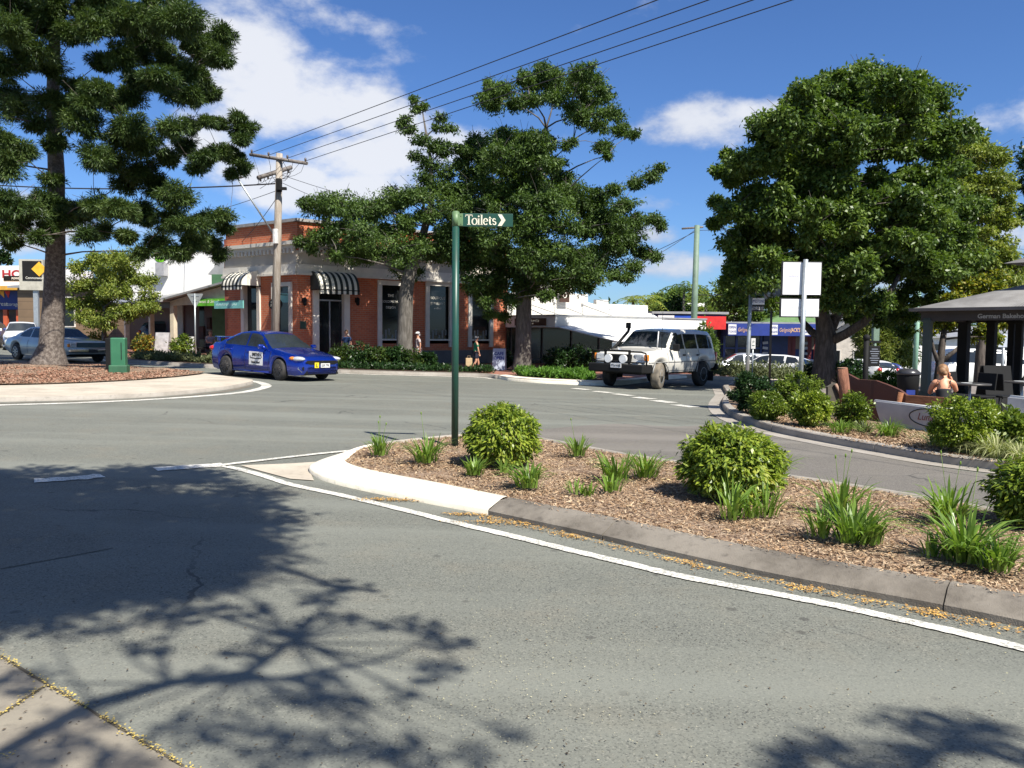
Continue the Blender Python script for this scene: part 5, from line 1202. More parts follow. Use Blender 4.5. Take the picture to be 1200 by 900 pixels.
def fillpoly(poly, sp_, r, jit=.25, rnd=None):
    out = []; xs_ = [p[0] for p in poly]; ys_ = [p[1] for p in poly]
    for _ in range(6000):
        p = (random.uniform(min(xs_), max(xs_)), random.uniform(min(ys_), max(ys_)))
        if inpoly(p, poly) and all((p[0]-q[0])**2+(p[1]-q[1])**2 > sp_*sp_ for q in out): out.append((p[0], p[1], r*random.uniform(1-jit, 1+jit)))
    return out
def limb_pts(a, b_, sag=.12):
    a = Vector(a); b_ = Vector(b_); L = (b_-a).length; side = Vector((random.uniform(-1, 1), random.uniform(-1, 1), random.uniform(.2, 1)))*L*sag
    return [a, a.lerp(b_, .33)+side*.8, a.lerp(b_, .68)+side*.7, b_]
def tree(name, label, base, trunk, clusters, leafm, barkm, D, n_per, LW, depth=.8, cat='tree', group=None, sub=9, subr=.42, flat=.8, up=.6, radial=.4, mirror=True, limbs=True, limb_r=.05, shell=.55, kind=None, bstart=None):
    """trunk: [(px,py,Y,radius)]; clusters: [(px,py,r_px[,depth offset])] round depth D"""
    bx = Vector((base[0], base[1], gz(base[0], base[1])+(base[2] if len(base) > 2 else .1)))
    root_ = thing(name, bx, label, cat, group)
    tp = [P(a, b_, Y)-bx for a, b_, Y, _ in trunk]; tr = [r for *_, r in trunk]; bstart = (len(tp)-2 if len(tp) < 5 else 3) if bstart is None else bstart; tp[0] = Vector((0, 0, -.15))
    b = B(); b.tube([tp[0], tp[0]+Vector((0, 0, .3))] + tp[1:], [tr[0]*1.35, tr[0]*1.05] + tr[1:], 12)
    xs_ = [c[0] for c in clusters]; cx = (min(xs_)+max(xs_))/2; hwx = (max(xs_)-min(xs_))/2+1
    V = []; fine = []; centres = []; r_mean = sum(c[2] for c in clusters)/len(clusters)/FPX*D
    for a_, b__ in zip(tp[bstart:], tp[bstart+1:]): fine += [a_.lerp(b__, k/4) for k in range(5)]
    for c in clusters:
        r = c[2]/FPX*D
        offs = [c[3]] if len(c) > 3 else []
        if not offs:
            lim = math.sqrt(max(0, 1-((c[0]-cx)/hwx)**2))*hwx/FPX*D*depth
            o_ = random.uniform(-.2, 1)*lim; offs = [-o_] if not mirror or lim < r else [-o_, random.uniform(.1, .9)*lim]
        for of in offs:
            p = P(c[0], c[1], D+of)-bx
            # a nearer or farther clump keeps the crown's real width and height
            nc = int(n_per*min(1.5, max(.28, (r/r_mean)**1.6))); a_ = random.uniform(.85, 1.35)
            V.append(blob_leaves(p, (r*a_, r*random.uniform(.8, 1.2), r*flat*random.uniform(.75, 1.1)), nc, LW[0], LW[1], int(sub*1.2) if r < r_mean*.7 else sub, subr*(1.15 if r < r_mean*.7 else 1), up, radial, shell if r > r_mean*.7 else 0.05))
            if limbs: centres.append((p, r))
    # limbs fork: each clump hangs from the nearest wood already grown
    nodes = [(q, 0.0, Vector((0, 0, 1))) for q in fine]
    for p, r in sorted(centres, key=lambda c: min((c[0]-q).length for q in fine)):
        hz = lambda q: (Vector((q.x, q.y))-Vector((p.x, p.y))).length
        best = min(nodes, key=lambda n_: (n_[0]-p).length + .22*n_[1] + (2.0 if n_[0].z > p.z+.05+.0*hz(n_[0]) else 0))
        L_n = (best[0]-p).length
        if L_n > .15:
            k = max(.35, 1-best[1]*.16); b.tube(limb_pts(best[0], p, .10), [limb_r*(.45+.2*min(L_n, 3))*k, limb_r*.62*k, limb_r*.4*k, .010], 6, caps=False)
        nodes.append((p, best[1]+L_n, p-best[0]))
        for _ in range(3):      # bare twig ends
            e_ = p+Vector((random.uniform(-1, 1), random.uniform(-1, 1), random.uniform(-.3, 1)))*r*1.1; b.tube([p, p.lerp(e_, .5)+Vector((0, 0, .05*r)), e_], [limb_r*.22, limb_r*.16, .005], 4, caps=False)
    b.build('trunk', barkm, root_)
    o = quads_mesh('crown', np.concatenate(V), leafm, root_)
    return root_

# hoop pine, foreground left
HP = [(5,8,24),(35,12,22),(65,5,18),(100,15,20),(125,5,20),(150,18,20),(190,8,24),(208,22,20),(220,28,12),(12,35,22),(45,30,18),(85,40,18),(110,32,16),(140,30,18),(168,42,18),(188,30,18),
 (250,48,16),(262,38,12),(240,64,15),(258,66,15),(228,50,13),(8,78,20),(35,62,20),(120,72,16),(142,66,16),(165,62,16),(190,55,14),(200,72,14),(218,86,15),(236,92,15),(185,92,15),(244,108,12),(225,115,13),(165,98,18),(205,105,16),
 (10,112,18),(22,128,16),(58,118,17),(78,128,18),(100,122,16),(118,106,16),(134,120,16),(150,112,14),(95,145,18),(46,145,13),(85,100,13),(5,165,18),(22,178,14),(10,195,16),(150,148,17),(170,168,18),(140,165,16),(165,200,18),(185,218,18),
 (130,188,18),(110,182,16),(150,212,18),(205,228,16),(200,150,14),(222,148,10),(242,142,9),(258,144,10),(278,138,9),(286,152,13),(284,164,8),(273,182,12),(258,178,12),(240,186,12),(214,172,15),(284,196,9),(272,204,7),(195,185,14),(230,196,9),
 (92,248,18),(112,240,16),(140,245,18),(170,250,18),(72,256,14),(62,268,12),(200,258,17),(222,265,16),(242,255,14),(260,252,11),(264,268,9),(246,284,13),(257,298,10),(226,284,14),(182,285,14),(150,276,13),(120,270,14),(100,276,10),(165,296,10),(200,296,11),(215,298,9),
 (12,238,18),(32,246,15),(20,262,14),(44,278,10),(16,285,9),(5,272,10),(50,234,12),(-25,60,30),(-30,130,30),(-35,190,30),(-20,250,26),(-60,100,34),(-60,200,34),(-70,20,34),(60,-30,30),(120,-35,30),(180,-40,28),(0,-40,34),(-50,-50,34),(90,-90,34),(20,-100,34),(150,-95,28),(60,-150,30)]
hb_ = G(58, 431.5); HD = hb_.y
tree('hoop_pine', 'tall hoop pine with tufted dark foliage on the left roundabout island', (hb_.x, hb_.y, .12), [(58, 431, HD, .52), (60, 405, HD, .38), (63, 360, HD, .34), (65, 300, HD, .30), (66, 200, HD, .25), (62, 120, HD, .20), (64, 40, HD, .17), (63, -60, HD, .13), (62, -180, HD, .05)],
     [(a, b_, r*1.22) + ((-random.uniform(.7, 1.5),) if abs(a-62) < 24 and b_ < 260 else ()) for a, b_, r in HP] + [(60, 210, 14, -.9), (64, 168, 16, -1.0), (60, 20, 20, -1.2), (58, 80, 18, -1.1), (66, 240, 14, -.9)], ML_pine, MB_pine, HD, 4600, (.15, .026), .85, flat=.78, sub=26, subr=.30, radial=.6, up=.9, limb_r=.038, mirror=False, shell=.15)
# tree A: leafy street tree with a tall sparse leader
tA = fillpoly([(358,240),(388,230),(402,240),(440,226),(480,228),(520,232),(548,240),(545,270),(552,300),(530,312),(500,312),(470,322),(440,300),(400,294),(370,284),(362,275),(388,268),(362,258)], 21, 19)
tA += [(357,236,8),(352,283,8),(365,290,9),(485,117,6),(474,140,6),(497,124,5),(517,137,6),(527,150,7),(480,153,7),(493,163,8),(487,183,7),(507,170,9),(503,193,10),(517,177,9),(500,210,11),(530,172,8),(523,200,12),(515,218,12),(545,178,10),(556,165,10),(428,302,10),(395,300,9),(540,190,12),(488,128,4),(470,146,4),(512,150,5)]
pA = GX(474, 31.2)
tree('street_tree', 'spreading street tree with a tall thin leader before the brick shop', (pA.x, pA.y), [(474, 431, 31.2, .34), (474, 400, 31.2, .30), (476, 345, 31.2, .27), (479, 322, 31.2, .25), (492, 290, 31.2, .16), (505, 240, 31.2, .12), (505, 190, 31.2, .07), (495, 130, 31.2, .02)],
     [(c[0], c[1], c[2]*(1.15 if c[1] > 222 else 1.45)) + ((0,) if c[1] < 222 else ()) for c in tA], ML_fig, MB_fig, 31.2, 950, (.135, .05), .7, group='street trees before the corner shops', sub=15, subr=.32, radial=.15, shell=.3)
# tree B: large tree with tiers
tB = fillpoly([(566,104),(600,97),(640,80),(688,82),(710,108),(718,140),(734,152),(728,162),(712,160),(696,142),(672,140),(640,122),(600,124),(585,128),(563,118)], 16, 14)
tB += [(706,172,10),(712,182,7),(664,170,7),(742,158,8),(672,166,5)] + fillpoly([(560,168),(600,158),(638,166),(648,184),(668,194),(674,214),(655,238),(600,232),(560,214),(545,200)], 18, 18)
tB += fillpoly([(535,225),(580,225),(640,232),(690,225),(712,245),(728,280),(714,315),(685,328),(640,336),(590,336),(555,340),(530,300),(530,250)], 21, 21)
tB += [(700,230,13),(720,223,11),(745,214,11),(764,206,11),(774,196,7),(730,240,13),(745,259,12),(765,258,10),(774,265,7),(738,280,14),(755,296,12),(768,301,8),(742,312,11),(720,268,14),(735,325,9),(562,345,12),(575,368,9),(590,370,9),(600,350,12),(570,355,9),(720,322,10),(640,345,10),(690,338,8)]
tB += [(528,235,14),(540,252,15),(532,275,14),(545,300,14),(548,222,13),(700,262,16),(715,290,15),(690,305,15),(728,262,12),(670,322,14),(620,340,13),(575,345,12)]
pB = GX(612, 31.5)
tree('street_tree', 'big tiered street tree with bare forked limbs before the white shop', (pB.x, pB.y), [(612, 437, 31.5, .36), (613, 410, 31.5, .31), (614, 345, 31.5, .29), (618, 300, 31.5, .26), (624, 240, 31.5, .20), (632, 195, 31.5, .15), (640, 150, 31.5, .08)],
     [(a, b_, r*1.15) for a, b_, r in tB], ML_fig, MB_fig, 31.5, 1000, (.135, .05), .7, group='street trees before the corner shops', sub=15, subr=.32, radial=.15, shell=.3)
# visible bare limbs of tree B are part of its trunk mesh above; large right-hand tree
tR = fillpoly([(850,238),(852,205),(865,185),(888,175),(895,150),(925,128),(950,108),(985,98),(1010,95),(1040,100),(1072,98),(1085,120),(1110,142),(1118,160),(1128,200),(1135,260),(1135,320),(1100,355),(1050,362),(1000,358),(960,350),(925,345),(885,335),(862,318),(870,290),(845,268)], 24, 25)
tR = [(a, b_, r) + ((1.6,) if (a > 1040 and b_ > 320) else ()) for a, b_, r in tR]
tR += [(884,146,8),(838,236,10),(842,200,9),(838,262,9),(852,180,8),(1078,88,7),(1058,90,8),(985,88,7),(1092,112,8),(1124,158,8),(860,345,10),(850,330,7),(885,352,10),(1060,388,12,1.8),(1030,375,12,1.2),(1000,372,10),(1045,372,12,1.6),(1065,370,12,1.8),(905,355,9),(922,352,9),(945,360,9),(1078,368,9,2.2)]
pR = GX(967, 25.6)
tree('broadleaf_tree', 'large dense round-crowned tree on the right before the blue fascia shop', (pR.x, pR.y, .13), [(967, 450, 25.6, .38), (967, 420, 25.6, .34), (968, 392, 25.6, .30), (962, 360, 25.6, .18), (955, 300, 25.6, .13), (975, 220, 25.6, .09), (990, 150, 25.6, .04)],
     tR, ML_big, MB_dark, 25.6, 1500, (.145, .07), .85, sub=18, subr=.30, radial=.12, shell=.4)
bxx = Vector((pR.x, pR.y, gz(pR.x, pR.y)+.13))
for pts, rr in ([[(968, 402, 27), (990, 392, 26.6), (1012, 378, 26), (1030, 358, 25.8), (1048, 334, 26.2), (1062, 305, 26.8), (1075, 270, 27.2)], [.18, .16, .14, .11, .085, .05, .02]], [[(966, 398, 27), (950, 388, 27.6), (940, 376, 28), (930, 350, 28.4)], [.16, .13, .10, .06]], [[(970, 392, 27), (985, 360, 27.4), (995, 330, 28), (1010, 290, 28)], [.2, .17, .13, .08]]):
    B().tube([P(q[0], q[1], q[2]-1.4)-bxx for q in pts], [k*.9 for k in rr], 9).build('limb', MB_dark, bpy.data.objects['broadleaf_tree'])
# yellow-green tree right, yellowing small tree behind the shelter
tY = fillpoly([(1120,175),(1150,168),(1168,190),(1178,230),(1190,290),(1186,330),(1150,350),(1120,340),(1110,260)], 20, 20) + [(1150,165,8),(1172,185,8),(1185,260,12),(1195,310,14)]
pY = GX(1150, 33); tree('broadleaf_tree', 'lighter yellow-green tree rising behind the bakery shelter at the right', (pY.x, pY.y), [(1150, 440, 33, .22), (1150, 400, 33, .18), (1150, 300, 33, .1)], tY, ML_lt, MB_dark, 33, 1200, (.15, .075), .7, sub=16, subr=.3, radial=.12)
tZ = [(1205,185,16),(1215,215,18),(1200,250,14),(1230,250,30),(1225,200,30),(1240,300,30)]
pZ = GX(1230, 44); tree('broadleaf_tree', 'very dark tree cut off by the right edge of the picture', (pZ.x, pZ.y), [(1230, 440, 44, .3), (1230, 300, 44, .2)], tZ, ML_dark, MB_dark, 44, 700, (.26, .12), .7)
tS = [(1130,338,15),(1150,330,14),(1165,338,13),(1145,348,15),(1172,325,12),(1176,342,12),(1120,352,14),(1105,380,12),(1090,385,10),(1125,375,12),(1155,385,12),(1175,378,14),(1140,392,11),(1165,395,10),(1185,360,14)]
pS = GX(1101, 25.5); rS = tree('small_tree', 'small multi-stemmed tree with yellowing leaves behind the woman in the shelter', (pS.x, pS.y, .13), [(1101, 450, 25.5, .14), (1101, 430, 25.5, .12), (1104, 405, 25.5, .1), (1108, 375, 25.5, .07)], tS, ML_yel, MB_dark, 25.5, 700, (.12, .07), .5, mirror=False, sub=14, radial=.15)
bS = Vector((pS.x, pS.y, gz(pS.x, pS.y)+.13))
for pts in ([(1101, 428), (1094, 410), (1090, 392), (1084, 380)], [(1102, 425), (1118, 412), (1135, 398), (1152, 380)]): B().tube([P(a, b_, 25.5)-bS for a, b_ in pts], [.08, .06, .045, .03], 7).build('limb', MB_dark, rS)
# small left tree and others
tL = fillpoly([(84,308),(105,300),(150,305),(170,325),(180,345),(172,362),(150,374),(110,380),(86,372),(78,345)], 15, 14)
pL = GX(122, 39); tree('small_tree', 'small light green street tree behind the hoop pine trunk', (pL.x, pL.y), [(122, 418, 39, .12), (122, 390, 39, .1), (122, 360, 39, .06)], tL, ML_lt, MB_dark, 39, 800, (.14, .06), .8, sub=14, radial=.15)
tW = fillpoly([(1012,352),(1045,352),(1062,365),(1072,395),(1066,418),(1020,420),(1005,390)], 12, 12)
pW = GX(1042, 50); tree('weeping_tree', 'yellow-green weeping tree behind the hanging black sign', (pW.x, pW.y), [(1042, 425, 50, .16), (1042, 380, 50, .1)], tW, ML_weep, MB_dark, 50, 420, (.42, .07), .8, flat=1.3, radial=.15, up=-.2)
tD = fillpoly([(850,325),(880,318),(905,330),(905,375),(850,375),(842,350)], 15, 15)
pD = GX(876, 66); tree('broadleaf_tree', 'olive tree behind the street name sign', (pD.x, pD.y), [(876, 430, 66, .3), (876, 370, 66, .2)], tD, ML_big, MB_dark, 66, 420, (.32, .15), .8)
tD2 = fillpoly([(905,340),(960,345),(960,385),(905,380)], 16, 15)
pD = GX(930, 78); tree('broadleaf_tree', 'olive tree behind the green pyramid roof', (pD.x, pD.y), [(930, 430, 78, .3), (930, 375, 78, .2)], tD2, ML_lt, MB_dark, 78, 350, (.36, .16), .8)
for i, (u, v, r, D_, ml, lab) in enumerate([(785,348,16,95,ML_big,'rounded dark green tree above the blue sign panel'), (798,360,12,92,ML_dark,'dark bushy tree beside the green pole above the red fascia'), (815,352,11,96,ML_lt,'pale tree right of the green pole above the red fascia'), (838,362,12,90,ML_lt,'yellowish low tree above the right end of the red fascia'), (770,358,11,98,ML_lt,'light green tree between the two palms and the blue panel')]):
    p = GX(u, D_); cl = [(u+random.uniform(-r, r), v+random.uniform(-r*.8, r), r*.6) for _ in range(9)]
    tree('bushy_tree', lab, (p.x, p.y), [(u, 420, D_, .3), (u, v, D_, .15)], cl, ml, MB_dark, D_, 260, (.45, .2), .8, group='trees beyond the far shops', mirror=False)
def palm(u, vtop, D_, label, n=16, L=2.6, hgt=None, name='palm_tree', group='palms beyond the white shop'):
    p = GX(u, D_); top_ = P(u, vtop, D_); root_ = thing(name, (p.x, p.y, p.z), label, 'palm', group)
    h = top_.z-p.z; B().tube([(0, 0, 0), (.1, 0, h*.5), (0, 0, h)], [.2, .15, .12], 8).build('trunk', MB_fig, root_); V = []
    for i in range(n):
        a = 2*math.pi*i/n+random.uniform(-.2, .2); el = random.uniform(-.1, 1.1); q = np.array([0, 0, h]); dxy = np.array([math.cos(a), math.sin(a), 0])
        for k in range(12):
            f = k/11; c_ = q+dxy*L*f*math.cos(el*.6)+np.array([0, 0, L*(math.sin(el)*f - .75*f*f)])
            for s_ in (-1, 1):
                ax = dxy*.6 + s_*np.array([-dxy[1], dxy[0], 0]) + np.array([0, 0, -.5]); V.append(leaf_quads(c_[None], ax[None], np.array([[0, 0, 1.]]), L*.33*(1-f*.5), L*.05))
    quads_mesh('fronds', np.concatenate(V), ML_lt if u % 2 else ML_big, root_); return root_
palm(757, 352, 88, 'left-hand palm of the pair above the white shop roof', L=2.4); palm(741, 352, 84, 'small palm nearest the stepped white parapet', L=2.0); palm(800, 338, 90, 'tall palm just left of the green pole', L=3); palm(826, 352, 85, 'palm just right of the green pole above the red fascia', L=2.4); palm(848, 360, 80, 'low palm left of the street name sign', L=2.2)
# far woods closing the horizon
V = []
for x in np.linspace(-150, 160, 120):
    Y = 125+15*math.sin(x*.1)+RNG.uniform(-8, 8); r = RNG.uniform(3, 5.2)
    V.append(blob_leaves((x, Y, gz(x, Y)+r*.7+(1.5 if x < 30 else .5)), (r*1.1, r*1.1, r), 420, .9, .45, 10, .4, .6, .4))
quads_mesh('far_woods', np.concatenate(V), ML_big, None, 'stuff')
tF = [(4,300,8),(-8,305,12),(10,306,5)]
p = GX(-5, 75); tree('broadleaf_tree', 'dark tree top showing over the white parapet at the far left', (p.x, p.y), [(-5, 420, 75, .3), (-5, 310, 75, .2)], tF, ML_dark, MB_dark, 75, 500, (.3, .15), .6)

# ---- shade tree standing behind the camera, its limbs reaching overhead
bt = Vector((2.6, -2.6, gz(2.6, -2.6))); rt_ = thing('shade_tree', bt, 'wide shade tree overhead that casts the leafy shadow on the near road', 'tree')
def lift(px, py, h): g = G(px, py); return g + SD*((h-g.z)/SD.z) - bt
tb = B(); V = []
fork = Vector((-.6, .2, 3.6)); tb.tube([(0, 0, -.1), (-.1, 0, .4), (-.2, .05, 2), fork], [.34, .25, .22, .2], 12)
main1 = [fork, lift(-20, 895, 5.2), lift(110, 825, 5.6), lift(200, 800, 5.8), lift(290, 788, 6.0), lift(345, 750, 6.2), lift(400, 690, 6.4)]
tb.tube(main1, [.13, .06, .05, .042, .034, .026, .012], 8); tb.tube([main1[3], lift(330, 795, 6), lift(440, 775, 6.2), lift(500, 752, 6.4)], [.03, .022, .016, .01], 7)
tb.tube([fork, lift(-150, 760, 6), lift(60, 660, 6.8), lift(200, 600, 7.2), lift(300, 590, 7.4)], [.17, .12, .09, .06, .03], 8)
tb.tube([fork, (1.5, 1.5, 5), lift(1000, 960, 6.5), lift(1100, 880, 6.6), lift(1180, 870, 6.7)], [.12, .09, .05, .035, .02], 8)
cl = [(a, b_, .46, random.uniform(6.3, 8.2)) for a, b_, _ in fillpoly([(-200,560),(60,560),(120,558),(250,556),(300,575),(318,600),(308,635),(290,655),(240,672),(200,690),(100,705),(-200,715)], 17, 1)]
cl = [c for c in cl if not (c[1] > 640 and random.random() < .25)]
cl += [(a, b_, .36, 6.6) for a, b_, _ in fillpoly([(-200,548),(0,548),(250,548),(262,556),(-200,556)], 26, 1)]
cl += [(x, y, r, 6.3) for x, y, r in [(250,792,.16),(300,765,.2),(345,735,.15),(378,700,.2),(398,722,.14),(392,684,.15),(430,690,.08),(465,728,.16),(495,735,.15),(515,752,.18),(520,778,.1),(500,790,.08),(350,812,.2),(398,826,.22),(372,800,.14),(470,818,.08),(300,868,.22),(232,850,.18),(420,872,.2),(350,880,.2),(480,885,.16),(552,880,.12),(600,858,.08),(130,735,.2),(60,742,.22),(200,728,.2),(260,720,.15),(10,735,.2),(300,712,.12),(180,756,.16),
   (935,882,.10),(965,868,.10),(915,895,.10),(1050,850,.13),(1085,842,.15),(1110,862,.18),(1150,872,.16),(1190,890,.14),(1060,888,.13),(1000,896,.08),(1135,845,.10),(1175,858,.1),(20,800,.2),(90,850,.18),(40,880,.2),(150,890,.15)]]
for a, b_, r, h in cl:
    if r < .3: r *= .72
    p = lift(a, b_, h); V.append(blob_leaves(p, (r, r, r*.8), int(400*(r/.4)**1.4) if r > .3 else int(190*(r/.4)**1.2), .095, .045, 7, .5, .6, .4, .3))
    s_ = min([q for q in main1[1:]] + [lift(60, 660, 6.8), lift(200, 600, 7.2), lift(-150, 760, 6), lift(1100, 880, 6.6)], key=lambda q: (q-p).length)
    if (s_-p).length < 3.5: tb.tube(limb_pts(s_, p, .08), [.012+.003*(s_-p).length, .011, .008, .005], 5, caps=False)
# the rest of the crown, behind and beside the photographer
for _ in range(40):
    a = random.uniform(math.pi*1.0, math.pi*2.1); r_ = random.uniform(1, 4.5); V.append(blob_leaves((r_*math.cos(a), -1+r_*math.sin(a)*.9, random.uniform(5, 8)), (.8, .8, .6), 260, .12, .06, 8, .45))
tb.build('trunk', MB_fig, rt_); quads_mesh('crown', np.concatenate(V), ML_fig, rt_)

# ---- island bushes
def dome_leaves(r, hh, n, LW):
    d = unit(RNG.normal(size=(n, 3))*np.array([1, 1, 1.0])); d[:, 2] = np.where(d[:, 2] < -.8, -d[:, 2], d[:, 2])
    ph = RNG.uniform(0, 6.28, 6)
    lump = 1+.11*np.sin(d[:, 0]*7+ph[0])*np.sin(d[:, 1]*8+ph[1])+.06*np.sin(d[:, 2]*9+d[:, 0]*5+ph[2])+.035*np.sin(d[:, 0]*19+ph[3])*np.sin(d[:, 1]*17+d[:, 2]*15+ph[4])
    rad = RNG.uniform(.35, 1, n)**.45*lump*np.where(RNG.uniform(size=n) < .05, RNG.uniform(1.0, 1.12, n), 1)
    pos = d*rad[:, None]*np.array([r, r, hh*.55]) + np.array([0, 0, hh*.46])
    keep = (np.sin(d[:, 0]*11+ph[5])*np.sin(d[:, 1]*12+ph[0])*np.sin(d[:, 2]*13+ph[1]) < .42) | (rad < .8)
    pos = pos[keep]; d = d[keep]; m = len(pos)
    ax = unit(d*np.array([1, 1, .3])*.75 + RNG.normal(size=(m, 3))*.45 + np.array([0, 0, -.45])); nr = unit(d*.9 + np.array([0, 0, .75]) + RNG.normal(size=(m, 3))*.35)
    return leaf_quads(pos, ax, nr, LW[0]*RNG.uniform(.65, 1.3, m), LW[1]*RNG.uniform(.7, 1.25, m))
def bush(px, pbase, wpx, hpx, label, leafm, n, LW, group, h0=.13, name='bush', sub=40, subr=.24, stem=True, Y=None, flat=.9, dense=.72):
    g = G(px, pbase, h0); 
    if Y: g = GX(px, Y); g.z += h0
    r = wpx/2/FPX*g.y; hh = hpx/FPX*g.y
    root_ = thing(name, g, label, 'bush', group)
    group_ = group or ''
    V = blob_leaves((0, 0, hh*.50), (r, r, hh*.53), n, LW[0], LW[1], sub, subr, .7, .5, dense, flat)
    V2 = blob_leaves((0, 0, hh*.36), (r*.93, r*.93, hh*.36), n//2, LW[0], LW[1], sub, subr, .7, .5, .4, flat)
    V = np.concatenate([V, V2]) if 'near island' not in group_ else dome_leaves(r, hh, n, LW)
    V[:, :, 2] = np.maximum(V[:, :, 2], .015)
    quads_mesh('foliage', V, leafm, root_)
    if stem:
        b = B()
        for k in range(9):
            a = k*2.4; q = Vector((math.cos(a)*r*.5, math.sin(a)*r*.5, hh*.6)); b.tube([(0, 0, -.02), q*.4+Vector((0, 0, hh*.12)), q], [.014+.01*r, .01, .005], 5)
        b.build('stem', MB_dark, root_)
    return root_
gi = 'clipped bushes on the near island'
bush(588, 543, 86, 68, 'clipped round bush right behind the toilets sign post', ML_bush, 9500, (.060, .024), gi, sub=60, subr=.2)
bush(856, 581, 118, 82, 'largest clipped round bush near the middle of the near island', ML_bush, 13500, (.060, .024), gi, sub=70, subr=.19)
bush(1222, 614, 112, 82, 'clipped bush cut off by the right edge on the near island', ML_bush, 9500, (.060, .024), gi, sub=60, subr=.2)
gr = 'bushes along the bakery bed'
bush(882, 484, 48, 48, 'dark rounded bush at the corner of the bakery bed', ML_dark, 5000, (.065, .03), gr)
bush(935, 482, 62, 46, 'yellow-green bush around the foot of the white board pole', ML_bush2, 6000, (.065, .03), gr)
bush(900, 492, 44, 36, 'low light green bush at the front left of the bakery bed', ML_bush2, 4800, (.06, .028), gr)
bush(948, 499, 50, 46, 'mid green bush left of the flower-like round bush in the bakery bed', ML_bush, 5600, (.06, .028), gr)
bush(999, 500, 46, 40, 'golden-tipped round bush before the leaning log', ML_bush2, 2400, (.06, .03), gr)
bush(1128, 529, 76, 66, 'big rounded bush in front of the seated woman', ML_bush, 9000, (.045, .024), gr)
bush(1172, 529, 54, 66, 'upright glossy bush against the white planter at the right', ML_bush2, 3200, (.085, .045), gr, sub=26)
bush(860, 470, 18, 14, 'little low shrub at the back corner of the bakery bed', ML_dark, 500, (.06, .028), gr)
gh = 'dark shrubs in the kerbside bed'
for i, (u, w_, h_, Y) in enumerate([(402, 34, 26, 30.4), (424, 34, 30, 30.3), (446, 34, 28, 30.2), (464, 30, 26, 30.2), (484, 32, 24, 30.2), (500, 24, 20, 30.2)]):
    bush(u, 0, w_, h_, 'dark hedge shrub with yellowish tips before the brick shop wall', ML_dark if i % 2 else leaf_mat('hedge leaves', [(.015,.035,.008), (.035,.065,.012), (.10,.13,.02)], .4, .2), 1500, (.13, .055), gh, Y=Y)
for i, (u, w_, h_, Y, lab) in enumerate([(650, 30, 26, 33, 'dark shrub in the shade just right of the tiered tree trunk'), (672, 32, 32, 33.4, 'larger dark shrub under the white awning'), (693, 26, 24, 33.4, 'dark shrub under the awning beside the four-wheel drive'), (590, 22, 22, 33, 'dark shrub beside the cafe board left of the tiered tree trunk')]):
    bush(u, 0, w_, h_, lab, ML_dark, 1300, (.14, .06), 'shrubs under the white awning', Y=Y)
bush(168, 0, 24, 26, 'orange flowering shrub left of the first sandwich board', ML_flow, 900, (.14, .07), 'flowering shrubs by the veranda', Y=37.5); bush(212, 0, 26, 26, 'yellow-green shrub with pink tips between the two sandwich boards', ML_bush2, 1000, (.14, .07), 'flowering shrubs by the veranda', Y=36)
bush(112, 0, 26, 22, 'orange tipped shrub right of the hoop pine trunk', ML_flow, 900, (.15, .07), 'flowering shrubs by the veranda', Y=41)
bush(826, 0, 30, 62, 'tall leafy shrub behind the four-wheel drive', ML_big, 2200, (.16, .07), None, Y=37)
bush(995, 0, 46, 34, 'dark shrub at the foot of the big right-hand tree', ML_dark, 1800, (.12, .055), None, Y=25.5); bush(978, 0, 30, 26, 'shrub touching the left of the big tree trunk', ML_big, 1200, (.12, .055), None, Y=26)
bush(1042, 0, 34, 26, 'round green shrub beside the black bin', ML_big, 1300, (.12, .055), None, Y=24); bush(955, 0, 26, 24, 'shrub left of the big tree trunk', ML_dark, 1000, (.12, .05), None, Y=27)
def cover(name, poly, n, leafm, LW, h, off=.14, clump=.35):
    q = inside(poly, n); z = np.array([gz(x, y) for x, y in q])+off; hh = h*(.55+.45*np.sin(q[:, 0]*5.1+q[:, 1]*3.3)*np.sin(q[:, 1]*6.7+1))
    pos = np.c_[q, z+RNG.uniform(0, 1, n)**.7*np.maximum(hh, .03)]; ax = unit(RNG.normal(size=(n, 3))*.7+np.array([0, 0, .8])); nr = unit(RNG.normal(size=(n, 3))+np.array([0, -.3, .5]))
    return quads_mesh(name, leaf_quads(pos, ax, nr, LW[0]*RNG.uniform(.6, 1.3, n), LW[1]*RNG.uniform(.7, 1.3, n)), leafm, None, 'stuff')
cover('ground_cover', inset(fr[46:60], .5) + inset(fr[46:60], 1.9)[::-1], 9000, ML_cover, (.14, .04), .32)
cover('ground_cover', inset(fr[11:23], .35) + inset(fr[11:23], 1.5)[::-1], 9000, ML_gcov, (.13, .045), .35)
cover('ground_cover', [(7.6, 33.6), (9, 33), (14.8, 35.2), (14, 37.3), (8.6, 35.6)], 9000, ML_gcov, (.14, .05), .75)
cover('ground_cover', inset(fr[27:42], .4) + inset(fr[27:42], 1.1)[::-1], 5000, ML_dark, (.12, .05), .25)

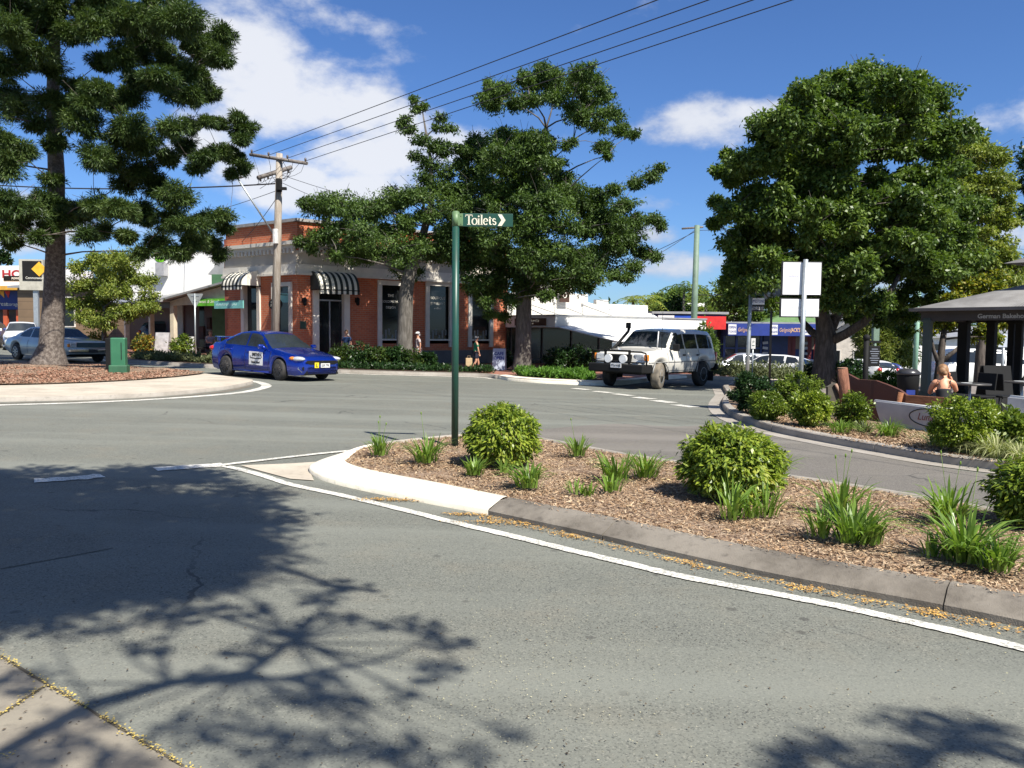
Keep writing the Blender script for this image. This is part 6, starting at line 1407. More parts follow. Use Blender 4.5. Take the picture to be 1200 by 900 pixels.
# ---- strappy plants
def clump(px, py, hpx, nb_, label, name='daylily', cat='plant', group='daylily clumps on the near island', leafm=ML_lily, spread=1.0, w_=.021, h0=.13, flowers=0, droop=.7):
    g = G(px, py, h0); h = hpx/FPX*g.y; V = []; nb = int(nb_*2.1)
    for k in range(nb):
        a = random.uniform(0, 2*math.pi); r0 = random.uniform(0, .085*spread); ln = h*random.uniform(.65, 1.2); lean = random.uniform(.12, .8)*spread
        d = np.array([math.cos(a), math.sin(a), 0]); sd = np.array([-math.sin(a+random.uniform(-.6, .6)), math.cos(a), 0]); ww = w_*random.uniform(.6, 1.25)
        prev = None
        for i in range(5):
            f = i/4; p = d*(r0+lean*ln*f**1.5) + np.array([0, 0, ln*(f-.32*droop*lean*2*f**3)])
            wd_ = ww*(1-.15*f if f < .7 else (1-f)*2.9+.03)
            cur = (p-sd*wd_/2, p+sd*wd_/2)
            if prev is not None: V.append(np.stack([prev[0], prev[1], cur[1], cur[0]]))
            prev = cur
    root_ = thing(name, g, label, cat, group)
    # keep one blade one island: weld by building as strips
    me = bpy.data.meshes.new('leaves'); vs = []; fs = []
    for q in V:
        k = len(vs); vs += [tuple(v) for v in q]; fs.append((k, k+1, k+2, k+3))
    me.from_pydata(vs, [], fs); bm = bmesh.new(); bm.from_mesh(me); bmesh.ops.remove_doubles(bm, verts=bm.verts, dist=.0002); bm.to_mesh(me); bm.free()
    link('leaves', me, root_, leafm)
    for k in range(flowers):
        a = random.uniform(0, 6.28); t_ = Vector((math.cos(a)*.08, math.sin(a)*.08, h*random.uniform(1.35, 1.7))); b = B(); b.tube([(0, 0, 0), t_*.5+Vector((0, 0, .02)), t_], [.003, .0025, .002], 4); b.ell(t_, (.008, .008, .018), 6, 5); b.build('flower_stalk', ML_lily, root_)
    return root_
DL = [(445,533,26,26,'pale sparse strappy clump nearest the painted island nose',3),(500,541,32,40,'leafy clump just left of the toilets sign post',1),(556,556,22,30,'small clump in front of the first bush on its left side',0),(590,553,16,12,'tiny sprig below the first clipped bush',0),(620,570,32,52,'dense bright clump below the right side of the first bush',0),
 (676,534,26,26,'small clump on the back edge right of the first bush',1),(722,562,34,34,'upright clump left of the pair in the island middle',0),(757,558,32,38,'right-hand clump of the pair in the island middle',0),(676,578,18,10,'thin seedling in the mulch left of the island middle',0),(690,580,14,10,'small seedling beside the thin one in the mulch',0),(716,576,22,12,'little tuft below the pair in the island middle',0),
 (905,560,36,44,'clump growing against the right side of the largest bush',0),(858,607,46,20,'thin upright clump before the largest bush',1),(880,606,30,12,'short clump below the largest bush, middle one of three',0),(898,604,36,18,'short clump below the right of the largest bush',0),
 (985,600,44,34,'tall clump with flower stalks right of the largest bush',3),(1000,634,52,60,'broad clump nearest the kerb right of the island middle',0),(962,628,40,20,'narrow clump left of the broad one',0),(1020,636,34,22,'low fanned tuft right of the broad clump',0),(1112,610,46,46,'leafy clump at the back of the right-hand group',2),(1130,656,62,64,'tallest dense clump at the right of the near island',1),(1168,666,42,46,'low spreading clump at the far right by the kerb',0),(1095,652,30,12,'stray blades left of the tallest clump',0),(820,562,12,6,'little weed in the mulch left of the largest bush',0)]
for px, py, h, nb, lab, fl in DL: clump(px, py, h*1.05, nb, lab, flowers=fl, spread=1.5 if nb > 30 else 1.1)
LR = [(985,507,22,70,'green grassy tuft under the golden-tipped bush',ML_lily),(1012,506,18,50,'wispy tuft right of the golden-tipped bush',ML_gcov),(1042,511,26,90,'green grassy tuft left of the oval lettering on the planter',ML_lily),(1098,522,26,90,'variegated tuft at the left foot of the big rounded bush',ML_liri),(1130,530,26,100,'variegated tuft before the middle of the big rounded bush',ML_liri),(1168,537,34,120,'large variegated tuft before the upright glossy bush',ML_liri),(1196,541,30,110,'variegated tuft at the right edge of the bakery bed',ML_liri),(1150,534,20,50,'small variegated tuft between two larger ones',ML_liri)]
for px, py, h, nb, lab, lm in LR: clump(px, py, h, nb, lab, 'grass_tuft', 'grass tuft', 'grass tufts in the bakery bed', lm, 1.7, .012, .12, 0, 1.1)
# ------------------------------------------------------------------ signs, poles, wires
M_dkgreen = mat('dark green sign paint', (.012, .065, .045), .4, c2=(.015, .05, .036), scale=5); M_ltgreen = mat('worn green bracket', (.13, .22, .10), .5, scale=8); M_let = mat('cream sign lettering', (.80, .76, .60), .5)
g = G(533, 521, .13); top_z = P(533, 249, g.y).z; h = top_z-g.z
ts = thing('direction_sign', g, 'dark green post sign pointing right and lettered Toilets', 'sign')
B().tube([(0, 0, -.15), (0, 0, h-.17)], .045, 20).build('pole', M_dkgreen, ts)
q = B(); q.tube([(0, 0, h-.175), (0, 0, h+.0)], .047, 20); q.ell((0, 0, h+.0), (.047, .047, .02)); q.box((.055, -.01, h-.095), (.075, .05, .155), bev=.006); 
for zz in (-.045, -.145): q.disc((.07, -.038, h+zz), .006, 'y', .008, 8)
q.build('bracket', M_ltgreen, ts)
sb = B().box((.40, -.012, h-.095), (.655, .018, .165), bev=.004).build('sign_board', M_dkgreen, ts)
lb = B(); y0 = -.0225; zb_ = h-.157; X0 = .13; S = .128      # pen-drawn serif capitals and lower case
def tr_(x, z): return (X0+x*S, zb_+z*S)
def L_(pts, a=.15, c=.055, closed=False): nib(lb, [tr_(x, z) for x, z in pts], a*S, c*S, None, y0, .003, closed)
def arc(cx, cz, rx, rz, a0, a1, n=16): return [(cx+rx*math.cos(R(a0+(a1-a0)*i/n)), cz+rz*math.sin(R(a0+(a1-a0)*i/n))) for i in range(n+1)]
def serif(x, z, w_=.24): L_([(x-w_/2, z), (x+w_/2, z)], .06, .055)
L_([(.30, .04), (.30, .97)], .16); L_([(-.04, .965), (.64, .965)], .07, .085); L_([(-.03, .97), (-.045, .78)], .06); L_([(.63, .97), (.645, .78)], .06); serif(.30, .03, .34)          # T
L_(arc(.86, .33, .235, .31, 0, 360, 28)[:-1], .145, .055, True)                                                                       # o
L_([(1.27, .04), (1.27, .64)], .14); serif(1.27, .03); serif(1.22, .63, .14); lb.prism([tr_(1.27+.085*math.cos(R(a)), .84+.085*math.sin(R(a))) for a in range(0, 360, 30)], y0-.003, y0)    # i
L_([(1.56, .04), (1.56, 1.0)], .14); serif(1.56, .03); serif(1.51, .99, .14)                                                           # l
L_([(1.75, .36), (2.13, .36)] , .06, .055); L_(arc(1.96, .33, .20, .30, 5, 320, 24), .135, .055)                                       # e
L_([(2.38, .80), (2.38, .2), (2.40, .09), (2.47, .035), (2.56, .07)], .14, .055); L_([(2.27, .63), (2.56, .63)], .06, .06)            # t
L_(arc(2.80, .485, .125, .145, 35, 225, 12) + arc(2.83, .185, .14, .15, 70, -150, 14), .12, .075); L_([(2.93, .62), (2.94, .50)], .05); L_([(2.69, .20), (2.685, .05)], .05)            # s
lb.build('lettering', M_let, sb)
ax_ = X0+3.17*S; zc = h-.095
B().prism([(ax_, zc+.072), (ax_+.05, zc+.072), (ax_+.098, zc), (ax_+.05, zc-.072), (ax_, zc-.072), (ax_+.045, zc)], y0-.003, y0).build('arrow', M_let, sb)

# give way signs seen from behind, street name sign, white boards
def post_at(px, py_, Y, r, hpx, m, name, label, cat, off=.12, group=None, lean=0):
    g = GX(px, Y); g.z += off; hh = P(px, hpx, Y).z-g.z; rt = thing(name, g, label, cat, group); B().tube([(0, 0, -.3), (lean, 0, hh)], r, 12).build('pole', m, rt); return rt, g, hh, Y/FPX
M_sback = mat('grey sign back', (.26, .28, .28), .6, .3, scale=6)
def giveway(px, Y, v_top, wpx, label, m, off=.12, rot=0):
    rt, g, hh, s = post_at(px, 0, Y, .035, v_top, m, 'give_way_sign', label, 'road sign', off); w_ = wpx*s; 
    q = B().prism([(-w_/2, hh-.03), (-w_/2+.04, hh+.0), (w_/2-.04, hh+.0), (w_/2, hh-.03), (.03, hh-w_*.86), (-.03, hh-w_*.86)], .04, .046).build('sign_plate', M_sback, rt)
    q = B(); q.box((0, .03, hh-.10), (w_*.5, .02, .04)); q.box((0, .03, hh-.32), (w_*.26, .02, .04)); q.build('bracket', M_steel, rt); rt.rotation_euler = (0, 0, rot); return rt
giveway(229, 37.5, 344, 19, 'grey back of a triangular give way sign before the veranda shop', M_steel)
giveway(903, 25.0, 331.5, 34, 'grey back of a triangular give way sign behind the street name pole', mat('dark pole', (.06, .055, .05), .6), rot=R(-12))
rt, g, hh, s = post_at(876, 0, 23.6, .055, 334, M_steel, 'street_name_sign', 'galvanised pole with three stacked street name blades', 'street sign', lean=.06)
for dz, ln, hgt_, m, tx, tm in ((.20, .40, .2, M_dkgreen, 'INFO', M_plate), (.46, .42, .19, M_plate, 'LIMESTONE', M_blue), (.66, .40, .19, M_ink, 'GEORGE ST', M_plate)):
    q = B().box((.06+ln/2, -.0, hh-dz), (ln, .02, hgt_), bev=.003).build('name_blade', m, rt); q.rotation_euler = (0, 0, R(8)); text(q, tx, .12, tm, (.06+ln/2+.0, -.013, hh-dz-.04), FRONT, align='CENTER', ext=.001, sx=.62)
rt, g, hh, s = post_at(938.5, 0, 17.0, .05, 304, M_steel, 'advertising_board', 'tall galvanised pole carrying two white boards one above the other', 'sign', lean=.05)
for (v0, v1, u0, u1), tx in (((307, 345.5, 916, 961), ('residence', 'Fiducia')), ((350, 371, 915, 959.5), ('Est. 1890',))):
    z0 = P(938, v1, 17).z-g.z; z1 = P(938, v0, 17).z-g.z; w_ = (u1-u0)*s; xc = ((u0+u1)/2-938.5)*s
    q = B().box((xc, .085, (z0+z1)/2), (w_+.03, .05, z1-z0+.03)); q.build('board_frame', M_ink, rt); q = B().box((xc, .055, (z0+z1)/2), (w_-.015, .02, z1-z0-.015)).build('board', mat('bright white board', (.86, .86, .85), .35, c2=(.84, .84, .83)), rt); q.rotation_euler = (0, 0, 0)
    if len(tx) == 2: text(q, tx[0], .085, mat('violet lettering', (.40, .38, .75), .5), (xc-.31, .043, (z0+z1)/2+.03), FRONT, ext=.001, shear=.2, sx=.7); text(q, tx[1], .13, mat('faint lettering', (.66, .64, .64), .5), (xc+.07, .043, (z0+z1)/2-.02), FRONT, ext=.001, sx=.75)
    else: text(q, 'ge restaurant', .09, mat('faint lettering 2', (.62, .62, .62), .5), (xc-.2, .043, (z0+z1)/2-.02), FRONT, ext=.001, sx=.8)
rt, g, hh, s = post_at(882.5, 0, 32.8, .03, 399, M_steel, 'parking_sign', 'small white parking sign on a thin post between the two tall poles', 'road sign'); q = B().box((0, -.04, hh-.12), (.17, .015, .42)).build('sign_plate', M_plate, rt); text(q, 'P', .16, M_dkgreen, (0, -.049, hh-.12), FRONT, align='CENTER', ext=.001); B().box((0, -.05, hh-.2), (.1, .004, .03)).build('arrow', M_dkgreen, q)
rt, g, hh, s = post_at(960, 0, 28.5, .03, 404, M_black, 'banner_sign', 'narrow white banner sign left of the big tree trunk', 'sign')
q = B().box((-.0, -.04, hh-.42), (.24, .02, .72)).build('sign_plate', M_plate, rt); text(q, 'Open', .1, M_ink, (0, -.053, hh-.25), FRONT, align='CENTER', ext=.001); q2 = B(); [q2.box((0, -.053, hh-.36-.07*i), (.15, .004, .022)) for i in range(3)]; q2.build('lettering', M_ink, q)
# hanging black sign on its post
rt, g, hh, s = post_at(1015.5, 0, 20, .065, 397, M_black, 'hanging_sign', 'black panel hanging from the arm of a dark turned post', 'sign')
q = B(); q.ell((0, 0, hh+.02), (.09, .09, .09)); q.box((.17, 0, hh-.07), (.34, .05, .05)); q.tube([(.0, 0, hh-.25), (.2, 0, hh-.09)], .015, 6); q.build('arm', M_black, rt)
q = B().box((.2, -.0, hh-.42), (.27, .03, .5), bev=.01).build('sign_board', M_black, rt)
l2 = B(); 
for i in range(7): l2.box((.2, -.018, hh-.25-.055*i), (.15+.04*((i*5) % 3), .004, .018))
l2.build('lettering', mat('dim lettering', (.22, .24, .28), .5), q)
# A-frame boards
def aframe(px, Y, w_, h_, label, m, txt=None, off=.13, rot=0, tm=None, sz=.3):
    g = GX(px, Y); g.z += off; rt = thing('sandwich_board', g, label, 'sandwich board', None, rotz=rot)
    for s_ in (-1, 1):
        q = B().box((0, s_*.16, h_/2), (w_, .03, h_), rx=-s_*R(-13) if s_ < 0 else R(13)*1, bev=.006); o = q.build('panel', m, rt)
        if s_ < 0 and txt:
            for i, tx in enumerate(txt):
                c_ = .165; zz = h_-.13-sz*(i+.72); yy = -.16-(h_/2-zz)*math.tan(R(13))*1.0-.022
                text(o, tx, sz, tm, (0, yy, zz), (R(90-13), 0, 0), align='CENTER', ext=.002, bold=.006, sx=.92)
    B().box((0, 0, h_*.97), (w_*.9, .06, .03)).build('hinge', M_black, rt)
    return rt
aframe(585.5, 31.5, .48, .85, 'pale blue board on the footpath reading cafe open', mat('pale blue board', (.42, .46, .55), .5), ('CAFE', 'OPEN'), tm=mat('blue lettering', (.02, .03, .2), .5), sz=.17, rot=R(-8))
M_chalk = mat('grey menu board', (.42, .40, .40), .7, c2=(.22, .21, .21), scale=5)
aframe(191, 38.2, .62, 1.05, 'grey menu board leaning beside the veranda corner post', M_chalk); aframe(222, 37.6, .50, .9, 'white framed menu board right of the yellow-green shrub', mat('white frame board', (.55, .53, .50), .6, c2=(.15, .15, .15), scale=4))
aframe(1168, 18.6, .62, 1.02, 'tall black sandwich board among the shelter posts', M_black)
# electrical box with black bollard
g = G(140, 436, .13); rt = thing('electrical_box', g, 'green electrical pillar box on the roundabout mulch', 'utility box', None, rotz=R(12)); s = g.y/FPX
q = B(); q.box((0, 0, .55), (16*s, .32, .92), bev=.03); q.build('cabinet', mat('green box paint', (.03, .13, .065), .4, c2=(.04, .16, .08), scale=3), rt); B().box((0, 0, .06), (20*s, .42, .30), bev=.03).build('base', mat('green base', (.035, .12, .06), .6), rt); B().box((.1, -.168, .62), (.02, .01, .5)).build('door_seam', M_seam, rt)
g = G(128.5, 433, .13); q = B(); q.box((0, 0, .48), (.17, .17, .98), bev=.02); o = q.build('bollard', M_black); o.location = g; tag(o, 'square black bollard touching the green electrical box', 'bollard')

# ---- power poles and wires
M_wood = bark('pole timber', (.26, .22, .18), (.38, .34, .29), (8, 8, .8)); M_wooddk = bark('weathered crossarm', (.13, .11, .10), (.22, .20, .18), (4, 4, 4)); M_wire = mat('wire', (.03, .03, .035), .6); M_insul = mat('insulator', (.10, .08, .07), .3)
PD = 31.3; pb_ = GX(321, PD); pb_.z += .1; rt = thing('power_pole', pb_, 'tall timber power pole with two weathered crossarms beside the brick corner', 'power pole')
loc = lambda u, v, Y: P(u, v, Y)-pb_
B().tube([(0, 0, -.3), loc(325.3, 280, PD), loc(327.5, 180, PD)], [.17, .145, .12], 14).build('pole', M_wood, rt)
a1, a2 = loc(293, 181, PD+.3), loc(360, 191.5, PD-.5); c1, c2 = loc(302, 208.5, PD-.6), loc(341.5, 196, PD+.5)
B().tube([a1, a2], .065, 6).build('crossarm', M_wooddk, rt); B().tube([c1, c2], .08, 6).build('crossarm', M_wooddk, rt)
ins = []
for f in (.03, .33, .66, .97): ins.append(a1.lerp(a2, f)+Vector((0, 0, .08)))
q = B()
for p in ins: q.tube([p-Vector((0, 0, .06)), p+Vector((0, 0, .06)), p+Vector((0, 0, .11))], [.02, .045, .03], 8)
for f in (.08, .3, .55, .9):
    p = c1.lerp(c2, f); q.tube([p, p-Vector((0, 0, .16))], [.03, .04], 8)
q.build('insulator', M_insul, rt)
q = B()
for i in range(16):     # slack jumper loops
    p0 = a1.lerp(a2, random.random()) if i % 2 else c1.lerp(c2, random.random()); p1 = c1.lerp(c2, random.random())-Vector((0, 0, random.uniform(.1, .4))); m_ = (p0+p1)/2+Vector((random.uniform(-.3, .3), 0, -random.uniform(.1, .35)))
    q.tube([p0, (p0+m_)/2+Vector((.05, 0, -.1)), m_, (p1+m_)/2, p1], .008, 4, caps=False)
q.build('jumper', M_wire, rt)
q = B(); q.box(loc(323, 277, PD-.2), (.18, .16, .55), bev=.02); q.build('meter_box', M_plate, rt); q = B(); q.box(loc(327, 217, PD-.18), (.20, .2, .5), bev=.04); q.box(loc(331, 221, PD-.3), (.3, .12, .1)); q.build('fuse_box', M_black, rt)
q = B(); q.tube([loc(321, 275, PD-.1), loc(279, 210, PD-1.0)], .035, 8); q.build('lamp_arm', M_steel, rt); B().ell(loc(277, 207, PD-1.0), (.3, .12, .08)).build('lamp_head', M_steel, rt)
def wire(a, b_, sag, label, r=.011, group=None, name='power_line'):
    a = Vector(a); b_ = Vector(b_); pts = [a.lerp(b_, i/24)-Vector((0, 0, sag*4*(i/24)*(1-i/24))) for i in range(25)]
    q = B().tube(pts, r, 5, caps=False); o = q.build(name, M_wire, None); tag(o, label, 'power line', group); return o
gw_ = 'main power lines'
for p, (u, v) in zip(ins, ((770, 0), (830, 0), (882, 0), (928, 0))):
    A_ = p+pb_; d_ = P(u, v, 14.4); E_ = A_+(d_-A_)*2.1; wire(A_, E_, -.0, 'thin dark power line crossing the sky from the timber pole to the upper right', .0105, gw_)
wire(P(326, 215, PD), P(-60, 213, 36), .25, 'thick bundled power line running left behind the hoop pine', .028); 
wire(P(328, 222, PD), P(150, 262, 60), .4, 'thin power line sloping down left from the timber pole', .012); wire(P(328, 226, PD), P(263, 300, 36.5), .25, 'sagging service line from the timber pole to the veranda shop', .012)
wire(P(330, 205, PD), P(560, 246, 60), .6, 'faint upper service line passing right behind the street trees', .010); wire(P(330, 214, PD), P(520, 262, 60), .6, 'faint lower service line passing right behind the street trees', .010)
gp_ = GX(812, 43); rt = thing('power_pole', gp_, 'plain pale green power pole rising behind the four-wheel drive', 'power pole'); M_gp = mat('pale green pole', (.15, .22, .16), .6)
lp = lambda u, v: P(u, v, 43)-gp_
B().tube([(0, 0, -.2), lp(817, 264)], [.19, .14], 12).build('pole', M_gp, rt); B().tube([lp(799, 268), lp(824, 266)], .05, 6).build('crossarm', M_wooddk, rt)
T_ = P(817, 270, 43); wire(T_, P(640, 330, 52), .5, 'power line dropping left from the green pole behind the tiered tree', .016); wire(P(817, 268, 43), P(600, 352, 41), .8, 'lower power line from the green pole to the stepped parapet', .014)
wire(T_, P(1300, 200, 60), 1.0, 'power line from the green pole into the big right-hand tree', .014); wire(P(812, 345, 47), P(1000, 310, 30), .4, 'dark cable rising right from the green pole to the big tree', .02)
gq = GX(1073, 42); rt = thing('power_pole', gq, 'short section of pale green pole behind the shelter corner post', 'power pole'); B().tube([(0, 0, -.2), P(1077, 340, 42)-gq], [.13, .11], 12).build('pole', mat('mint pole', (.22, .38, .28), .6), rt)
gq = GX(1026, 46); rt = thing('utility_pole', gq, 'grey green pole with tall box beyond the hanging black sign', 'pole'); B().tube([(0, 0, -.2), P(1026, 380, 46)-gq], .08, 8).build('pole', M_gp, rt); q = B(); q.box(P(1026, 388, 46)-gq, (.34, .3, 1.2), bev=.03); q.build('box', M_gp, rt)
rt, g, hh, s = post_at(1176, 0, 29, .05, 390, M_steel, 'advertising_board', 'pale blue board on a pole seen between the shelter posts', 'sign'); B().box((0, -.05, hh-.28), (.58, .03, .45)).build('board', mat('pale blue panel', (.5, .55, .62), .5), rt)

# ---- bakery shelter
M_gpost = mat('green grey post paint', (.05, .065, .055), .6, c2=(.035, .05, .042)); M_gbrown = mat('dark brown fascia', (.045, .033, .027), .6); 
def corrugated():
    m, t, bs, co = new_mat('corrugated roof'); bs.inputs['Roughness'].default_value = .7
    t.put(bs.inputs['Base Color'], t.mix(t.mapr(t.noise(co, 2, 5), .35, .7), (.19, .185, .18), (.13, .125, .12))); return m
M_corr = corrugated()
Fc = Vector((10.95, 22.0)); fd = Vector((.61, -.79)).normalized(); bd = Vector((.79, .61)).normalized(); GZ = gz(11, 22)+.135
gzb = thing('shelter', (Fc.x, Fc.y, GZ), 'open bakery shelter with corrugated roof, dark posts and lettered fascia', 'shelter'); gzb.rotation_euler = (0, 0, math.atan2(fd.y, fd.x))
# local: x along the front, y away
ez = P(1078, 364, 22).z-GZ; SX, SY = 5.2, 3.3
inv = Matrix.Rotation(-math.atan2(fd.y, fd.x), 3, 'Z')
def gl(u, Y): g = GX(u, Y); v = inv @ Vector((g.x-Fc.x, g.y-Fc.y, 0)); return v.x, v.y
def gpost(x, y, m, w_=.17): q = B(); q.box((x, y, ez/2-.1), (w_, w_, ez-.2), bev=.012); q.box((x, y, .08), (w_+.07, w_+.07, .16), bev=.01); q.box((x, y, ez-.28), (w_+.05, w_+.05, .06)); q.build('post', m, gzb)
gpost(.15, .05, M_gpost, .19); gpost(5.0, .05, M_gpost)
M_dpost = mat('dark timber post', (.018, .016, .014), .75, spec=.2)
for u, Y, w_ in ((1129.5, 23.7, .26), (1162, 23.3, .22), (1185, 22.9, .15), (1194.5, 22.7, .17)): x_, y_ = gl(u, Y); gpost(x_, y_, M_dpost, w_)
q = B(); q.box((SX/2, 0, ez-.16), (SX, .05, .22)); q.box((SX/2, -.045, ez-.03), (SX+.1, .06, .09)); fo = q.build('fascia', M_gbrown, gzb)
q = B(); q.box((0, SY/2, ez-.16), (.05, SY, .22)); q.build('fascia', M_gbrown, gzb); q = B(); q.box((SX/2, SY, ez-.16), (SX, .05, .22)); q.build('fascia', M_gbrown, gzb)
q = B(); q.box((SX/2+.1, -.33, ez+.015), (SX+.5, .08, .08)); q.box((-.15, SY/2, ez+.015), (.08, SY+.7, .08)); q.build('gutter', mat('gutter brown', (.12, .10, .09), .5), gzb)
text(fo, 'German Bakehouse', .155, mat('grey lettering', (.42, .40, .36), .6), (1.42, -.03, ez-.215), FRONT, ext=.003, bold=.004, sx=1.05)
# hip roof with real corrugations
ctr = Vector((SX/2, SY/2)); rise = .62; q = B(); cr_ = .45
def hip(p0, p1, c0, c1, inward):
    p0, p1 = Vector(p0), Vector(p1); L = (p1-p0).length; d_ = (p1-p0)/L; n = int(L/.038); rows = []
    for i in range(n+1):
        f = i/n; lo_ = p0+d_*L*f; bump_ = .012*math.sin(2*math.pi*L*f/.076*1.0)
        hi = Vector(c0).lerp(Vector(c1), f)
        rows.append([(lo_.x, lo_.y, ez+.04+bump_), (hi.x, hi.y, ez+.04+rise*(1)+bump_)])
    vs = [v for r_ in rows for v in r_]; q.add(vs, [(2*i, 2*i+2, 2*i+3, 2*i+1) for i in range(n)], None, 0, False)
e_ = .32; cs_ = [(-.14, -e_), (SX+e_, -e_), (SX+e_, SY+e_), (-.14, SY+e_)]; k_ = [(ctr.x-.55, ctr.y-.45), (ctr.x+.55, ctr.y-.45), (ctr.x+.55, ctr.y+.45), (ctr.x-.55, ctr.y+.45)]
for i in range(4): hip(cs_[i], cs_[(i+1) % 4], k_[i], k_[(i+1) % 4], 0)
ro = q.build('roof', M_corr, gzb, fix=False)
q = B(); q.box((ctr.x, ctr.y, ez+rise+.22), (1.05, .95, .66)); cu = q.build('lantern', mat('dark lantern wall', (.03, .025, .03), .6), ro)
q = B(); q.add([(ctr.x-.95, ctr.y-.85, ez+rise+.58), (ctr.x+.95, ctr.y-.85, ez+rise+.58), (ctr.x+.95, ctr.y+.85, ez+rise+.58), (ctr.x-.95, ctr.y+.85, ez+rise+.58), (ctr.x, ctr.y, ez+rise+.95)], [(0,1,4),(1,2,4),(2,3,4),(3,0,4),(3,2,1,0)]); q.build('lantern_roof', M_corr, ro)
pz = B(); cz_ = ez+rise+.28; cx_ = ctr.x-.22
loop = [(cx_+.20*math.cos(R(a))*(1.15 if 0 < a < 180 else 1), ctr.y-.53, cz_+.17*math.sin(R(a))) for a in range(-60, 241, 15)]
pz.tube(loop+[(cx_+.08, ctr.y-.56, cz_+.05)], .03, 8); pz.tube([loop[0], (cx_+.0, ctr.y-.55, cz_-.10), (cx_-.08, ctr.y-.56, cz_+.06)], .03, 8); pz.build('pretzel', mat('baked brown', (.35, .15, .07), .5), cu)

# ---- planter walls, carved timber seat, log, furniture
M_plwall = mat('white planter wall', (.52, .51, .50), .7, c2=(.40, .39, .39), scale=2); M_slabw = boards('dark red timber', (.085, .030, .018), .5, 0); M_lt = bark('orange timber', (.26, .11, .05), (.18, .07, .03), (2, 2, 8)); M_log = bark('red log bark', (.16, .065, .038), (.27, .12, .07), (8, 8, 1.2)); M_end = mat('log end', (.36, .22, .15), .9)
def ln(u0, Y0, u1, Y1):
    a = GX(u0, Y0); b_ = GX(u1, Y1); return a, (b_-a)
A_, dv = ln(1024, 14.9, 1131, 13.1); z0 = gz(A_.x, A_.y)+.1
pw1 = Wall((A_.x, A_.y), (dv.x, dv.y), z0); rt = thing('planter_wall', (A_.x, A_.y, z0), 'low white curved planter wall with an oval outline around red script', 'planter', heading=(dv.x, dv.y))
t0 = pw1.px(1024, 470); t1 = pw1.px(1110, 479); b0 = pw1.px(1034, 490)
pol = [(t0[0], t0[1]), (t1[0]+1.6, t1[1]-.04), (t1[0]+1.6, -.15), (b0[0]+.15, -.15), (b0[0]-.06, .1)]
B().prism(pol, 0, .12).build('wall', M_plwall, rt); q = B(); q.tube([(t0[0]-.02, .05, t0[1]+.0), (t1[0]+1.6, .05, t1[1]-.035)], .03, 6); q.build('coping', M_wht, rt)
c_ = pw1.px(1092, 490); el = [(c_[0]+.47*math.cos(R(a)), -.005, c_[1]+.15*math.sin(R(a))) for a in range(0, 361, 12)]; B().tube(el, .009, 5, caps=False).build('oval_outline', M_ink, rt)
text(rt, 'Lunaria', .17, mat('dull red lettering', (.28, .09, .07), .6), (c_[0]-.05, -.004, c_[1]-.05), FRONT, align='CENTER', ext=.002, shear=.3)
A2, dv2 = ln(1184, 12.6, 1260, 11.6); z0 = gz(A2.x, A2.y)+.1; pw2 = Wall((A2.x, A2.y), (dv2.x, dv2.y), z0); rt = thing('planter_wall', (A2.x, A2.y, z0), 'white planter wall cut off by the right edge behind the glossy bush', 'planter', heading=(dv2.x, dv2.y))
t0 = pw2.px(1186, 466); B().prism([(0, -.1), (0, t0[1]), (1.4, t0[1]-.02), (1.4, -.1)], 0, .12).build('wall', M_plwall, rt); c_ = pw2.px(1214, 489); B().tube([(c_[0]+.22*math.cos(R(a)), -.006, c_[1]+.09*math.sin(R(a))) for a in range(0, 361, 15)], .008, 5, caps=False).build('oval_outline', M_ink, rt); q = B(); q.tube([(0, .06, t0[1]+.005), (1.4, .06, t0[1]-.015)], .03, 6); q.build('coping', M_wht, rt)
A3, dv3 = ln(993, 15.9, 1112, 14.4); z0 = gz(A3.x, A3.y)+.12; pw3 = Wall((A3.x, A3.y), (dv3.x, dv3.y), z0); rt = thing('bench', (A3.x, A3.y, z0), 'long carved dark red timber seat behind the white planter wall', 'bench', heading=(dv3.x, dv3.y))
pp = [pw3.px(u, v) for u, v in ((993,438),(1005,444.5),(1026,446),(1040,451),(1054,457),(1062,463),(1062,472),(1056,473),(1020,472),(997,466))]; pp = [(a, b_) for a, b_ in pp]; low = [(pp[6][0], .0), (pp[9][0], .0)]
B().prism(pp[:6]+[(pp[5][0], 0), (pp[9][0], 0)], 0, .09).build('carved_back', M_slabw, rt)
e0_ = pw3.px(1062, 463); e1_ = pw3.px(1125, 467); q = B(); q.prism([(e0_[0], e0_[1]), (e1_[0], e1_[1]), (e1_[0], .0), (e0_[0], .0)], -.02, .05); q.build('back_rail', M_lt, rt)
q = B(); q.box(((e0_[0]+e1_[0])/2-.4, .32, .28), (e1_[0]-e0_[0]+.8, .5, .07)); q.build('seat', M_lt, rt)
for xx in (e0_[0]+.1, e1_[0]-.1): B().box((xx, .3, .12), (.08, .4, .24)).build('leg', M_slabw, rt)
q = B().tube([pw3_ for pw3_ in [(pw3.px(1057, 460)[0], -.03, pw3.px(1057, 460)[1]), (pw3.px(1053, 466)[0], -.05, .2), (pw3.px(1060, 470)[0], -.06, .1)]], .05, 8); q.build('branch_arm', M_lt, rt)
gl_ = GX(992, 15.3); gl_.z += .12; rt = thing('log', gl_, 'reddish log standing at a slant at the left end of the carved seat', 'log')
p1 = P(987, 431.5, 15.2)-gl_; o = B().tube([(0.05, 0, -.1), Vector((.05, 0, 0)).lerp(p1, .5)+Vector((.012, 0, 0)), p1], [.105, .10, .095], 14).build('trunk', M_log, rt); q = B().disc(p1+Vector((0, 0, .004)), .088, 'z', .012, 16); q.build('cut_face', M_end, o)
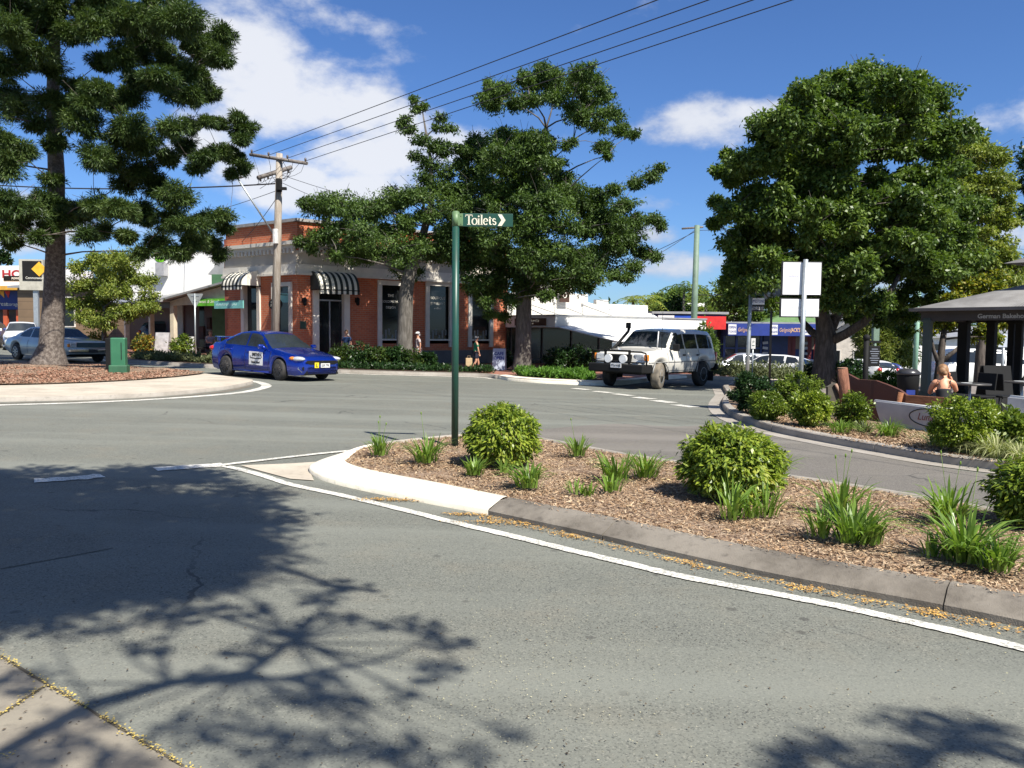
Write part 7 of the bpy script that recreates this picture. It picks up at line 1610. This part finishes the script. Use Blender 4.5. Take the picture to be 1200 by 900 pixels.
gl2 = GX(980, 15.7); gl2.z += .12; rt = thing('timber_slab', gl2, 'dull grey brown timber slab leaning behind the slanting log', 'timber slab'); q = B(); q.prism([(-.11, 0), (.14, 0), (.13, .35), (.02, .68), (-.02, .66), (-.13, .6)], 0, .1); q.build('slab', mat('dull slab', (.10, .09, .065), .9, c2=(.06, .05, .04), scale=6), rt); B().tube([(.0, -.03, .66), (.12, -.05, .42)], .03, 7).build('broken_end', M_end, rt)
# bin, table, chairs
g = GX(1066, 21); g.z += .13; rt = thing('litter_bin', g, 'round black bin left of the shelter corner post', 'bin'); q = B(); q.tube([(0, 0, 0), (0, 0, .62), (0, 0, .66)], [.24, .27, .27], 20); q.build('body', M_black, rt); q = B(); q.tube([(0, 0, .66), (0, 0, .72), (0, 0, .80), (0, 0, .82)], [.29, .29, .2, .02], 20); q.build('lid', mat('bin lid', (.04, .04, .045), .3), rt); B().box((-.05, -.25, .22), (.22, .04, .12)).build('label', M_blue, rt)
def cafe_table(px, Y, label, group='cafe tables in the shelter'):
    g = GX(px, Y); g.z += .135; rt = thing('cafe_table', g, label, 'table', group); B().tube([(0, 0, .70), (0, 0, .73)], .36, 24).build('table_top', mat('table top', (.06, .055, .05), .4), rt); B().tube([(0, 0, .02), (0, 0, .7)], .025, 10).build('leg', M_steel, rt); B().tube([(0, 0, 0), (0, 0, .03)], .22, 20).build('base', M_black, rt)
    pl_ = B().tube([(-.12, -.1, .731), (-.12, -.1, .745)], [.07, .10], 16).build('plate', M_white, None); pl_.location = g; tag(pl_, 'small white plate on the ' + ('nearer' if px < 1150 else 'farther') + ' cafe table', 'plate')
def chair(px, Y, rz, label):
    g = GX(px, Y); g.z += .135; rt = thing('cafe_chair', g, label, 'chair', 'black cafe chairs', rotz=rz); B().box((0, 0, .45), (.42, .42, .04), bev=.012).build('seat', M_black, rt); B().box((-.2, 0, .74), (.03, .42, .34), ry=-.12, bev=.01).build('backrest', M_black, rt)
    for sx_ in (-1, 1):
        for sy_ in (-1, 1): B().tube([(sx_*.2, sy_*.2, 0), (sx_*.18, sy_*.18, .44)], .014, 6).build('leg', M_black, rt)
cafe_table(1139, 15.6, 'round cafe table right of the seated woman'); cafe_table(1200, 17, 'round cafe table near the right edge of the picture')
chair(1150, 16.2, R(200), 'black cafe chair on the far side of the nearer table'); chair(1124, 16.4, R(-70), 'black cafe chair left behind the nearer table'); chair(1176, 16.4, R(20), 'black cafe chair left of the farther table')

# ------------------------------------------------------------------ people
M_skin = mat('skin', (.52, .27, .17), .5, c2=(.46, .22, .14), scale=4); M_hair = mat('fair brown hair', (.28, .15, .065), .6, c2=(.13, .065, .03), scale=14)
def person(g, heading, label, J, cloth, hair=None, hat=None, scale=1.0, skinm=None, clasp=None, group=None, hairr=.0):
    """J: joints in metres, x forwards, y left"""
    rt = thing('person', g, label, 'person', group, heading)
    rad = dict(pel=.125, wst=.105, chs=.125, nb=.075, nk=.050, hd1=.075, hd2=.088, hd3=.078, hd4=.04)
    E = [('pel','wst'),('wst','chs'),('chs','nb'),('nb','nk'),('nk','hd1'),('hd1','hd2'),('hd2','hd3'),('hd3','hd4')]
    for s_ in 'LR':
        rad.update({'sh'+s_: .058, 'el'+s_: .038, 'wr'+s_: .026, 'pm'+s_: (.022, .036), 'hp'+s_: .085, 'kn'+s_: .056, 'cf'+s_: .052, 'an'+s_: .033, 'to'+s_: .03})
        E += [('nb','sh'+s_),('sh'+s_,'el'+s_),('el'+s_,'wr'+s_),('wr'+s_,'pm'+s_),('pel','hp'+s_),('hp'+s_,'kn'+s_),('kn'+s_,'cf'+s_),('cf'+s_,'an'+s_),('an'+s_,'to'+s_)]
    J = {k: Vector(v) for k, v in J.items()}
    for s_ in 'LR':
        J.setdefault('cf'+s_, J['kn'+s_].lerp(J['an'+s_], .3)); d_ = (J['wr'+s_]-J['el'+s_]).normalized(); J.setdefault('pm'+s_, J['wr'+s_]+d_*.075)
    hd = J['nk']; up = (J['hdt']-J['nk']); L_h = up.length; up = up.normalized(); fwd = Vector((1, 0, 0)); fwd = (fwd-up*fwd.dot(up)).normalized(); fwd = Matrix.Rotation(J['turn'].x if 'turn' in J else 0, 3, 'Z') @ fwd
    J['hd1'] = hd+up*L_h*.3+fwd*.015; J['hd2'] = hd+up*L_h*.55; J['hd3'] = hd+up*L_h*.78; J['hd4'] = hd+up*L_h*.97
    order = {'pel': J['pel']}; order.update({k: J[k] for k in rad if k != 'pel'})
    me = skin(E, order, rad, 2); bm = bmesh.new(); bm.from_mesh(me)
    # fingers, nose, ears join the same body mesh
    b = B()
    for s_ in 'LR':
        d_ = (J['pm'+s_]-J['wr'+s_]).normalized(); sd = (d_.cross(Vector((0, 1, 0)))); sd = sd.normalized() if sd.length > .2 else Vector((1, 0, 0)); pn = d_.cross(sd).normalized()*(1 if s_ == 'L' else -1)
        for i, (o_, ln_) in enumerate(((-.026, .055), (-.009, .068), (.009, .064), (.025, .05))):
            p0 = J['pm'+s_]+sd*o_; b.tube([p0-d_*.01, p0+d_*ln_*.45-pn*.004, p0+d_*ln_*.8-pn*.018, p0+d_*ln_*.9-pn*.034], [.0095, .009, .008, .006], 6)
        p0 = J['wr'+s_].lerp(J['pm'+s_], .4)-sd*.022; b.tube([p0, p0-sd*.026+d_*.025, p0-sd*.028+d_*.052-pn*.012], [.012, .010, .007], 6)
    hc = J['hd2']; sdh = fwd.cross(up)
    b.tube([hc+fwd*.08+up*.02, hc+fwd*.105-up*.012, hc+fwd*.08-up*.02], [.008, .014, .008], 6)
    for s_ in (-1, 1): b.ell(hc+sdh*s_*.086-up*.005, (.018, .012, .03), 8, 6)
    off = len(bm.verts); vs = [bm.verts.new(v) for v in b.v]
    for f in b.f:
        try: bm.faces.new([vs[i] for i in f])
        except ValueError: pass
    for f in bm.faces: f.smooth = True
    bm.to_mesh(me); bm.free(); me.name = 'body'; body = link('body', me, rt, skinm or M_skin)
    fc = B(); [fc.ell(hc+fwd*.078+sdh*s_*.032+up*.012, (.008, .012, .008), 6, 5) for s_ in (-1, 1)]; fc.build('eyes', M_ink, rt); m2 = B(); m2.ell(hc+fwd*.082-up*.045, (.006, .024, .006), 6, 5); m2.build('mouth', mat('lips', (.35, .10, .08), .5), rt)
    for nm, keys, extra, m in cloth:
        # keys: list of (a,b) edges with radii bonus
        ks = {}; ed = []
        for a, b_, fa, fb in keys:
            ka = a if fa == 0 else a+'~'; kb_ = b_ if fb == 1 else b_+'~'+a
            ks[ka] = (J[a], rad[a]); ra, rb_ = rad[a] if not isinstance(rad[a], tuple) else .03, rad[b_] if not isinstance(rad[b_], tuple) else .03
            ks[kb_] = (J[a].lerp(J[b_], fb), ra+(rb_-ra)*fb); ed.append((ka, kb_))
        cm = skin(ed, {k: v[0] for k, v in ks.items()}, {k: (v[1] if not isinstance(v[1], tuple) else .03)+extra for k, v in ks.items()}, 2)
        for p in cm.polygons: p.use_smooth = True
        cm.name = nm; link(nm, cm, rt, m)
    if hair:
        b = B(); b.ell(hc+up*.03-fwd*.012, (.098+hairr, .093+hairr, .105+hairr), 16, 10); b.ell(hc-fwd*.07-up*.02, (.05, .07, .08), 12, 8); o = b.build('hair', hair, rt)
        for v in o.data.vertices:
            if (v.co-hc).dot(fwd) > .055 and (v.co-hc).dot(up) < .055: v.co -= fwd*.05
    if hat:
        b = B(); b.tube([hc+up*.055, hc+up*.058, hc+up*.06, hc+up*.12, hc+up*.135], [.15, .15, .098, .09, .03], 16); b.build('hat', hat, rt)
    rt.scale = (scale,)*3; return rt
def standing(step=.16, arm=.12, bag=False):
    return dict(pel=(0,0,.93), wst=(0,0,1.06), chs=(.01,0,1.25), nb=(0,0,1.40), nk=(.01,0,1.48), hdt=(.03,0,1.70), shL=(0,.17,1.39), shR=(0,-.17,1.39), elL=(-arm*.4,.23,1.12), elR=(arm*.4,-.23,1.12), wrL=(.02-arm*.3,.24,.88), wrR=(arm,-.24,.89),
        hpL=(0,.09,.88), hpR=(0,-.09,.88), knL=(step*.7,.10,.50), knR=(-step*.15,-.10,.49), anL=(step,.10,.09), anR=(-step*1.3,-.10,.12), toL=(step+.15,.11,.035), toR=(-step*1.3+.14,-.11,.05))
SH = [('pel','wst',0,1),('wst','chs',0,1),('chs','nb',0,1),('nb','shL',0,1),('nb','shR',0,1),('shL','elL',0,.75),('shR','elR',0,.75)]
SHO = [('pel','hpL',0,1),('pel','hpR',0,1),('hpL','knL',0,.72),('hpR','knR',0,.72)]
TR = [('pel','hpL',0,1),('pel','hpR',0,1),('hpL','knL',0,1),('hpR','knR',0,1),('knL','anL',0,.95),('knR','anR',0,.95)]
M_gsh = mat('green shirt', (.012, .20, .095), .8); M_nav = mat('navy cloth', (.015, .017, .035), .85); M_wsh = mat('patterned white blouse', (.50, .46, .45), .8, c2=(.22, .13, .13), scale=22); M_hatm = mat('pale hat', (.55, .55, .55), .8); M_ghat = mat('grey cap', (.12, .12, .13), .8)
ft_ = lambda px, Y: GX(px, Y)+Vector((0, 0, .125))
sc1 = 41/FPX*30.3/1.72
person(ft_(558, 30.3), (.95, .3), 'person in a green shirt, navy shorts and grey cap carrying a paper bag', standing(.2, .1), [('shirt', SH, .022, M_gsh), ('shorts', SHO, .022, M_nav)], M_ghat, M_ghat, sc1)
bg_ = ft_(549.5, 30.25); q = B(); q.box((0, 0, .16), (.24, .14, .32), bev=.01); q.box((0, -.072, .22), (.16, .002, .1)); rt = thing('shopping_bag', bg_+Vector((0, 0, .17)), 'brown paper shopping bag held by the person in the green shirt', 'bag', rotz=.2); q.build('bag_body', mat('brown paper', (.50, .36, .20), .8), rt); B().tube([(-.06, 0, .31), (-.05, 0, .40), (.05, 0, .40), (.06, 0, .31)], .006, 5, caps=False).build('handle', mat('paper handle', (.4, .28, .16), .8), rt)
person(ft_(490, 31.9), (-.9, -.3), 'person in a pale hat and patterned white blouse walking by the brick wall', standing(.16, .16), [('blouse', SH, .024, M_wsh), ('skirt', SHO, .035, M_wsh)], M_hatm, M_hatm, 42/FPX*31.9/1.72)
person(ft_(406, 31.3), (-.3, -1), 'person in a dark blue top standing by the shop doorway behind the shrubs', standing(.03, .03), [('shirt', SH, .022, mat('blue top', (.02, .05, .13), .8)), ('trousers', TR, .02, M_nav)], M_hair, None, 43/FPX*31.3/1.72)
sit = dict(pel=(0,0,.50), wst=(.0,0,.62), chs=(.03,0,.80), nb=(.03,0,.94), nk=(.04,0,1.01), hdt=(.08,0,1.24), shL=(.03,.17,.93), shR=(.03,-.17,.93), elL=(.08,.22,.70), elR=(.10,-.22,.70), wrL=(.30,.12,.68), wrR=(.30,-.12,.68),
    hpL=(.05,.09,.48), hpR=(.05,-.09,.48), knL=(.45,.11,.50), knR=(.45,-.11,.50), anL=(.43,.11,.09), anR=(.45,-.11,.09), toL=(.58,.12,.035), toR=(.6,-.12,.035))
gq = ft_(246, 38.2); person(gq, (.7, -.7), 'person in a pale grey top sitting under the veranda behind the blue sedan', dict(sit), [('shirt', SH, .02, mat('grey top', (.32, .32, .36), .8)), ('shorts', SHO, .02, M_nav)], M_hair, None, .95)
rt = thing('bench', gq+Vector((-.0, .1, 0)), 'dark bench under the veranda carrying the person in grey', 'bench', rotz=R(45)); B().box((0, 0, .40), (1.4, .4, .05)).build('seat', M_black, rt)
for s_ in (-1, 1): B().box((s_*.6, 0, .19), (.06, .36, .38)).build('leg', M_black, rt)
# the woman on the carved seat, back to the camera, hand raised to her face
wm = dict(pel=(0,0,.36), wst=(.02,0,.48), chs=(.06,0,.62), nb=(.09,0,.775), nk=(.12,0,.84), hdt=(.20,0,1.04), shL=(.08,.155,.765), shR=(.08,-.155,.765), elL=(.20,.20,.56), elR=(.20,-.235,.60), wrL=(.40,.08,.60), wrR=(.22,-.155,.80),
    pmR=(.21,-.12,.865), hpL=(.06,.10,.34), hpR=(.06,-.10,.34), knL=(.46,.12,.42), knR=(.46,-.12,.42), anL=(.50,.12,.09), anR=(.50,-.12,.09), toL=(.65,.13,.035), toR=(.65,-.13,.035), turn=(-.35,0,0))
gw2 = GX(1109, 14.75)+Vector((0, 0, .125))
J_ = dict(wm)
person(gw2, (.28, .96), 'fair haired person in a black strappy top sitting with bare back to the road', J_, [('top', [('pel','wst',0,1),('wst','chs',0,1),('chs','nb',0,.2)], .018, mat('black top', (.012, .012, .014), .8)), ('skirt', SHO, .02, M_nav)], M_hair, None, 1.02, mat('sunlit skin', (.62, .30, .17), .5, c2=(.55, .25, .14), scale=4), hairr=.006)
wo_ = [o for o in bpy.data.objects if o.get('label', '').startswith('fair haired')][0]
for s_ in (-1, 1): B().tube([(.03, s_*.07, .63), (-.04, s_*.075, .70), (.01, s_*.10, .79), (.09, s_*.10, .825)], .006, 5, caps=False).build('strap', M_ink, wo_)
hb2 = B(); hb2.ell((.02, .0, .93), (.045, .045, .045)); hb2.build('hair_bun', M_hair, wo_)
